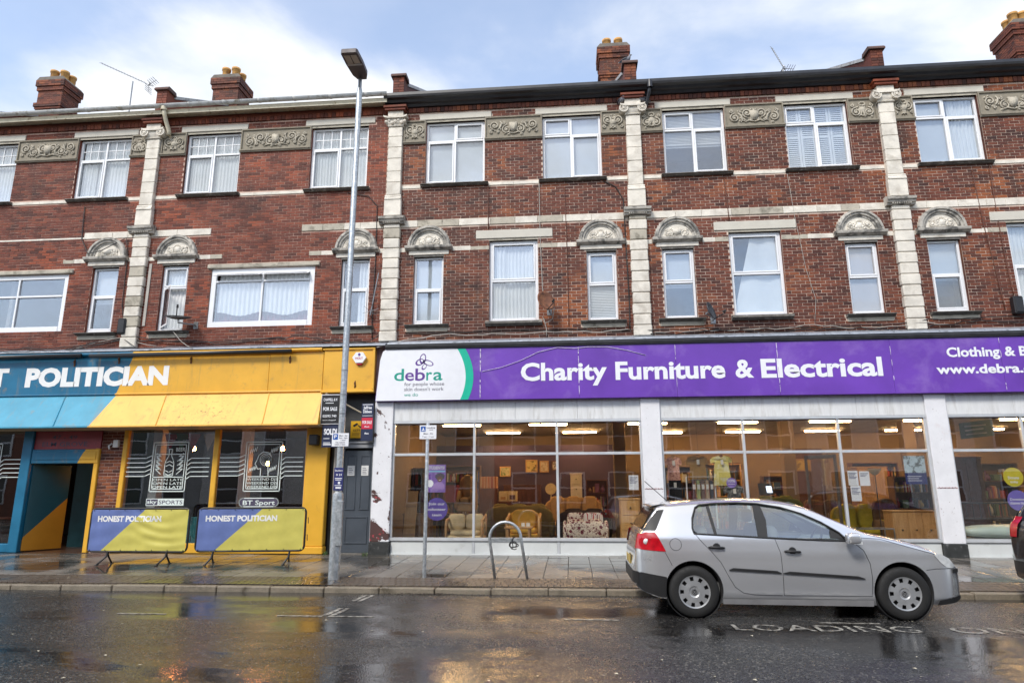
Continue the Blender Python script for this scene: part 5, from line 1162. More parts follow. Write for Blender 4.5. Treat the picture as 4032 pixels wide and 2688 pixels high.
# clothes in the second display window
def garment(name, label, cat, pts, y, mat, hanger_z):
    t = thing(name, label, cat, (sum(p[0] for p in pts)/len(pts), y, min(p[1] for p in pts)), 'clothes hung in the display window'); mb = MB(); n_ = len(pts)
    cx = sum(p[0] for p in pts)/n_; 
    front = [(x, y-.05+.5*abs(x-cx)**2*2+.012*math.sin(x*60), z) for x, z in pts]; back = [(x, y+.05-.5*abs(x-cx)**2, z) for x, z in pts]
    mb.add(front+back, [tuple(range(n_)), tuple(range(2*n_-1, n_-1, -1))]+[(i, i+n_, (i+1) % n_+n_, (i+1) % n_) for i in range(n_)]); mb.build('cloth', mat, t)
    zt = max(p[1] for p in pts); mb = MB(); mb.tube([(cx-.16, y, zt-.05), (cx, y, zt+.02), (cx+.16, y, zt-.05)], .008, 5); mb.tube([(cx, y, zt+.02), (cx, y, zt+.10), (cx+.03, y, zt+.12), (cx, y, hanger_z)], .004, 4); mb.build('hanger', BLACKP, t)
    mb = MB(); mb.box(cx-.03, cx+.03, y-.075, y-.07, zt-.2, zt-.09); mb.build('price_tag', pm('price_card', (.72, .68, .6), .6), t)
def shirt(x0, x1, z0, z1, sl=.6, fl=0.03):
    w_ = x1-x0; s = .2*w_; zs = z1-(z1-z0)*sl*.55
    return [(x0+s-fl, z0), (x1-s+fl, z0), (x1-s, zs), (x1-.02*w_, zs-.02), (x1, zs+.06), (x1-s*.7, z1-.03), (x0+w_*.62, z1), (x0+w_*.5, z1-.06), (x0+w_*.38, z1), (x0+s*.7, z1-.03), (x0, zs+.06), (x0+.02*w_, zs-.02), (x0+s, zs)]
garment('blouse', 'salmon pink patterned blouse hanging in the second display window', 'blouse', shirt(2.15, 2.54, 1.80, 2.33), .5, art('pink_print', (.80, .42, .30), (.40, .14, .10), 26), 3.4)
garment('trousers', 'dark charcoal trousers hanging below the pink blouse', 'trousers', [(2.19, 1.1), (2.34, 1.1), (2.36, 1.6), (2.38, 1.1), (2.53, 1.1), (2.50, 1.84), (2.24, 1.84)], .56, F_BLK, 2.3)
garment('cardigan', 'brown knitted cardigan hanging behind the clothes rail', 'cardigan', shirt(2.66, 3.22, 1.75, 2.36), .75, fabric('brown_knit', (.34, .19, .05)), 3.4)
garment('dress', 'yellow tie-dyed dress hanging beside the shop door', 'dress', shirt(3.20, 3.70, 1.68, 2.35, .4, .05), .6, art('yellow_tiedye', (.74, .62, .16), (.80, .74, .45), 9), 3.4)
garment('dress', 'dark grey speckled dress low beside the door mullion', 'dress', shirt(3.42, 3.88, .9, 1.70, .4, .06), .45, art('dark_speckle', (.05, .055, .055), (.25, .24, .22), 22), 2.3)
t = thing('clothes_rail', 'white tubular clothes rail under the hanging garments', 'rail', (2.97, .8, FZ)); mb = MB(); mb.tube([(2.65, .68, FZ), (2.65, .68, 1.88), (3.29, .68, 1.88), (3.29, .68, FZ)], .018, 8); mb.build('frame', UPVC, t)
for x in (2.65, 3.29): mb = MB(); mb.tube([(x, .45, FZ+.02), (x, .95, FZ+.02)], .018, 8); mb.build('foot', UPVC, t)
for i, c in enumerate(((.10, .03, .03), (.35, .38, .15), (.16, .10, .08), (.4, .3, .2), (.05, .05, .06))):
    x = 2.76+i*.10; garment('skirt', ['maroon', 'pale green', 'brown', 'beige', 'black'][i]+' garment folded on the white clothes rail', 'clothes', [(x, 1.0+.1*(i % 2)), (x+.09, 1.0+.1*(i % 2)), (x+.07, 1.8), (x+.02, 1.8)], .68, fabric('rail_cloth_%d' % i, c), 1.9)
t = thing('till', 'black till screen on the wooden counter', 'till', (5.4, 4.1, 1.35)); mb = MB(); mb.cbox(5.25, 5.6, 4.15, 4.45, 1.35, 1.42, .01); mb.build('base', BLACKP, t); mb = MB(); mb.add([(5.22, 4.2, 1.45), (5.62, 4.2, 1.45), (5.62, 4.32, 1.76), (5.22, 4.32, 1.76), (5.22, 4.24, 1.44), (5.62, 4.24, 1.44), (5.62, 4.36, 1.75), (5.22, 4.36, 1.75)], [(0, 1, 2, 3), (7, 6, 5, 4), (0, 4, 5, 1), (1, 5, 6, 2), (2, 6, 7, 3), (3, 7, 4, 0)]); mb.build('screen', BLACKP, t); mb = MB(); mb.add([(5.42, 4.205, 1.50), (5.57, 4.205, 1.50), (5.57, 4.29, 1.68), (5.42, 4.29, 1.68)], [(0, 1, 2, 3)]); mb.v = [(x, y-.012, z) for x, y, z in mb.v]; mb.build('display', emit_mat('till_display', (.7, .8, 1), 1.2), t)
t = thing('floor_lamp', 'tall black uplighter floor lamp with cream bowl in front of the lime sofa', 'lamp', (7.06, 1.2, FZ)); mb = MB(); mb.tube([(7.06, 1.2, FZ), (7.06, 1.2, 1.93)], .012, 6); mb.build('pole', BLACKP, t); mb = MB(); mb.lathe([(.02, 1.90), (.09, 1.95), (.15, 2.05), (.145, 2.055), (.08, 1.96), (0, 1.93)], (7.06, 1.2, 0), 'Z', 18); mb.build('bowl', F_CREAM, t, True); mb = MB(); mb.lathe([(0, FZ+.03), (.13, FZ+.025), (.14, FZ)], (7.06, 1.2, 0), 'Z', 16); mb.build('base', BLACKP, t)
t = thing('glass_table', 'low chrome framed table before the lime sofa', 'table', (6.6, .6, FZ)); mb = MB()
for z in (.74,): mb.tube([(6.2, .45, z), (7.0, .45, z), (7.0, .9, z), (6.2, .9, z)], .014, 6, closed=True)
mb.build('rim', METAL, t)
for x, y in ((6.2, .45), (7.0, .45), (7.0, .9), (6.2, .9)): mb = MB(); mb.tube([(x, y, FZ), (x, y, .73)], .014, 6); mb.build('leg', METAL, t)
mb = MB(); mb.box(6.22, 6.98, .47, .88, .742, .75); mb.build('glass_top', GLASS, t)
t = thing('bed_frame', 'black metal bed frame behind the mattress in the last display window', 'bed', (9.6, .95, FZ)); mb = MB(); mb.tube([(8.6, .85, 1.28), (10.9, .85, 1.28)], .016, 8); mb.tube([(8.6, .85, .95), (10.9, .85, .95)], .014, 8); mb.build('rail', BLACKP, t)
for k in range(16): mb = MB(); x = 8.62+k*.15; mb.tube([(x, .85, .95), (x, .85, 1.28)], .009, 6); mb.build('bar', BLACKP, t)
for x in (8.6, 10.9): mb = MB(); mb.tube([(x, .85, FZ), (x, .85, 1.34)], .02, 8); mb.build('post', BLACKP, t)
t = thing('mattress', 'pale mint wrapped mattress lying low in the last display window', 'mattress', (9.7, .5, FZ)); cushion(8.3, 11.0, .10, .80, .55, .84, .22).build('pad', pm('mint_wrap', (.50, .60, .54), .35, var=.08, bump=.3, bscale=12), t, True); mb = MB(); mb.cbox(8.35, 10.95, .14, .78, FZ, .56, .02); mb.build('base', pm('divan_grey', (.5, .5, .48), .8), t)
t = thing('banner', 'green banner hung high at the back of the last display window', 'banner', (10.4, 2.5, 2.75)); mb = MB(); mb.add([(9.75, 2.4, 2.80), (10.85, 2.9, 2.92), (10.85, 2.9, 3.34), (9.75, 2.4, 3.20)], [(0, 1, 2, 3)]); mb.v += [(x, y+.01, z) for x, y, z in mb.v]; mb.f += [(7, 6, 5, 4)]; mb.m += [0]; mb.build('cloth', pm('banner_green', (.015, .10, .065), .7), t)
mb = MB(); [mb.add([(9.9, 2.455, 2.9+.1*q), (10.6-.1*(q % 2), 2.77-.05*(q % 2), 2.97+.1*q), (10.6-.1*(q % 2), 2.77-.05*(q % 2), 3.0+.1*q), (9.9, 2.455, 2.93+.1*q)], [(0, 1, 2, 3)]) for q in range(3)]; mb.v = [(x, y-.012, z) for x, y, z in mb.v]; mb.build('print', SIGNW, t)
# stocked shelves along the walls
def stock(label, x0, x1, y0, z1, seed, mat=WALNUT, n_sh=4):
    t = thing('display_shelf', label, 'shelf', ((x0+x1)/2, y0, FZ)); rs = random.Random(seed); d = .34
    mb = MB(); mb.box(x0, x0+.03, y0, y0+d, FZ, z1); mb.box(x1-.03, x1, y0, y0+d, FZ, z1); mb.box(x0+.03, x1-.03, y0+d-.02, y0+d, FZ, z1); mb.build('side_panel', mat, t)
    for k in range(n_sh+1):
        z = FZ+.06+(z1-FZ-.09)*k/n_sh; mb = MB(); mb.box(x0+.031, x1-.031, y0+.005, y0+d-.021, z, z+.025); mb.build('shelf', mat, t)
        if k == n_sh: continue
        x = x0+.06; hmax = (z1-FZ)/n_sh-.07
        while x < x1-.12:
            kind = rs.random(); c = rs.choice(STOCKM)
            if kind < .5:
                for q in range(rs.randint(2, 5)):
                    w_ = rs.uniform(.02, .05); h = hmax*rs.uniform(.5, .85)
                    if x+w_ > x1-.05: break
                    mb = MB(); mb.cbox(x, x+w_-.002, y0+.04, y0+.26, z+.026, z+.026+h, .003); mb.build('book', rs.choice(STOCKM), t); x += w_
            elif kind < .8:
                r_ = rs.uniform(.04, .08); h = hmax*rs.uniform(.4, .85); mb = MB(); mb.lathe([(0, z+.026), (r_*.6, z+.027), (r_, z+.026+h*.35), (r_*.8, z+.026+h*.6), (r_*.35, z+.026+h*.8), (r_*.45, z+.026+h)], (x+r_, y0+.14, 0), 'Z', 12); mb.build('vase', c, t, True); x += 2*r_+.03
            else:
                w_ = rs.uniform(.12, .22); h = hmax*rs.uniform(.35, .8); mb = MB(); mb.cbox(x, min(x+w_, x1-.05), y0+.03, y0+.22, z+.026, z+.026+h, .006); mb.build('box', c, t); x += w_+.03
STOCKM = [pm('stock_%d' % i, c, .6, var=.15) for i, c in enumerate([(.35, .06, .04), (.06, .10, .20), (.55, .45, .30), (.10, .16, .07), (.60, .58, .52), (.25, .13, .05), (.50, .32, .06), (.04, .04, .045), (.16, .05, .12), (.45, .22, .12)])]
stock('tall shelf of books and ornaments left of the aubergine pictures', -4.3, -2.85, 5.85, 2.35, 1)
stock('dark shelf of ornaments beyond the red crate', -4.3, -3.45, 2.9, 2.2, 2, MAHOG)
stock('shelf of books behind the hanging garments', 2.2, 3.8, 6.4, 2.3, 3)
stock('shelf of boxes behind the wooden counter', 4.0, 5.5, 7.2, 2.4, 4, PINE)
stock('low crowded shelf behind the brown sofas', 6.0, 7.4, 6.6, 2.0, 5)
stock('dark bookcase at the back beside the pine wardrobe', 8.8, 10.2, 6.8, 2.4, 6, MAHOG)
stock('shelf of ornaments beyond the mahogany wardrobe', 10.7, 12.6, 5.0, 2.3, 7)
stock('narrow ornament shelf between the drawer tower and the column', .45, 1.1, 5.5, 1.9, 8, MAHOG)
stock('crowded shelf standing behind the sideboard', 8.0, 8.9, 2.4, 1.9, 9)
# papers and stickers on the shop glass (inside face)
def paper(label, x0, x1, z0, z1, head=None, body=SIGNW, y=.010, lines=5, name='notice'):
    t = thing(name, label, 'notice', (x0, y, z0)); mb = MB(); mb.box(x0, x1, y, y+.002, z0, z1); mb.build('sheet', body, t)
    if lines:
        mb = MB(); H_ = z1-z0
        for q in range(lines): zz_ = z1-H_*(.18+.09*q); mb.box(x0+.02, x1-.02-.03*((q*7) % 3), y-.001, y-.0004, zz_, zz_+.012)
        mb.build('print', head or INKP, t)
    return t
NAVY = pm('navy_print', (.02, .025, .13), .5)
paper('white notice with small print by the right post of the first window', 1.28, 1.49, 1.59, 1.91, NAVY)
paper('white notice taped highest beside the shop door', 5.98, 6.19, 1.67, 1.98, NAVY); paper('white notice with a blank square beside the floor lamp', 6.22, 6.43, 1.66, 1.97, NAVY, lines=3); paper('long white notice taped lowest beside the shop door', 6.01, 6.22, 1.34, 1.665, NAVY)
t = paper('blue and white furniture poster next to the chipped pillar', 7.17, 7.61, 1.69, 2.29, None, NAVY, lines=0, name='poster'); mb = MB(); mb.box(7.17, 7.61, .0075, .0095, 1.93, 2.29); mb.build('photo', art('poster_photo', (.45, .55, .60), (.10, .12, .12), 7), t); mb = MB(); [mb.box(7.21, 7.5-.05*(q % 2), .0075, .0095, 1.76+q*.045, 1.77+q*.045) for q in range(3)]; mb.build('print', SIGNW, t)
LILAC = pm('lilac_print', (.24, .12, .50), .45, var=.2, vscale=5, stain=(.45, .35, .65), sscale=4); VIOLETS = pm('violet_sticker', (.085, .045, .36), .45)
t = paper('purple students poster with a smiling person and white burst behind the sign post', -3.31, -2.85, 1.55, 2.17, None, LILAC, lines=0, name='poster')
text('STUDENTS!', -3.27, -2.88, 2.065, 2.135, .0085, bold=.03).build('lettering', SIGNW, t)
mb = MB(); mb.box(-3.30, -2.86, .0085, .0095, 2.0, 2.035); mb.build('strap_line', pm('sky_print', (.25, .55, .75), .5), t)
mb = MB(); mb.prism([(-2.98+.105*math.cos(a*.3)*(1+.12*(a % 2)), 1.90+.075*math.sin(a*.3)*(1+.15*(a % 2))) for a in range(21)], 'Y', .0078, .0095); mb.build('hair', INKP, t)
mb = MB(); mb.prism([(-2.985+.058*math.cos(a*.42), 1.845+.068*math.sin(a*.42)) for a in range(15)], 'Y', .0068, .0077); mb.build('face', pm('face_print', (.16, .07, .04), .5), t); mb = MB(); mb.prism([(-3.01, 1.825), (-2.96, 1.835), (-2.975, 1.81), (-3.0, 1.81)], 'Y', .0062, .0067); mb.build('smile', SIGNW, t)
mb = MB(); mb.prism([(-3.17, 1.62), (-2.87, 1.62), (-2.88, 1.72), (-2.94, 1.78), (-3.03, 1.78), (-3.12, 1.73)], 'Y', .0068, .0095); mb.build('shirt', pm('lilac_shirt', (.40, .25, .62), .5), t)
mb = MB(); mb.prism([(-3.21+(.075 if a % 2 else .09)*math.cos(a*.2618), 1.745+(.075 if a % 2 else .09)*math.sin(a*.2618)) for a in range(24)], 'Y', .0055, .0066); mb.build('burst', SIGNW, t)
def disc_sticker(label, cx, cz, r, mat, lines, y=.0105):
    t = thing('disc_sticker', label, 'sticker', (cx, y, cz-r)); mb = MB(); mb.prism([(cx+r*math.cos(a*.1745), cz+r*math.sin(a*.1745)) for a in range(36)], 'Y', y, y+.002); mb.build('disc', mat, t)
    for wd, x0, x1, zb, zc in lines: text(wd, x0, x1, zb, zc, y-.001, bold=.02).build('lettering', SIGNW, t)
disc_sticker('round violet volunteer team sticker behind the sign post', -3.04, 1.18, .25, VIOLETS, (('Join our', -3.23, -2.86, 1.27, 1.33), ('volunteer', -3.26, -2.83, 1.15, 1.21), ('team', -3.15, -2.93, 1.03, 1.085)))
disc_sticker('small round violet ten percent sticker on the second window', 3.51, 1.735, .11, pm('violet_sticker_pale', (.25, .16, .48), .5), (('10%', 3.43, 3.59, 1.75, 1.81), ('student', 3.44, 3.58, 1.70, 1.725)))
disc_sticker('large round yellow donate sticker on the last window', 9.36, 1.83, .20, pm('yellow_sticker', (.62, .52, .03), .5), (('Donate', 9.25, 9.47, 1.79, 1.85), ('today', 9.28, 9.44, 1.71, 1.76)))
disc_sticker('round lavender sticker below the yellow donate sticker', 9.38, 1.35, .21, pm('lavender_sticker', (.19, .15, .52), .5), (('Donations', 9.22, 9.54, 1.35, 1.40), ('change lives', 9.21, 9.55, 1.27, 1.32)))
# open glass door leaf in the second window
t = thing('shop_door', 'aluminium framed glass shop door standing open inside the second window', 'door', (5.78, .1, FZ)); mb = MB()
for q in ((0, .06, .3, 2.34), (.76, .82, .3, 2.34), (.06, .76, .3, .42), (.06, .76, 2.26, 2.34)): mb.cbox(q[0], q[1], -.02, .02, q[2], q[3], .005)
g = MB(); g.box(.06, .76, -.003, .003, .42, 2.26); a_ = R(122)
for b_ in (mb, g): b_.v = [(5.80+x*math.cos(a_)-y*math.sin(a_), .08+x*math.sin(a_)+y*math.cos(a_), z) for x, y, z in b_.v]
mb.build('frame', pm('bronze_frame', (.12, .10, .08), .4, metal=.5), t); g.build('pane', SHOPGLASS, t)

# ================================================================== PUB INTERIOR
pr = thing('pub_room', 'dim pub room with dark walls behind the yellow framed windows', 'room', (-11, 3, WB)); pr['kind'] = 'structure'
PUBW = pm('pub_wall_dark', (.035, .022, .018), .6, var=.3, vscale=2)
mb = MB(); mb.box(-17.7, -5.62, .02, 6.0, .1, .2); mb.build('pub_floor', wood('pub_boards', (.06, .03, .018), (.09, .045, .025), .3), pr)
mb = MB(); mb.box(-17.7, -5.62, 6.0, 6.1, .2, 3.4); mb.box(-5.7, -5.61, .3, 6, .2, 3.4); mb.box(-17.8, -17.7, .1, 6, .2, 3.4); mb.build('pub_wall', PUBW, pr)
mb = MB(); mb.box(-17.7, -5.62, .10, 6.0, 3.3, 3.4); mb.build('pub_ceiling', pm('pub_ceiling_paint', (.20, .15, .11), .8), pr)
mb = MB(); mb.box(-11.42, -11.30, .13, 2.6, .2, 3.3); mb.box(-12.99, -11.43, 1.5, 1.6, .2, 3.3); mb.build('lobby_wall', TEALD, pr)
for i, (x, y, w_) in enumerate(((-10.3, .5, .22), (-6.35, .4, .14), (-8.9, 2.2, .25))):
    mb = MB(); mb.cbox(x, x+w_, y, y+.25, .2, 3.3, .01); mb.build('pub_column', pm('grey_column', (.36, .38, .38), .6), pr)
BULB = emit_mat('orange_bulb', (1.0, .33, .08), 60)
for i, (x, y, z) in enumerate(((-9.4, .8, 2.62), (-7.1, .8, 2.60), (-8.2, 2.4, 2.3), (-11.6, 1.2, 2.1))):
    t = thing('pendant_lamp', ['glowing orange pendant bulb behind the bottle drawing', 'glowing orange pendant bulb behind the headphone drawing', 'small orange pendant bulb deep between the two pub windows', 'dim orange bulb inside the pub doorway'][i], 'lamp', (x, y, z))
    mb = MB(); mb.lathe([(0, z-.05), (.035, z-.04), (.05, z), (.035, z+.05), (.02, z+.08)], (x, y, 0), 'Z', 12); mb.build('bulb', BULB, t, True); mb = MB(); mb.tube([(x, y, z+.08), (x, y, 3.3)], .006, 5); mb.lathe([(.022, z+.06), (.024, z+.12)], (x, y, 0), 'Z', 8); mb.build('cord', BLACKP, t)
for i, (x, mt) in enumerate(((-10.05, (.22, .02, .03)), (-9.75, (.05, .12, .07)), (-9.05, (.45, .35, .25)), (-9.45, (.30, .03, .03)))):
    mb = MB(); mb.add([(x, .55, 2.98), (x+.32, .6, 2.98), (x+.15, .56, 2.55)], [(0, 1, 2)]); mb.v += [(a, y+.006, z) for a, y, z in mb.v]; mb.f.append((5, 4, 3)); mb.m.append(0)
    tag(mb.build('bunting_flag', pm('bunting_%d' % i, mt, .8)), ['dark red', 'bottle green', 'beige', 'bright red'][i]+' triangular bunting flag hanging inside the pub window', 'flag')
for i, x in enumerate((-10.2, -9.3, -7.9, -7.0, -14.6)):
    t = thing('pub_table', 'small round dark pub table inside the window', 'table', (x, 1.2, .2), 'round tables inside the pub'); mb = MB(); mb.lathe([(0, .95), (.32, .95), (.33, .93), (.32, .91), (0, .91)], (x, 1.2, 0), 'Z', 18); mb.build('table_top', MAHOG, t); mb = MB(); mb.lathe([(.2, .2), (.18, .23), (.03, .26), (.03, .91)], (x, 1.2, 0), 'Z', 12); mb.build('pedestal', BLACKP, t)
t = thing('bench_seat', 'teal pub bench below the window', 'bench', (-8, .5, .2)); mb = MB(); mb.cbox(-10.4, -6.4, .35, .75, .2, .65, .02); mb.build('seat', TEALD, t); mb = MB(); mb.cbox(-10.4, -6.4, .25, .345, .2, 1.0, .02); mb.build('backrest', pm('teal_mid', (.01, .12, .14), .5), t)
t = paper('red and white posters on the dark lobby wall inside the pub door', -12.15, -11.85, 1.55, 1.95, None, pm('poster_red', (.50, .03, .015), .5), 1.49, 0, 'poster'); mb = MB(); mb.box(-12.05, -11.85, 1.489, 1.491, 2.05, 2.35); mb.build('leaflet', SIGNW, t); mb = MB(); mb.box(-12.08, -11.88, 1.489, 1.491, 1.2, 1.5); mb.build('leaflet', LILAC, t)

# ================================================================== STREET FURNITURE
BANB, BANY = (.13, .18, .40), (.58, .52, .12)
def barrier(label, loc, yaw, Wd, H, wr, f0, f1, leg):
    t = thing('crowd_barrier', label, 'barrier', (loc[0], loc[1], pz(loc[1])), 'banner barriers outside the pub'); t.rotation_euler.z = yaw
    z0 = .25; r_ = .10
    def T(p): return p
    path = []
    for cx, cz, a0 in ((Wd-r_, z0+H-r_, 90), (Wd-r_, z0+r_, 0), (r_, z0+r_, -90), (r_, z0+H-r_, -180)):
        for k in range(6): a = R(a0-18*k); path.append((cx+r_*math.cos(a), 0, cz+r_*math.sin(a)))
    def child(mb, name, mat, smooth=False, par_=None):
        o = mb.build(name, mat, None, smooth); o.parent = par_ or t; return o
    f = MB(); f.tube(path, .021, 8, closed=True); child(f, 'frame', BLACKP, True)
    for k in range(11): f = MB(); x = .15+k*(Wd-.3)/10; f.tube([(x, .012, z0+.02), (x, .012, z0+H-.02)], .006, 5); child(f, 'bar', BLACKP)
    if label.startswith('slack'): nm = 'banner_print_slack'
    else: nm = 'banner_print_taut'
    m, n, l, b = node_mat(nm); s = n.new('ShaderNodeSeparateXYZ'); l.new(objcoord(n, l), s.inputs[0])
    lim = math_(n, l, 'ADD', math_(n, l, 'MULTIPLY', math_(n, l, 'SUBTRACT', s.outputs[2], z0), (f1-f0)*Wd/H), f0*Wd)
    g_ = math_(n, l, 'GREATER_THAN', s.outputs[0], lim); vr = mrange(n, l, noise(n, l, objcoord(n, l), 3, 5), .3, .7)
    l.new(mixc(n, l, g_, mixc(n, l, vr, [x*.85 for x in BANB], [x*1.15 for x in BANB]), mixc(n, l, vr, [x*.9 for x in BANY], [min(1, x*1.08) for x in BANY])), b.inputs['Base Color']); b.inputs['Roughness'].default_value = .42
    b.inputs['Specular IOR Level'].default_value = .4
    def dz(u, v):
        d = (.004 if wr else .0018)*math.sin(u*21+v*3)+(.003 if wr else .0015)*math.sin(v*17-u*9)
        if wr and u > .25:
            q = math.hypot((u-.70)*1.6, (v-1.15)*1.0); d += .010*math.sin(q*26+2.2*math.sin(u*5))*(.55+.45*math.sin(u*9+v*4))*min(1, (u-.25)*4)*(1-.3*v)*min(1, v*6)*min(1, (1-v)*8+.25)
        return d
    c = MB(); c.grid(lambda u, v: (.025+(Wd-.05)*u, -.026-dz(u, v), z0+.022+(H-.044)*v), 70, 36); k = len(c.v)
    c.v = [(x, y, z) for x, y, z in c.v if True]
    ban = child(c, 'banner', m, True)
    tx = text('HONEST POLITICIAN', Wd*.075, Wd*(.72 if wr else .735), z0+H*.70, z0+H*.83, 0, bold=.045)
    tx.v = [(x, -.029-dz((x-.025)/(Wd-.05), (z-z0-.022)/(H-.044)), z) for x, y, z in tx.v]; child(tx, 'lettering', PUBTXT, False, ban)
    for x in ((.44, Wd-.42) if leg == 'v' else (.36, Wd-.28)):
        for s in (-1, 1):
            f = MB()
            if leg == 'v': f.tube([(x, 0, z0+.01), (x-.02*s, s*.06, .16), (x-.05, s*.23, .012)], .018, 8); f.cbox(x-.075, x-.02, s*.23-.03, s*.23+.03, 0, .018, .004)
            else: f.tube([(x, 0, z0+.01), (x-.02, s*.03, .12), (x-.06, s*.24, .012)], .018, 8); f.cbox(x-.085, x-.035, s*.24-.03, s*.24+.03, 0, .018, .004)
            child(f, 'foot', BLACKP, True)
    for z in (z0+H*.35, z0+H*.75):
        f = MB(); f.tube([(Wd, 0, z), (Wd+.05, 0, z+.02), (Wd+.055, 0, z-.10)], .008, 6); child(f, 'hook', BLACKP)
    for k in range(7):
        for z in (z0+.035, z0+H-.035): f = MB(); f.lathe([(.012, -.034), (.007, -.036), (.007, -.03)], (.06+k*(Wd-.12)/6, 0, z), 'Y', 8); child(f, 'eyelet', BLACKP, False, ban)
barrier('slack wrinkled blue and yellow banner barrier beside the pub door', (-9.87, -1.90), R(0.5), 2.11, .85, True, .13, .56, 'v')
barrier('taut blue and yellow banner barrier before the yellow pub pier', (-7.62, -1.82), R(9.5), 2.16, .85, False, .17, .60, 's')

# ---- street lamp
LX, LY = -4.13, -3.45; lz = pz(LY)
t = thing('street_lamp', 'tall galvanised street lamp with flat dark lantern beside the estate agent boards', 'street lamp', (LX, LY, lz))
mb = MB(); mb.lathe([(.098, lz-.02), (.096, lz+1.38), (.088, lz+1.44), (.060, lz+1.47), (.058, 3.2), (.056, 9.55), (.05, 9.6)], (LX, LY, 0), 'Z', 20); o = mb.build('column', GALV, t); smooth_by_angle(o, 35)
for z in (2.95, 3.3, 3.75): mb = MB(); mb.lathe([(.063, z), (.063, z+.022)], (LX, LY, 0), 'Z', 16); mb.build('band', METAL, t)
mb = MB(); mb.cbox(LX+.02, LX+.125, LY-.103, LY-.03, lz+.55, lz+1.32, .008); mb.build('access_door', GALV, t)
mb = MB(); mb.tube([(LX, LY, 9.6), (LX, LY, 9.82)], .04, 10); mb.build('spigot', METAL, t)
LANT = pm('lantern_dark', (.07, .055, .06), .5, var=.2)
mb = MB(); hw = [(.09, .05), (.15, -.10), (.17, -.45), (.165, -.78), (.14, -.82)]
top = [( LX+.03+w_, LY+y, 9.93) for w_, y in hw]+[(LX+.03-w_, LY+y, 9.93) for w_, y in hw[::-1]]; bot = [(LX+.03+w_, LY+y, 9.845) for w_, y in hw]+[(LX+.03-w_, LY+y, 9.845) for w_, y in hw[::-1]]
k = len(top); mb.add(top+bot, [tuple(range(k)), tuple(range(2*k-1, k-1, -1))]+[(i, (i+1) % k, (i+1) % k+k, i+k) for i in range(k)]); head = mb.build('lantern_head', LANT, t)
for s in (-1, 1): mb = MB(); mb.cbox(LX+.03+s*.068-.058, LX+.03+s*.068+.058, LY-.74, LY-.48, 9.836, 9.8445, .003); mb.build('led_panel', pm('led_lens', (.42, .37, .30), .3), head)
mb = MB(); mb.box(LX-.12, LX+.18, LY-.47, LY-.42, 9.838, 9.8445); mb.build('rib', METAL, head)
def plate(name, label, cat, x0, x1, z0, z1, y, mat, texts=(), rects=(), th=.006, group=None):
    t = thing(name, label, cat, ((x0+x1)/2, y, z0), group); mb = MB(); mb.cbox(x0, x1, y, y+th, z0, z1, .0015); mb.build('board', mat, t)
    for a, b_, c, e, m_ in rects: q = MB(); q.box(a, b_, y-.0022, y-.0003, c, e); q.build('print_block', m_, t)
    for wd, a, b_, c, e, m_, bo in texts: text(wd, a, b_, c, e, y-.0035, bold=bo).build('lettering', m_, t)
    return t
SBLUE = pm('sign_blue', (.01, .09, .38), .4); SBLK = pm('sign_black', (.012, .012, .013), .4); SNAVY = pm('sign_navy', (.012, .02, .06), .45); SRED = pm('sign_red', (.55, .02, .05), .45); SYEL = pm('sign_yellow', (.72, .40, .01), .45)
yy = LY-.068
t = plate('parking_sign', 'small white parking plate with blue P strapped to the lamp column', 'sign', -4.275, -3.965, 2.37, 2.605, yy, SIGNW, [('P', -4.235, -4.185, 2.515, 2.575, SIGNW, .03), ('Mon - Sat', -4.14, -3.99, 2.55, 2.575, INKP, .01), ('8am - 6pm', -4.14, -3.99, 2.51, 2.535, INKP, .01), ('1 hour', -4.11, -4.02, 2.47, 2.495, INKP, .01), ('No return', -4.20, -4.03, 2.43, 2.455, INKP, .01), ('within 1 hour', -4.22, -4.02, 2.395, 2.418, INKP, .01)], [(-4.255, -4.165, 2.49, 2.592, SBLUE)])
t = plate('information_plate', 'narrow navy notice plate on the lamp column above its access door', 'sign', -4.20, -4.03, 1.60, 1.995, LY-.070, NAVY, [('Student', -4.185, -4.045, 1.93, 1.965, SIGNW, .01), ('0 21', -4.16, -4.06, 1.855, 1.89, SIGNW, .02)], [(-4.18, -4.05, 1.80, 1.815, SIGNW), (-4.17, -4.06, 1.775, 1.785, SIGNW), (-4.12, -4.08, 1.71, 1.75, SIGNW), (-4.18, -4.05, 1.68, 1.69, SIGNW), (-4.16, -4.06, 1.63, 1.66, SIGNW)])
# ---- sign post
SX, SY2 = -2.595, -3.20; sz = pz(SY2)
t = thing('sign_post', 'slim grey post carrying a loading sign in front of the first display window', 'post', (SX, SY2, sz)); mb = MB(); mb.lathe([(.034, sz-.01), (.034, 2.78), (.03, 2.795), (0, 2.80)], (SX, SY2, 0), 'Z', 14); o = mb.build('tube', GALV, t); smooth_by_angle(o)
for z in (2.55, 2.70): mb = MB(); mb.lathe([(.038, z), (.038, z+.02)], (SX, SY2, 0), 'Z', 12); mb.build('clip', METAL, t)
yy = SY2-.046
t = plate('loading_sign', 'small white loading only plate with blue symbol on the grey post', 'sign', -2.735, -2.425, 2.505, 2.755, yy, SIGNW, [('Loading', -2.605, -2.45, 2.70, 2.725, INKP, .01), ('only', -2.56, -2.48, 2.665, 2.685, INKP, .01), ('Mon - Fri', -2.66, -2.49, 2.59, 2.618, INKP, .01), ('7 am - 11 am', -2.68, -2.47, 2.535, 2.56, INKP, .01)], [(-2.715, -2.625, 2.64, 2.735, SBLUE)])
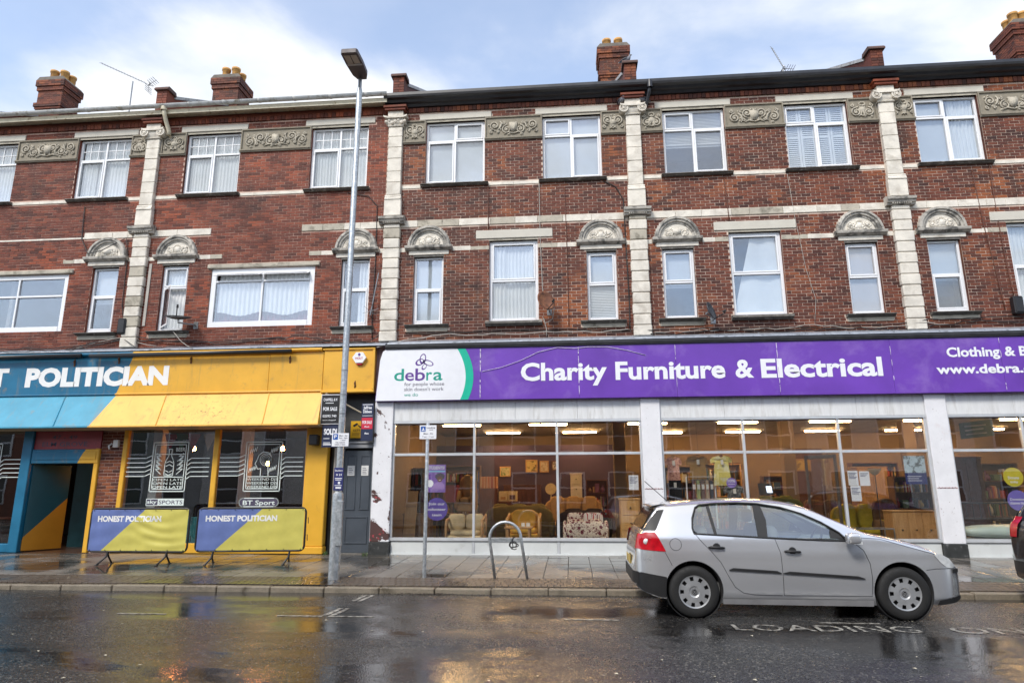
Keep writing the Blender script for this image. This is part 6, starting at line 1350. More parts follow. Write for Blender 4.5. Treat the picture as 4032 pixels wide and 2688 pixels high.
mb = MB(); mb.prism([(-2.705, 2.655), (-2.66, 2.655), (-2.655, 2.70), (-2.675, 2.715), (-2.68, 2.68)], 'Y', yy-.004, yy-.0023); mb.prism([(-2.652, 2.655), (-2.635, 2.655), (-2.635, 2.67), (-2.652, 2.67)], 'Y', yy-.004, yy-.0023); mb.build('symbol', SIGNW, t)
# ---- cycle hoop with a cable lock
HY = -3.26; hz = pz(HY)
t = thing('cycle_hoop', 'galvanised steel cycle hoop standing on the wet pavement', 'cycle stand', (-1.06, HY, hz)); c0 = (-1.165, .775); rr_ = .275
path = [(-1.345, HY, hz-.01), (-1.44, HY, .775)]+[(c0[0]-rr_*math.cos(R(15*k)), HY, c0[1]+rr_*math.sin(R(15*k))) for k in range(1, 12)]+[(-.89, HY, .775), (-.785, HY, hz-.01)]
mb = MB(); mb.tube(path, .026, 12); mb.build('hoop', GALV, t, True); mb = MB(); mb.cbox(-1.425, -.905, HY-.006, HY+.006, .715, .785, .003); mb.build('crossbar', GALV, t)
mb = MB(); rs = random.Random(5); pts = []
for k in range(40): a = k*.62; pts.append((-1.03+.055*math.cos(a)*(1+.5*math.sin(a*.37))+.03*math.sin(k*.21), HY-.03+.03*math.sin(a*1.3), .665+.05*math.sin(a)*(1+.4*math.cos(a*.53))))
mb.tube(pts, .008, 5); mb.tube([(-1.05, HY-.02, .70), (-1.04, HY-.02, .77), (-1.0, HY, .80), (-.98, HY+.01, .76)], .008, 5); mb.build('lock_cable', BLACKP, None, True); tag(bpy.context.scene.objects['lock_cable'], 'tangled black bicycle lock hanging from the hoop crossbar', 'bike lock')

# ---- boards and boxes on the fronts
plate('for_sale_board', 'black estate agent FOR SALE board above the SOLD board', 'sale board', -5.67, -5.24, 3.07, 3.75, -.52, SBLK, [('CHAPPELL & M', -5.62, -5.30, 3.60, 3.665, SIGNW, .02), ('FOR SALE', -5.62, -5.29, 3.38, 3.46, SIGNW, .03), ('02392 740', -5.62, -5.30, 3.23, 3.285, SIGNW, .02), ('www.chappell', -5.62, -5.31, 3.15, 3.175, SIGNW, .01)], [(-5.57, -5.38, 3.545, 3.56, SIGNW), (-5.67, -5.24, 3.735, 3.75, SIGNW), (-5.67, -5.66, 3.07, 3.735, SIGNW), (-5.67, -5.24, 3.07, 3.08, SIGNW)], .02)
mb = MB(); mb.cbox(-5.235, -5.19, -.52, -.47, 3.05, 3.82, .004); tag(mb.build('board_post', pm('red_timber', (.42, .10, .06), .6, var=.3, vscale=10)), 'short red-edged timber post holding the black FOR SALE board', 'post')
plate('sold_board', 'navy SOLD board under the black FOR SALE board', 'sale board', -5.62, -5.22, 2.55, 3.06, -.50, SNAVY, [('SOLD!', -5.58, -5.27, 2.84, 2.97, SIGNW, .05)], [(-5.58, -5.40, 2.60, 2.625, SIGNW), (-5.58, -5.42, 2.645, 2.66, SIGNW), (-5.58, -5.44, 2.74, 2.755, SIGNW)], .02)
plate('for_sale_board', 'narrow white red and navy FOR SALE board over the grey side door', 'sale board', -4.81, -4.53, 2.71, 3.57, -.22, SNAVY, [('Jeffries', -4.77, -4.57, 3.44, 3.51, SIGNW, .03), ('Dibbens', -4.77, -4.57, 3.35, 3.42, SIGNW, .03), ('FOR SALE', -4.78, -4.56, 3.10, 3.17, SIGNW, .03), ('flat', -4.73, -4.61, 3.02, 3.05, SIGNW, .02), ('flat', -4.72, -4.62, 2.86, 2.90, SIGNW, .03)], [(-4.80, -4.54, 2.98, 3.24, SRED), (-4.79, -4.55, 3.535, 3.55, SIGNW), (-4.79, -4.55, 3.28, 3.29, SIGNW)], .03)
for a, b_ in (((-5.35, -.45, 3.65), (-4.83, -.2, 3.36)), ((-5.6, -.45, 3.78), (-5.3, .1, 3.62))):
    mb = MB(); mb.tube([a, b_], .018, 6); tag(mb.build('brace_pole', pm('pale_timber', (.5, .42, .3), .7)), 'pale timber brace running between the sale boards' if a[0] > -5.4 else 'pale timber brace behind the black FOR SALE board', 'brace')
t = plate('cctv_sign', 'yellow CCTV warning sign above the grey side door', 'sign', -5.17, -4.88, 2.80, 3.20, .13, SYEL, [('CCTV', -5.11, -4.94, 2.96, 3.01, SBLK, .02)], [(-5.13, -4.92, 2.92, 2.928, SBLK), (-5.13, -4.95, 2.89, 2.897, SBLK), (-5.13, -4.95, 2.86, 2.867, SBLK)])
mb = MB(); mb.prism([(-5.12, 3.10), (-5.02, 3.16), (-4.99, 3.12), (-5.09, 3.06)], 'Y', .126, .1298); mb.prism([(-5.0, 3.09), (-4.94, 3.04), (-4.91, 3.04), (-4.91, 3.07), (-4.93, 3.07), (-4.99, 3.11)], 'Y', .126, .1298); mb.build('camera_symbol', SBLK, t)
t = thing('alarm_box', 'white hexagonal burglar alarm box on the yellow fascia', 'alarm', (-4.92, -.24, 4.5)); mb = MB(); mb.prism([(-4.91+.165*math.cos(R(60*k)), 4.65+.145*math.sin(R(60*k))) for k in range(6)], 'Y', -.29, -.212); mb.build('cover', SIGNW, t); text('HOLT', -5.0, -4.82, 4.61, 4.66, -.294, bold=.02).build('lettering', SRED, t)
mb = MB(); mb.prism([(-4.91+.03*math.cos(a*.5), 4.72+.035*math.sin(a*.5)) for a in range(12)], 'Y', -.294, -.2905); mb.build('emblem', SIGNV, t)
mb = MB(); mb.cbox(-4.97, -4.85, -.27, -.21, 4.48, 4.515, .005); mb.build('strobe', SRED, t)
mb = MB(); mb.cbox(-6.0, -5.80, -.32, -.12, 2.62, 2.86, .02); tag(mb.build('outdoor_speaker', BLACKP), 'small black speaker box on top of the yellow pub pier', 'speaker')
for x, y, z, lab in ((-11.06, -.02, 5.40, 'black cable joint box under the narrow window beside the left pilaster'), (9.98, -.02, 5.37, 'black cable joint box low on the orange brick at the far end')):
    t = thing('joint_box', lab, 'cable box', (x, y, z)); mb = MB(); mb.cbox(x-.10, x+.10, -.16, .0, z, z+.40, .02); mb.build('housing', BLACKP, t); mb = MB(); mb.cbox(x-.085, x+.085, -.175, -.161, z+.03, z+.37, .01); mb.build('cover', BLACKP, t)

# ---- satellite dishes
def dish(label, c, nrm, rx, rz, mat, mount, roll=0.0):
    t = thing('satellite_dish', label, 'satellite dish', c); nv = Vector(nrm).normalized(); u = nv.cross(Vector((0, 0, 1))).normalized(); v = u.cross(nv); C = Vector(c)
    mb = MB(); n_ = 24; vs = []; fs_ = []
    for side in (0, .012):
        for i in range(6):
            for j in range(n_): a = 2*math.pi*j/n_; k = i/5; p = C+u*rx*k*math.cos(a)+v*rz*k*math.sin(a)+nv*(.07*k*k-.035-side); vs.append(p)
    for s in (0, 1):
        for i in range(5):
            for j in range(n_): q = (s*6*n_+i*n_+j, s*6*n_+i*n_+(j+1) % n_, s*6*n_+(i+1)*n_+(j+1) % n_, s*6*n_+(i+1)*n_+j); fs_.append(q if s == 0 else q[::-1])
    for j in range(n_): fs_.append((5*n_+j, 5*n_+(j+1) % n_, 11*n_+(j+1) % n_, 11*n_+j))
    mb.add(vs, fs_); mb.build('reflector', mat, t, True)
    tip = C-v*rz*.75+nv*.30; mb = MB(); mb.tube([C-v*rz*.95, tip-v*.02, tip], .012, 6); mb.build('arm', BLACKP, t); mb = MB(); mb.tube([tip-nv*.05+v*.02, tip+nv*.03+v*.03], [.03, .022], 8); mb.build('lnb', BLACKP, t)
    mb = MB(); mb.tube([C-nv*.05, C-nv*.12, Vector(mount)+Vector((0, -.12, 0)), Vector(mount)], .018, 8); mb.cbox(mount[0]-.06, mount[0]+.06, -.02, .0, mount[2]-.09, mount[2]+.09, .005); mb.build('bracket', METAL, t)
dish('rusty brown satellite dish beside the tall sash window', (-.50, -.38, 5.88), (.55, -.78, .28), .235, .25, pm('rusty_dish', (.16, .065, .035), .7, var=.5, vscale=9, stain=(.36, .16, .07), sscale=6), (-.42, 0, 5.72))
dish('dark grey satellite dish beneath the draped window', (3.24, -.36, 5.54), (.80, -.52, .30), .19, .22, pm('grey_dish', (.045, .05, .058), .5, var=.2), (3.36, 0, 5.42))
dish('black satellite dish tipped flat in front of the open casement', (-9.42, -.42, 5.70), (.12, -.28, .95), .30, .27, BLACKP, (-9.2, 0, 5.60))
# ---- wall aerial pole by the street lamp
t = thing('wall_aerial', 'thin tilted aerial pole bracketed to the brick beside the middle pilaster', 'aerial', (-4.72, -.1, 5.6)); mb = MB(); mb.tube([(-4.74, -.12, 5.72), (-4.55, -.22, 6.75)], .014, 6); mb.build('pole', METAL, t); mb = MB()
for a in range(6): mb.tube([(-4.74, -.12, 5.82), (-4.74+.2*math.cos(a*1.05+.3), -.12-.05*math.sin(a), 5.82+.17*math.sin(a*1.05+.3))], .006, 4)
mb.build('element', METAL, t); mb = MB(); mb.tube([(-4.76, 0, 5.70), (-4.74, -.12, 5.75)], .012, 6); mb.build('bracket', METAL, t)

# ---- cables strung along the front
def cable(label, pts, mat, r=.010, wob=.02, seed=1, n_=10):
    rs = random.Random(seed); out_ = []
    for i in range(len(pts)-1):
        a, b_ = Vector(pts[i]), Vector(pts[i+1]); L_ = (b_-a).length; k = max(2, int(L_*n_/2))
        for q in range(k): tt = q/k; p = a.lerp(b_, tt); sag = -.25*wob*math.sin(math.pi*tt); out_.append(p+Vector((0, rs.uniform(-.3, .3)*wob*.3, rs.uniform(-.5, .5)*wob+sag)))
    out_.append(Vector(pts[-1])); mb = MB(); mb.tube(out_, r, 5); tag(mb.build('cable', mat, None, True), label, 'cable')
cable('black cable sagging along the lead roof above the pub sign', [(-15, -.06, 5.12), (-12.6, -.06, 5.10), (-11.2, -.06, 5.30), (-9.5, -.06, 5.16), (-7.2, -.06, 5.22), (-5.8, -.06, 5.10), (-4.6, -.06, 5.06)], CABLE_B, .013, .05, 2)
cable('second black cable tangled above the pub canopy', [(-12.5, -.09, 5.05), (-11.6, -.09, 5.18), (-10.9, -.09, 5.34), (-8.6, -.09, 5.12), (-6.4, -.09, 5.26), (-5.0, -.09, 5.05), (-4.5, -.1, 5.22)], CABLE_B, .012, .07, 3)
cable('black cable draped over the blue end of the pub fascia', [(-14.6, -.28, 4.98), (-12.2, -.26, 5.0), (-11.0, -.1, 5.28), (-10.5, -.26, 5.0), (-9.3, -.2, 5.06)], CABLE_B, .010, .05, 4)
cable('pale cable dropping from the open casement to the pub roof', [(-9.75, -.1, 5.47), (-9.55, -.2, 5.30), (-9.35, -.26, 5.12), (-9.05, -.29, 4.96)], CABLE_W, .010, .02, 5)
cable('pale grey cable looping under the joint box over the pub', [(-12.4, -.05, 5.06), (-11.7, -.05, 5.22), (-11.1, -.08, 5.32), (-10.6, -.05, 5.18), (-10.1, -.12, 5.08)], CABLE_W, .009, .03, 6)
cable('white cable along the lead roof over the shop logo', [(-4.5, -.28, 4.9), (-3.9, -.05, 5.10), (-3.0, -.05, 5.22), (-1.8, -.05, 5.20), (-.5, -.05, 5.22), (.8, -.05, 5.20), (1.4, -.05, 5.24)], CABLE_W, .012, .04, 7)
cable('black cable clipped under the sills over the purple sign', [(-3.9, -.03, 5.27), (-2.0, -.03, 5.28), (0, -.03, 5.28), (1.4, -.03, 5.22), (1.98, -.14, 5.18), (3.2, -.05, 5.22), (5, -.05, 5.2), (7.4, -.05, 5.22), (8.1, -.14, 5.28), (9.8, -.05, 5.34), (12, -.05, 5.28)], CABLE_B, .012, .03, 8)
cable('black cable bundle below the far satellite dish', [(1.9, -.13, 5.10), (2.7, -.05, 5.12), (3.4, -.05, 5.20), (4.6, -.05, 5.10), (6.2, -.05, 5.16), (7.6, -.06, 5.10), (9, -.05, 5.24), (11, -.05, 5.18)], CABLE_B, .014, .06, 9)
cable('white cable wandering over the bricks past the second stone pilaster', [(2.0, -.13, 5.14), (3.1, -.05, 5.18), (4.3, -.05, 5.16), (5.6, -.06, 5.24), (6.6, -.05, 5.14), (8, -.13, 5.22), (8.5, -.05, 5.18)], CABLE_W, .009, .05, 10)
cable('white cable dropping straight down to the rusty dish', [(-.63, -.02, 9.02), (-.62, -.02, 7.6), (-.58, -.03, 6.3), (-.56, -.05, 6.05)], CABLE_W, .010, .008, 11)
cable('white cable looping under the rusty dish', [(-.30, -.3, 5.74), (-.35, -.15, 5.5), (-.52, -.08, 5.42), (-.58, -.06, 5.6), (-.5, -.05, 5.3), (-.50, -.04, 5.12)], CABLE_W, .010, .01, 12)
cable('brown cable running from the sill over the tall sash window', [(-1.90, -.03, 9.0), (-1.90, -.03, 8.3), (-1.89, -.04, 7.85)], MAHOG, .012, .006, 13)
cable('brown cable on the brick between rusty dish and narrow window', [(.0, -.02, 8.9), (.02, -.03, 7.6), (.03, -.02, 6.4), (.03, -.02, 5.35)], MAHOG, .010, .006, 14)
cable('black cable curving from a sill down beside the first white pilaster', [(.95, -.03, 9.02), (1.25, -.03, 8.85), (1.42, -.03, 8.5), (1.44, -.03, 7.0), (1.46, -.03, 5.9), (1.44, -.04, 5.25)], CABLE_B, .013, .01, 15)
cable('white cable slanting down the bricks beside the draped window', [(5.35, -.02, 9.0), (5.42, -.02, 7.9), (5.55, -.02, 6.6), (5.70, -.02, 5.85), (5.62, -.03, 5.3)], CABLE_W, .006, .012, 16)
cable('red brown cable under the venetian blind window', [(3.86, -.02, 9.0), (3.88, -.02, 8.5), (3.90, -.03, 7.85)], MAHOG, .011, .006, 17)
cable('red brown cable down the orange bricks near the far joint box', [(9.55, -.02, 8.9), (9.6, -.02, 7.6), (9.7, -.02, 6.4), (9.75, -.03, 5.5)], MAHOG, .010, .01, 18)
cable('second brown cable beside the far joint box', [(9.95, -.02, 9.0), (9.93, -.02, 7.8), (9.95, -.02, 6.6), (9.98, -.03, 5.8)], MAHOG, .010, .01, 19)
cable('black cable hanging across the arched panel left of the pilaster', [(-12.6, -.03, 8.9), (-12.55, -.03, 8.0), (-12.25, -.12, 7.55), (-11.9, -.12, 7.62), (-11.3, -.05, 7.98), (-11.22, -.03, 7.5), (-11.2, -.03, 6.2), (-11.1, -.05, 5.8)], CABLE_B, .011, .01, 20)
cable('dark cable arching over bricks above the lamp side window', [(-5.5, -.03, 8.98), (-4.95, -.03, 8.86), (-4.72, -.03, 8.6), (-4.70, -.03, 7.2), (-4.72, -.03, 5.6), (-4.7, -.03, 5.15)], CABLE_B, .011, .012, 21)
# ---- bird netting wires and weeds
GREENW = pm('weed_green', (.05, .11, .02), .7, var=.3)
for x, y, lab in ((-5.55, -.10, 'small green weed tuft at the foot of the yellow pub pier'), (-4.62, -.13, 'small green weed tuft beside the grey side door step'), (9.1, -.09, 'small green weed tuft under the last display window')):
    mb = MB(); rs = random.Random(int(x*10))
    for k in range(26): a = rs.uniform(0, 6.28); l_ = rs.uniform(.03, .10); px_, py_ = x+rs.uniform(-.07, .07), y+rs.uniform(-.03, .02); z = pz(py_); mb.add([(px_, py_, z), (px_+.012, py_, z), (px_+.006+l_*.6*math.cos(a), py_+l_*.6*math.sin(a)-.02, z+l_)], [(0, 1, 2)])
    tag(mb.build('weed', GREENW, fix=False), lab, 'weed')
# ---- pigeons
PGREY = pm('pigeon_grey', (.20, .21, .24), .7, var=.25, vscale=20); PDARK = pm('pigeon_dark', (.05, .055, .07), .6, var=.2)
def pigeon(label, p, yaw):
    t = thing('pigeon', label, 'pigeon', p); t.rotation_euler.z = yaw
    def ch(mb, n_, m_): o = mb.build(n_, m_, None, True); o.parent = t; return o
    mb = MB(); mb.tube([(-.20, 0, .085), (-.13, 0, .095), (-.06, 0, .105), (.02, 0, .115), (.07, 0, .135), (.095, 0, .175), (.105, 0, .205), (.115, 0, .225), (.145, 0, .218), (.165, 0, .208)], [.012, .028, .055, .066, .055, .034, .026, .029, .016, .003], 10); body = ch(mb, 'body', PGREY)
    for s in (-1, 1):
        mb = MB(); mb.tube([(.05, s*.05, .125), (-.02, s*.062, .12), (-.10, s*.045, .105), (-.17, s*.02, .09)], [.02, .026, .02, .006], 8); ch(mb, 'wing', PDARK)
        mb = MB(); mb.tube([(.0, s*.02, .06), (.005, s*.022, 0)], .005, 5); ch(mb, 'leg', MAHOG)
pigeon('grey pigeon perched on the left scroll of a white capital', (1.47, -.12, 11.02), R(-60)); pigeon('grey pigeon perched on the right scroll of a white capital', (2.01, -.12, 11.02), R(200)); pigeon('grey pigeon resting on the party wall before the lone chimney', (1.66, .15, 12.35), R(-20))

# ================================================================== CARS
def interp(tab, x):
    """smooth (Catmull-Rom) interpolation in a table of (x, y)"""
    if x <= tab[0][0]: return tab[0][1]
    if x >= tab[-1][0]: return tab[-1][1]
    for i in range(len(tab)-1):
        if tab[i][0] <= x <= tab[i+1][0]:
            x0, y0 = tab[i]; x1, y1 = tab[i+1]; h = x1-x0; t = (x-x0)/h
            m0 = (y1-tab[i-1][1])/(x1-tab[i-1][0]) if i else (y1-y0)/h
            m1 = (tab[i+2][1]-y0)/(tab[i+2][0]-x0) if i+2 < len(tab) else (y1-y0)/h
            d = (y1-y0)/h
            if d == 0: m0 = m1 = 0
            else:
                m0 = max(min(m0/d, 3), 0)*d; m1 = max(min(m1/d, 3), 0)*d
            return (2*t**3-3*t*t+1)*y0+(t**3-2*t*t+t)*h*m0+(-2*t**3+3*t*t)*y1+(t**3-t*t)*h*m1
PAINT_S = pm('silver_paint', (.69, .70, .72), .22, metal=.68, var=.02, vscale=1, coat=1.0)
PAINT_K = pm('black_paint', (.012, .012, .014), .22, var=.1, coat=.8)
TRIM = pm('black_trim', (.014, .014, .015), .55, var=.2); RUBBER = pm('tyre_rubber', (.011, .011, .011), .75, var=.25, vscale=20); HUB = pm('hubcap_silver', (.40, .41, .42), .35, metal=.5, var=.12, vscale=9)
CARGLASS = glass_mat('car_glass', (.80, .90, .86), .24); LENSR = pm('tail_lens_red', (.42, .004, .012), .12, var=.25, vscale=14, coat=.8); LENSC = pm('clear_lens', (.62, .64, .64), .12, var=.15, vscale=20, coat=.8); GAP = pm('panel_gap', (.02, .02, .022), .7); CABIN = pm('cabin_grey', (.17, .175, .175), .8, var=.1)
TOP = [(0, .60), (.03, .80), (.07, 1.00), (.13, 1.08), (.33, 1.375), (.45, 1.415), (.9, 1.455), (1.5, 1.478), (1.9, 1.462), (2.25, 1.395), (2.6, 1.235), (2.95, 1.075), (3.08, 1.04), (3.3, 1.0), (3.6, .925), (3.85, .825), (4.0, .735), (4.12, .66), (4.204, .60)]
BOT = [(0, .42), (.05, .34), (.3, .24), (.7, .19), (3.4, .17), (3.9, .20), (4.1, .24), (4.204, .30)]
PLAN = [(0, .60), (.03, .70), (.10, .79), (.30, .855), (.7, .878), (2.2, .880), (3.3, .872), (3.7, .84), (3.95, .76), (4.1, .63), (4.17, .50), (4.204, .38)]
CROWN = [(0, .05), (.1, .05), (.35, .045), (.6, .07), (1.5, .085), (2.0, .075), (2.6, .06), (3.05, .055), (3.5, .075), (4.0, .08), (4.204, .06)]
def ybody(x, z):
    """half width of the body skin at station x, height z (car coordinates, x from rear bumper)"""
    w_ = interp(PLAN, x); belt = .985
    if z < .60: k = 1-.055*((.60-z)/.42)**2
    elif z < belt: k = 1-.035*((z-.60)/(belt-.60))**2
    else: k = .965-.46*(z-belt)-.06*max(0, z-1.33)*4
    # crease under the window line and waist swage
    return w_*k+.006*math.exp(-((z-.80)/.05)**2)
def xrear(y, z):
    a, b_ = 0.0, .6
    for _ in range(22):
        x = (a+b_)/2
        if abs(y) <= ybody(x, z) and z <= interp(TOP, x): b_ = x
        else: a = x
    return b_
def make_body(t, paint):
    xs = [0, .012, .03, .06, .1]+[.16+.06*i for i in range(64)]+[4.02, 4.06, 4.1, 4.14, 4.17, 4.19, 4.204]
    nz, nc = 22, 12; rings = []
    for x in xs:
        zt = interp(TOP, x); zb = min(interp(BOT, x), zt-.1); ze = zt-interp(CROWN, x); pts = []
        for i in range(nz+1):
            z = zb+(ze-zb)*i/nz; pts.append((ybody(x, z)-(.03*(1-i/2) if i < 2 else 0), z))
        ye = pts[-1][0]
        for i in range(1, nc+1):
            a = math.pi/2*i/nc; y = ye*math.cos(a)**.82 if i < nc else 0; pts.append((y, ze+(zt-ze)*math.sin(a)**.9))
        rings.append([(x, -y, z) for y, z in pts]+[(x, y, z) for y, z in pts[-2::-1]])
    mb = MB(); n_ = len(rings[0]); vs = [p for r_ in rings for p in r_]; fs_ = []
    for i in range(len(rings)-1):
        for j in range(n_): fs_.append((i*n_+j, (i+1)*n_+j, (i+1)*n_+(j+1) % n_, i*n_+(j+1) % n_))
    fs_.append(tuple(range(n_))); fs_.append(tuple((len(rings)-1)*n_+j for j in range(n_-1, -1, -1)))
    mb.add(vs, fs_); me = mb.mesh('body', paint); fixn(me); o = obj('body', me); o.parent = t
    return o
def cutter(mb): me = mb.mesh('cut', GAP); fixn(me); return obj('cutter', me)
DLO = [(.79, 1.030), (.775, 1.10), (.79, 1.23), (.845, 1.36), (.90, 1.392), (1.1, 1.412), (1.4, 1.420), (1.66, 1.408), (1.95, 1.362), (2.2, 1.282), (2.42, 1.178), (2.62, 1.050), (2.71, .950), (2.4, .955), (1.8, .98), (1.2, 1.008)]
WR, WF, RW = .746, 3.324, .318
def car(label, loc, paint, silver=True, sx=1.0, sz=1.0):
    t = thing('parked_car', label, 'car', (loc[0], loc[1], 0))
    def ch(mb, n_, m_, smooth=False, par_=None, fix=True):
        o = mb.build(n_, m_, None, smooth, fix); o.parent = par_ or t; return o
    body = make_body(t, paint)
    sol = body.modifiers.new('s', 'SOLIDIFY'); sol.thickness = .028; sol.offset = -1
    cuts = []
    for s in (-1, 1):
        for x in (WR, WF):
            mb = MB(); mb.lathe([(0, s*.60), (.365, s*.60), (.365, s*1.2), (0, s*1.2)], (x, 0, .335), 'Y', 40); cuts.append(mb)
        mb = MB(); mb.prism(DLO, 'Y', s*.35, s*1.2); cuts.append(mb)
    mb = MB(); q = [(-.58, 1.12), (.58, 1.12), (.54, 1.335), (-.54, 1.335)]
    mb.prism([(y, z) for y, z in q], 'X', -.3, .40); cuts.append(mb)
    mb = MB(); mb.add([(2.15, -.52, 1.7), (2.15, .52, 1.7), (2.98, .64, 1.7), (2.98, -.64, 1.7), (2.15, -.52, 1.15), (2.15, .52, 1.15), (2.98, .64, 1.0), (2.98, -.64, 1.0)], [(0, 1, 2, 3), (4, 7, 6, 5), (0, 4, 5, 1), (1, 5, 6, 2), (2, 6, 7, 3), (3, 7, 4, 0)]); cuts.append(mb)
    tmp = []
    for c in cuts:
        co = cutter(c); co.parent = t; tmp.append(co); m_ = body.modifiers.new('b', 'BOOLEAN'); m_.operation = 'DIFFERENCE'; m_.object = co; m_.solver = 'EXACT'
    bpy.context.view_layer.update(); dg = bpy.context.evaluated_depsgraph_get(); nm = bpy.data.meshes.new_from_object(body.evaluated_get(dg)); nm.materials.clear(); nm.materials.append(paint)
    body.modifiers.clear(); body.data = nm
    for o in tmp: bpy.data.objects.remove(o)
    smooth_by_angle(body, 32)
    # glass, follows the skin just inside
    def skin(poly, off, n_=14):
        """fill a side-view polygon with strips on the body skin"""
        mb = MB(); xa, xb = min(p[0] for p in poly), max(p[0] for p in poly)
        def span(x):
            zs = []
            for i in range(len(poly)):
                (x0, z0), (x1, z1) = poly[i], poly[(i+1) % len(poly)]
                if (x0-x)*(x1-x) <= 0 and x0 != x1: zs.append(z0+(z1-z0)*(x-x0)/(x1-x0))
            return (min(zs), max(zs)) if zs else None
        cols = []
        for i in range(n_*2+1):
            x = xa+.002+(xb-xa-.004)*i/(n_*2); sp = span(x)
            cols.append([(x, -(ybody(x, sp[0]+(sp[1]-sp[0])*j/n_)+off), sp[0]+(sp[1]-sp[0])*j/n_) for j in range(n_+1)])
        for i in range(len(cols)-1):
            k = len(mb.v); mb.v += cols[i]+cols[i+1]
            for j in range(n_): mb.f.append((k+j, k+n_+1+j, k+n_+2+j, k+j+1)); mb.m.append(0)
        return mb
    def sides(poly, off, name, mat, n_=14, both=True, par_=None):
        for s in ((-1, 1) if both else (-1,)):
            mb = skin(poly, off, n_)
            if s > 0: mb.v = [(x, -y, z) for x, y, z in mb.v]
            ch(mb, name, mat, True, par_)
    sides([(x, z) for x, z in DLO], -.022, 'side_window', CARGLASS)
    # black frames round the glass: pillars and rubber
    for poly in ([(1.60, 1.0), (1.72, .992), (1.74, 1.20), (1.70, 1.385), (1.60, 1.395), (1.62, 1.2)], [(1.05, 1.022), (1.085, 1.02), (1.03, 1.395), (.99, 1.39)]): sides(poly, -.014, 'pillar', TRIM, 8)
    for s in (-1, 1):
        rim = [Vector((x, s*(ybody(x, z)-.004), z)) for x, z in DLO]; dense = []
        for i in range(len(rim)):
            a, b_ = rim[i], rim[(i+1) % len(rim)]
            for k in range(4): p = a.lerp(b_, k/4); dense.append((p.x, s*(ybody(p.x, p.z)-.003), p.z))
        mb = MB(); mb.tube(dense, .013, 6, closed=True); ch(mb, 'window_seal', TRIM, True)
    sides([(2.50, .985), (2.715, .955), (2.66, 1.0), (2.58, 1.06), (2.52, 1.09)], -.012, 'mirror_sail', TRIM, 6)
    mb = MB(); mb.grid(lambda u, v: (xrear((u-.5)*1.24, 1.085+.265*v)-.006, (u-.5)*1.24, 1.085+.265*v), 20, 10); ch(mb, 'rear_window', pm('dark_glass', (.02, .024, .024), .06, var=.1, coat=.5), True)
    mb = MB(); mb.add([(2.16, -.50, 1.42), (2.16, .50, 1.42), (2.985, .62, 1.035), (2.985, -.62, 1.035)], [(0, 1, 2, 3)]); ch(mb, 'windscreen', CARGLASS)
    # black hatch corner seen beside the rear glass, spoiler
    sides([(.115, 1.07), (.14, 1.09), (.335, 1.33), (.43, 1.335), (.30, 1.07)], .005, 'hatch_quarter', TRIM, 8)
    mb = MB(); mb.grid(lambda u, v: (.22+.26*v-.10*(2*u-1)**2*-.3, (u-.5)*1.18, 1.375+.048*v+.012*(1-(2*u-1)**2)), 12, 4); k = len(mb.v); mb.v += [(x, y, z-.028) for x, y, z in mb.v]; mb.f += [tuple(i+k for i in f[::-1]) for f in mb.f]; mb.m += [0]*(len(mb.f)-len(mb.m)); ch(mb, 'roof_spoiler', paint, True)
    # lower black bumper skirt, moulding strip, seams
    sides([(.03, .37), (.04, .545), (.2, .525), (.41, .49), (.385, .40), (.40, .24), (.30, .25), (.12, .31)], .004, 'bumper_skirt', TRIM, 10)
    mb = MB(); mb.grid(lambda u, v: (xrear((u-.5)*1.5, .50)-.008, (u-.5)*1.5, .40+.15*v), 16, 3); ch(mb, 'rear_skirt', TRIM, True)
    for a, b_ in (((1.19, .60), (1.845, .565)), ((1.86, .564), (2.86, .505))): sides([(a[0], a[1]-.018), (b_[0], b_[1]-.018), (b_[0]-.006, b_[1]+.016), (a[0]+.006, a[1]+.018)], .014, 'side_moulding', TRIM, 6)
    def seam(pts, r_=.0035, name='panel_gap'):
        for s in (-1, 1):
            dn = []
            for i in range(len(pts)-1):
                for k in range(5): x = pts[i][0]+(pts[i+1][0]-pts[i][0])*k/5; z = pts[i][1]+(pts[i+1][1]-pts[i][1])*k/5; dn.append((x, s*(ybody(x, z)+.0005), z))
            x, z = pts[-1]; dn.append((x, s*(ybody(x, z)+.0005), z)); mb = MB(); mb.tube(dn, r_, 5); ch(mb, name, GAP)
    seam([(.80, 1.03), (.88, .93), (1.0, .80), (1.10, .68), (1.19, .50), (1.26, .38), (1.36, .31), (1.5, .29), (1.84, .285)])
    seam([(1.80, .985), (1.855, .80), (1.86, .6), (1.86, .285)]); seam([(2.74, .96), (2.88, .84), (2.94, .68), (2.95, .50), (2.935, .285), (1.86, .285)])
    seam([(.40, .80), (.45, .70), (.48, .64)]); seam([(.08, .545), (.2, .528), (.40, .495)]); seam([(3.62, .60), (3.75, .615), (3.95, .615)]); seam([(2.86, .99), (3.1, .975), (3.5, .86), (3.76, .79)])
    fc = [(.54+.075*math.cos(a*.3927), .90+.075*math.sin(a*.3927)) for a in range(17)]; seam(fc, .003, 'fuel_flap')
    for x, z in ((.96, .865), (1.905, .82)):
        for s in (-1, 1):
            y = s*(ybody(x+.1, z)); mb = MB(); mb.tube([(x, y+s*.006, z), (x+.02, y+s*.032, z+.004), (x+.10, y+s*.036, z), (x+.175, y+s*.03, z-.004), (x+.195, y+s*.006, z-.006)], [.012, .016, .017, .016, .012], 8); ch(mb, 'door_handle', TRIM, True)
            mb = MB(); mb.lathe([(0, s*.001), (.045, s*.002), (.05, s*-.004)], (x+.10, y, z+.005), 'Y', 14); ch(mb, 'handle_cup', GAP)
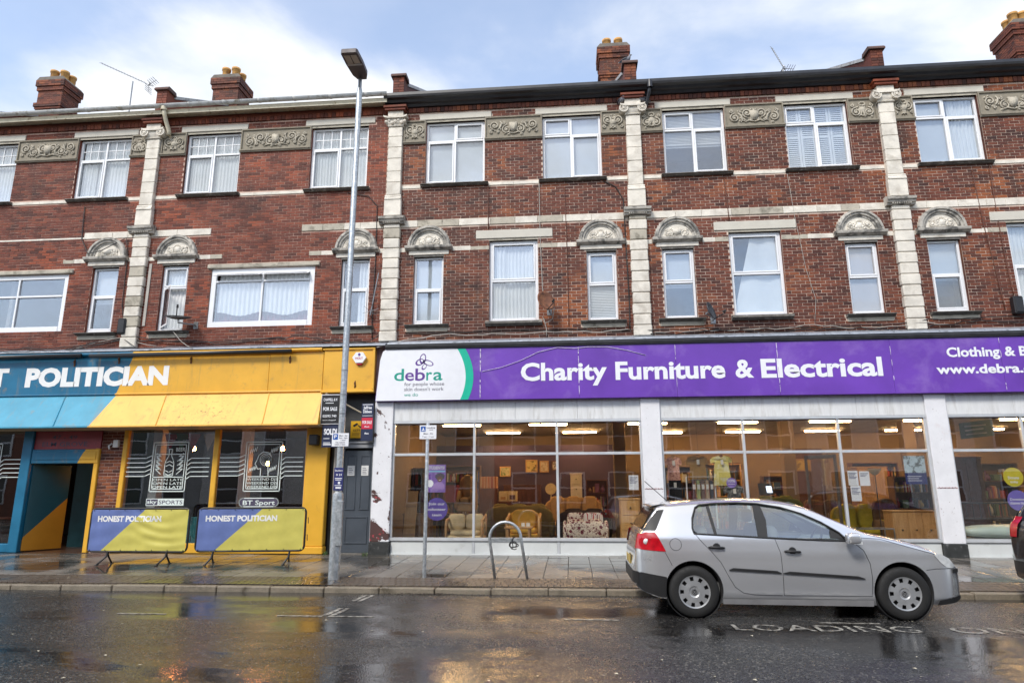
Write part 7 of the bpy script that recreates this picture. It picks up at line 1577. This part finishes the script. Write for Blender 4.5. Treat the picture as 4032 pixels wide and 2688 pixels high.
    # lamps
    if silver: tl = [(.045, .87), (.055, .93), (.08, .985), (.12, 1.03), (.17, 1.05), (.29, 1.048), (.325, .985), (.37, .90), (.41, .812), (.22, .822), (.09, .832), (.06, .845)]
    else: tl = [(.06, .84), (.10, 1.0), (.14, 1.11), (.27, 1.12), (.22, .98), (.20, .84)]
    for s in (-1, 1):
        mb = skin(tl, .007, 10)
        if s > 0: mb.v = [(x, -y, z) for x, y, z in mb.v]
        lamp = ch(mb, 'tail_lamp', LENSR, True)
        mb = MB(); mb.lathe([(0, s*.012), (.035, s*.010), (.04, 0)], (.17, s*(ybody(.17, .93)), .93), 'Y', 14); ch(mb, 'bulb_ring', LENSC, True, lamp)
        mb = MB(); y0, y1, za, zb = (.62, .80, .84, 1.03) if silver else (.56, .80, .86, 1.13)
        mb.grid(lambda u, v: (xrear(y0+(y1-y0)*u, za+(zb-za)*v)-.010, s*(y0+(y1-y0)*u), za+(zb-za)*v), 10, 8); ch(mb, 'tail_lamp_rear', LENSR, True)
        hl = [(3.74, .79), (3.82, .80), (3.95, .735), (4.06, .63), (3.98, .615), (3.90, .63), (3.82, .69)]; mb = skin(hl, .006, 10)
        if s > 0: mb.v = [(x, -y, z) for x, y, z in mb.v]
        ch(mb, 'headlamp', LENSC, True)
    sides([(3.98, .585), (4.0, .605), (4.15, .60), (4.165, .575), (4.14, .555), (4.0, .56)], .010, 'bumper_insert', TRIM, 6)
    sides([(3.72, .175), (3.74, .235), (4.12, .28), (4.16, .25), (4.0, .20)], .012, 'front_lip', TRIM, 6)
    sides([(1.10, .17), (1.10, .235), (2.95, .235), (2.95, .16)], .004, 'sill_panel', pm('sill_grey', (.30, .30, .31), .45, metal=.3), 5)
    # mirrors
    for s in (-1, 1):
        y = s*.93; mb = MB(); q = cushion(2.63, 2.80, min(y, y+s*.16), max(y, y+s*.16), .92, 1.06, .5, 5); ch(q, 'mirror', paint if silver else TRIM, True); mb.tube([(2.70, s*.84, .955), (2.71, s*.96, .965)], .02, 6); ch(mb, 'mirror_stalk', TRIM)
        mb = MB(); mb.box(2.70, 2.80, s*.94, s*1.07, .925, .955); ch(mb, 'indicator', LENSC)
    # wheels
    for s in (-1, 1):
        for x in (WR, WF):
            yo = s*.862
            mb = MB(); pr_ = [(.195, 0), (.21, -s*-.004), (.245, s*.008), (.295, s*.004), (.312, -s*.015), (.318, -s*.04), (.318, -s*.165), (.308, -s*.19), (.2, -s*.195)]
            mb.lathe([(r_, yo+h) for r_, h in pr_], (x, 0, .318), 'Y', 40); wh = ch(mb, 'wheel', RUBBER, True)
            mb = MB(); mb.lathe([(0, yo-s*.012), (.055, yo-s*.012), (.07, yo-s*.004), (.13, yo-s*.006), (.135, yo-s*.006)], (x, 0, .318), 'Y', 36)
            nsp = 9
            for k in range(nsp):
                a0 = 2*math.pi*(k-.29)/nsp; a1 = 2*math.pi*(k+.29)/nsp; pts = []
                for rr in (.132, .185):
                    for a in (a0, (a0+a1)/2, a1): w2 = 1.0 if rr < .15 else 1.05; am = (a0+a1)/2+(a-(a0+a1)/2)*w2; pts.append((x+rr*math.cos(am), yo-s*(.006 if rr < .15 else .004), .318+rr*math.sin(am)))
                mb.add(pts, [(0, 1, 4, 3), (1, 2, 5, 4)])
            mb.lathe([(.183, yo-s*.004), (.20, yo+s*.002), (.205, yo-s*.01)], (x, 0, .318), 'Y', 36); ch(mb, 'hubcap', HUB, False, wh)
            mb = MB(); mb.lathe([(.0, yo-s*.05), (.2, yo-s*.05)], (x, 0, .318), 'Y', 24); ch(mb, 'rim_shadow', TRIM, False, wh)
            mb = MB(); mb.lathe([(0, yo-s*.004), (.034, yo-s*.005), (.036, yo-s*.012)], (x, 0, .318), 'Y', 20); ch(mb, 'hub_emblem', GAP, False, wh)
            mb = MB(); yq = yo-s*.0015
            for a, b_ in (((-.02, .02), (-.006, -.004)), ((-.006, -.004), (0, .01)), ((0, .01), (.006, -.004)), ((.006, -.004), (.02, .02)), ((-.024, .006), (-.012, -.024)), ((-.012, -.024), (0, -.004)), ((0, -.004), (.012, -.024)), ((.012, -.024), (.024, .006))): mb.tube([(x+a[0], yq, .318+a[1]), (x+b_[0], yq, .318+b_[1])], .0022, 4)
            mb.tube([(x+.031*math.cos(k*.4488), yq, .318+.031*math.sin(k*.4488)) for k in range(14)], .0025, 4, closed=True); ch(mb, 'emblem_lines', HUB, False, wh)
            mb = MB(); mb.lathe([(.362, s*.62), (.362, yo-s*.03), (.352, yo-s*.03), (.352, s*.62), (0, s*.60)], (x, 0, .335), 'Y', 30); mb.v = [p for p in mb.v]; ch(mb, 'arch_liner', TRIM, True)
    # cabin: floor, seats, wheel, dash
    mb = MB(); mb.cbox(.5, 3.2, -.70, .70, .24, .42, .02); mb.cbox(2.55, 3.0, -.66, .66, .60, .94, .06); mb.cbox(.25, .75, -.62, .62, .42, .98, .04); ch(mb, 'cabin_floor', CABIN)
    for xs_, ys in ((1.95, -.36), (1.95, .36), (1.02, -.34), (1.02, .34)):
        ch(cushion(xs_-.05, xs_+.5, ys-.25, ys+.25, .42, .60, .5, 5), 'seat', CABIN, True); ch(cushion(xs_-.22, xs_+.02, ys-.25, ys+.25, .5, 1.12, .5, 5), 'seat_back', CABIN, True); ch(cushion(xs_-.24, xs_-.12, ys-.14, ys+.14, 1.13, 1.32, .5, 4), 'headrest', CABIN, True)
    mb = MB(); mb.tube([(2.48+.06*math.sin(k*.314), -.36+.18*math.cos(k*.314), .93+.17*math.sin(k*.314)) for k in range(20)], .014, 6, closed=True); mb.tube([(2.48, -.36, .93), (2.7, -.36, .85)], .03, 6); mb.tube([(2.48, -.53, .93), (2.48, -.19, .93)], .015, 5); ch(mb, 'steering_wheel', TRIM, True)
    mb = MB(); mb.tube([(.62, .3, 1.43), (.30, .3, 1.72)], .006, 5); ch(mb, 'roof_aerial', TRIM)
    if silver:
        q = text('1.4', .13, .22, .70, .73, 0, bold=.01); q.v = [(x, -(ybody(x, z)+.003), z) for x, y, z in q.v]; ch(q, 'badge', HUB)
    mb = MB(); mb.cbox(-.012, .0, -.26, .26, .60, .71, .002); ch(mb, 'number_plate', pm('plate_plain', (.5, .36, .10), .5))
    t.scale = (sx, 1.0, sz)
    return t
car('silver five-door hatchback with steel-look hubcaps parked at the kerb', (.80, -5.19), PAINT_S)
car('black hatchback with red tail lamps parked ahead of the silver car', (6.38, -5.19), PAINT_K, False, 1.02, 1.06)

# ================================================================== HOUSES ACROSS THE ROAD (behind the camera, seen only as reflections)
RND = [pm('house_cream', (.52, .47, .37), .8), pm('house_brick', (.20, .085, .055), .8, var=.2, vscale=4), pm('house_grey', (.34, .34, .33), .8), pm('house_white', (.62, .61, .58), .8)]
DG = pm('house_dark_glass', (.03, .035, .04), .15)
for i in range(11):
    x0 = -44+i*8.0; x1 = x0+7.98; y1 = -19.8; h = 5.4+.4*(i % 3)
    t = thing('terraced_house', ['low cream', 'dark brick', 'stone grey', 'chalk white', 'cream rendered', 'red brick', 'grey rendered', 'white rendered', 'buff rendered', 'plain brick', 'pale grey'][i]+' terraced house across the road, mirrored in the windows', 'house', ((x0+x1)/2, -24, .1))
    mb = MB(); mb.box(x0, x1, y1-8, y1, .1, h); mb.build('wall', RND[i % 4], t)
    mb = MB(); mb.prism([(y1+.3, h), (y1-4, h+2.6), (y1-8.3, h)], 'X', x0, x1); mb.build('roof', SLATE, t)
    mb = MB(); mb.cbox(x1-.9, x1-.1, y1-4.4, y1-3.6, h+1.5, h+4.0, .02); mb.build('chimney', RND[1], t)
    for k in range(3):
        for z in (.9, 3.5):
            a = x0+.9+k*2.5; mb = MB(); mb.box(a, a+1.3, y1+.002, y1+.05, z, z+1.6); w_ = mb.build('window', UPVC, t); mb = MB(); mb.box(a+.08, a+1.22, y1+.052, y1+.06, z+.08, z+.75); mb.box(a+.08, a+1.22, y1+.052, y1+.06, z+.82, z+1.52); mb.build('pane', DG, w_)
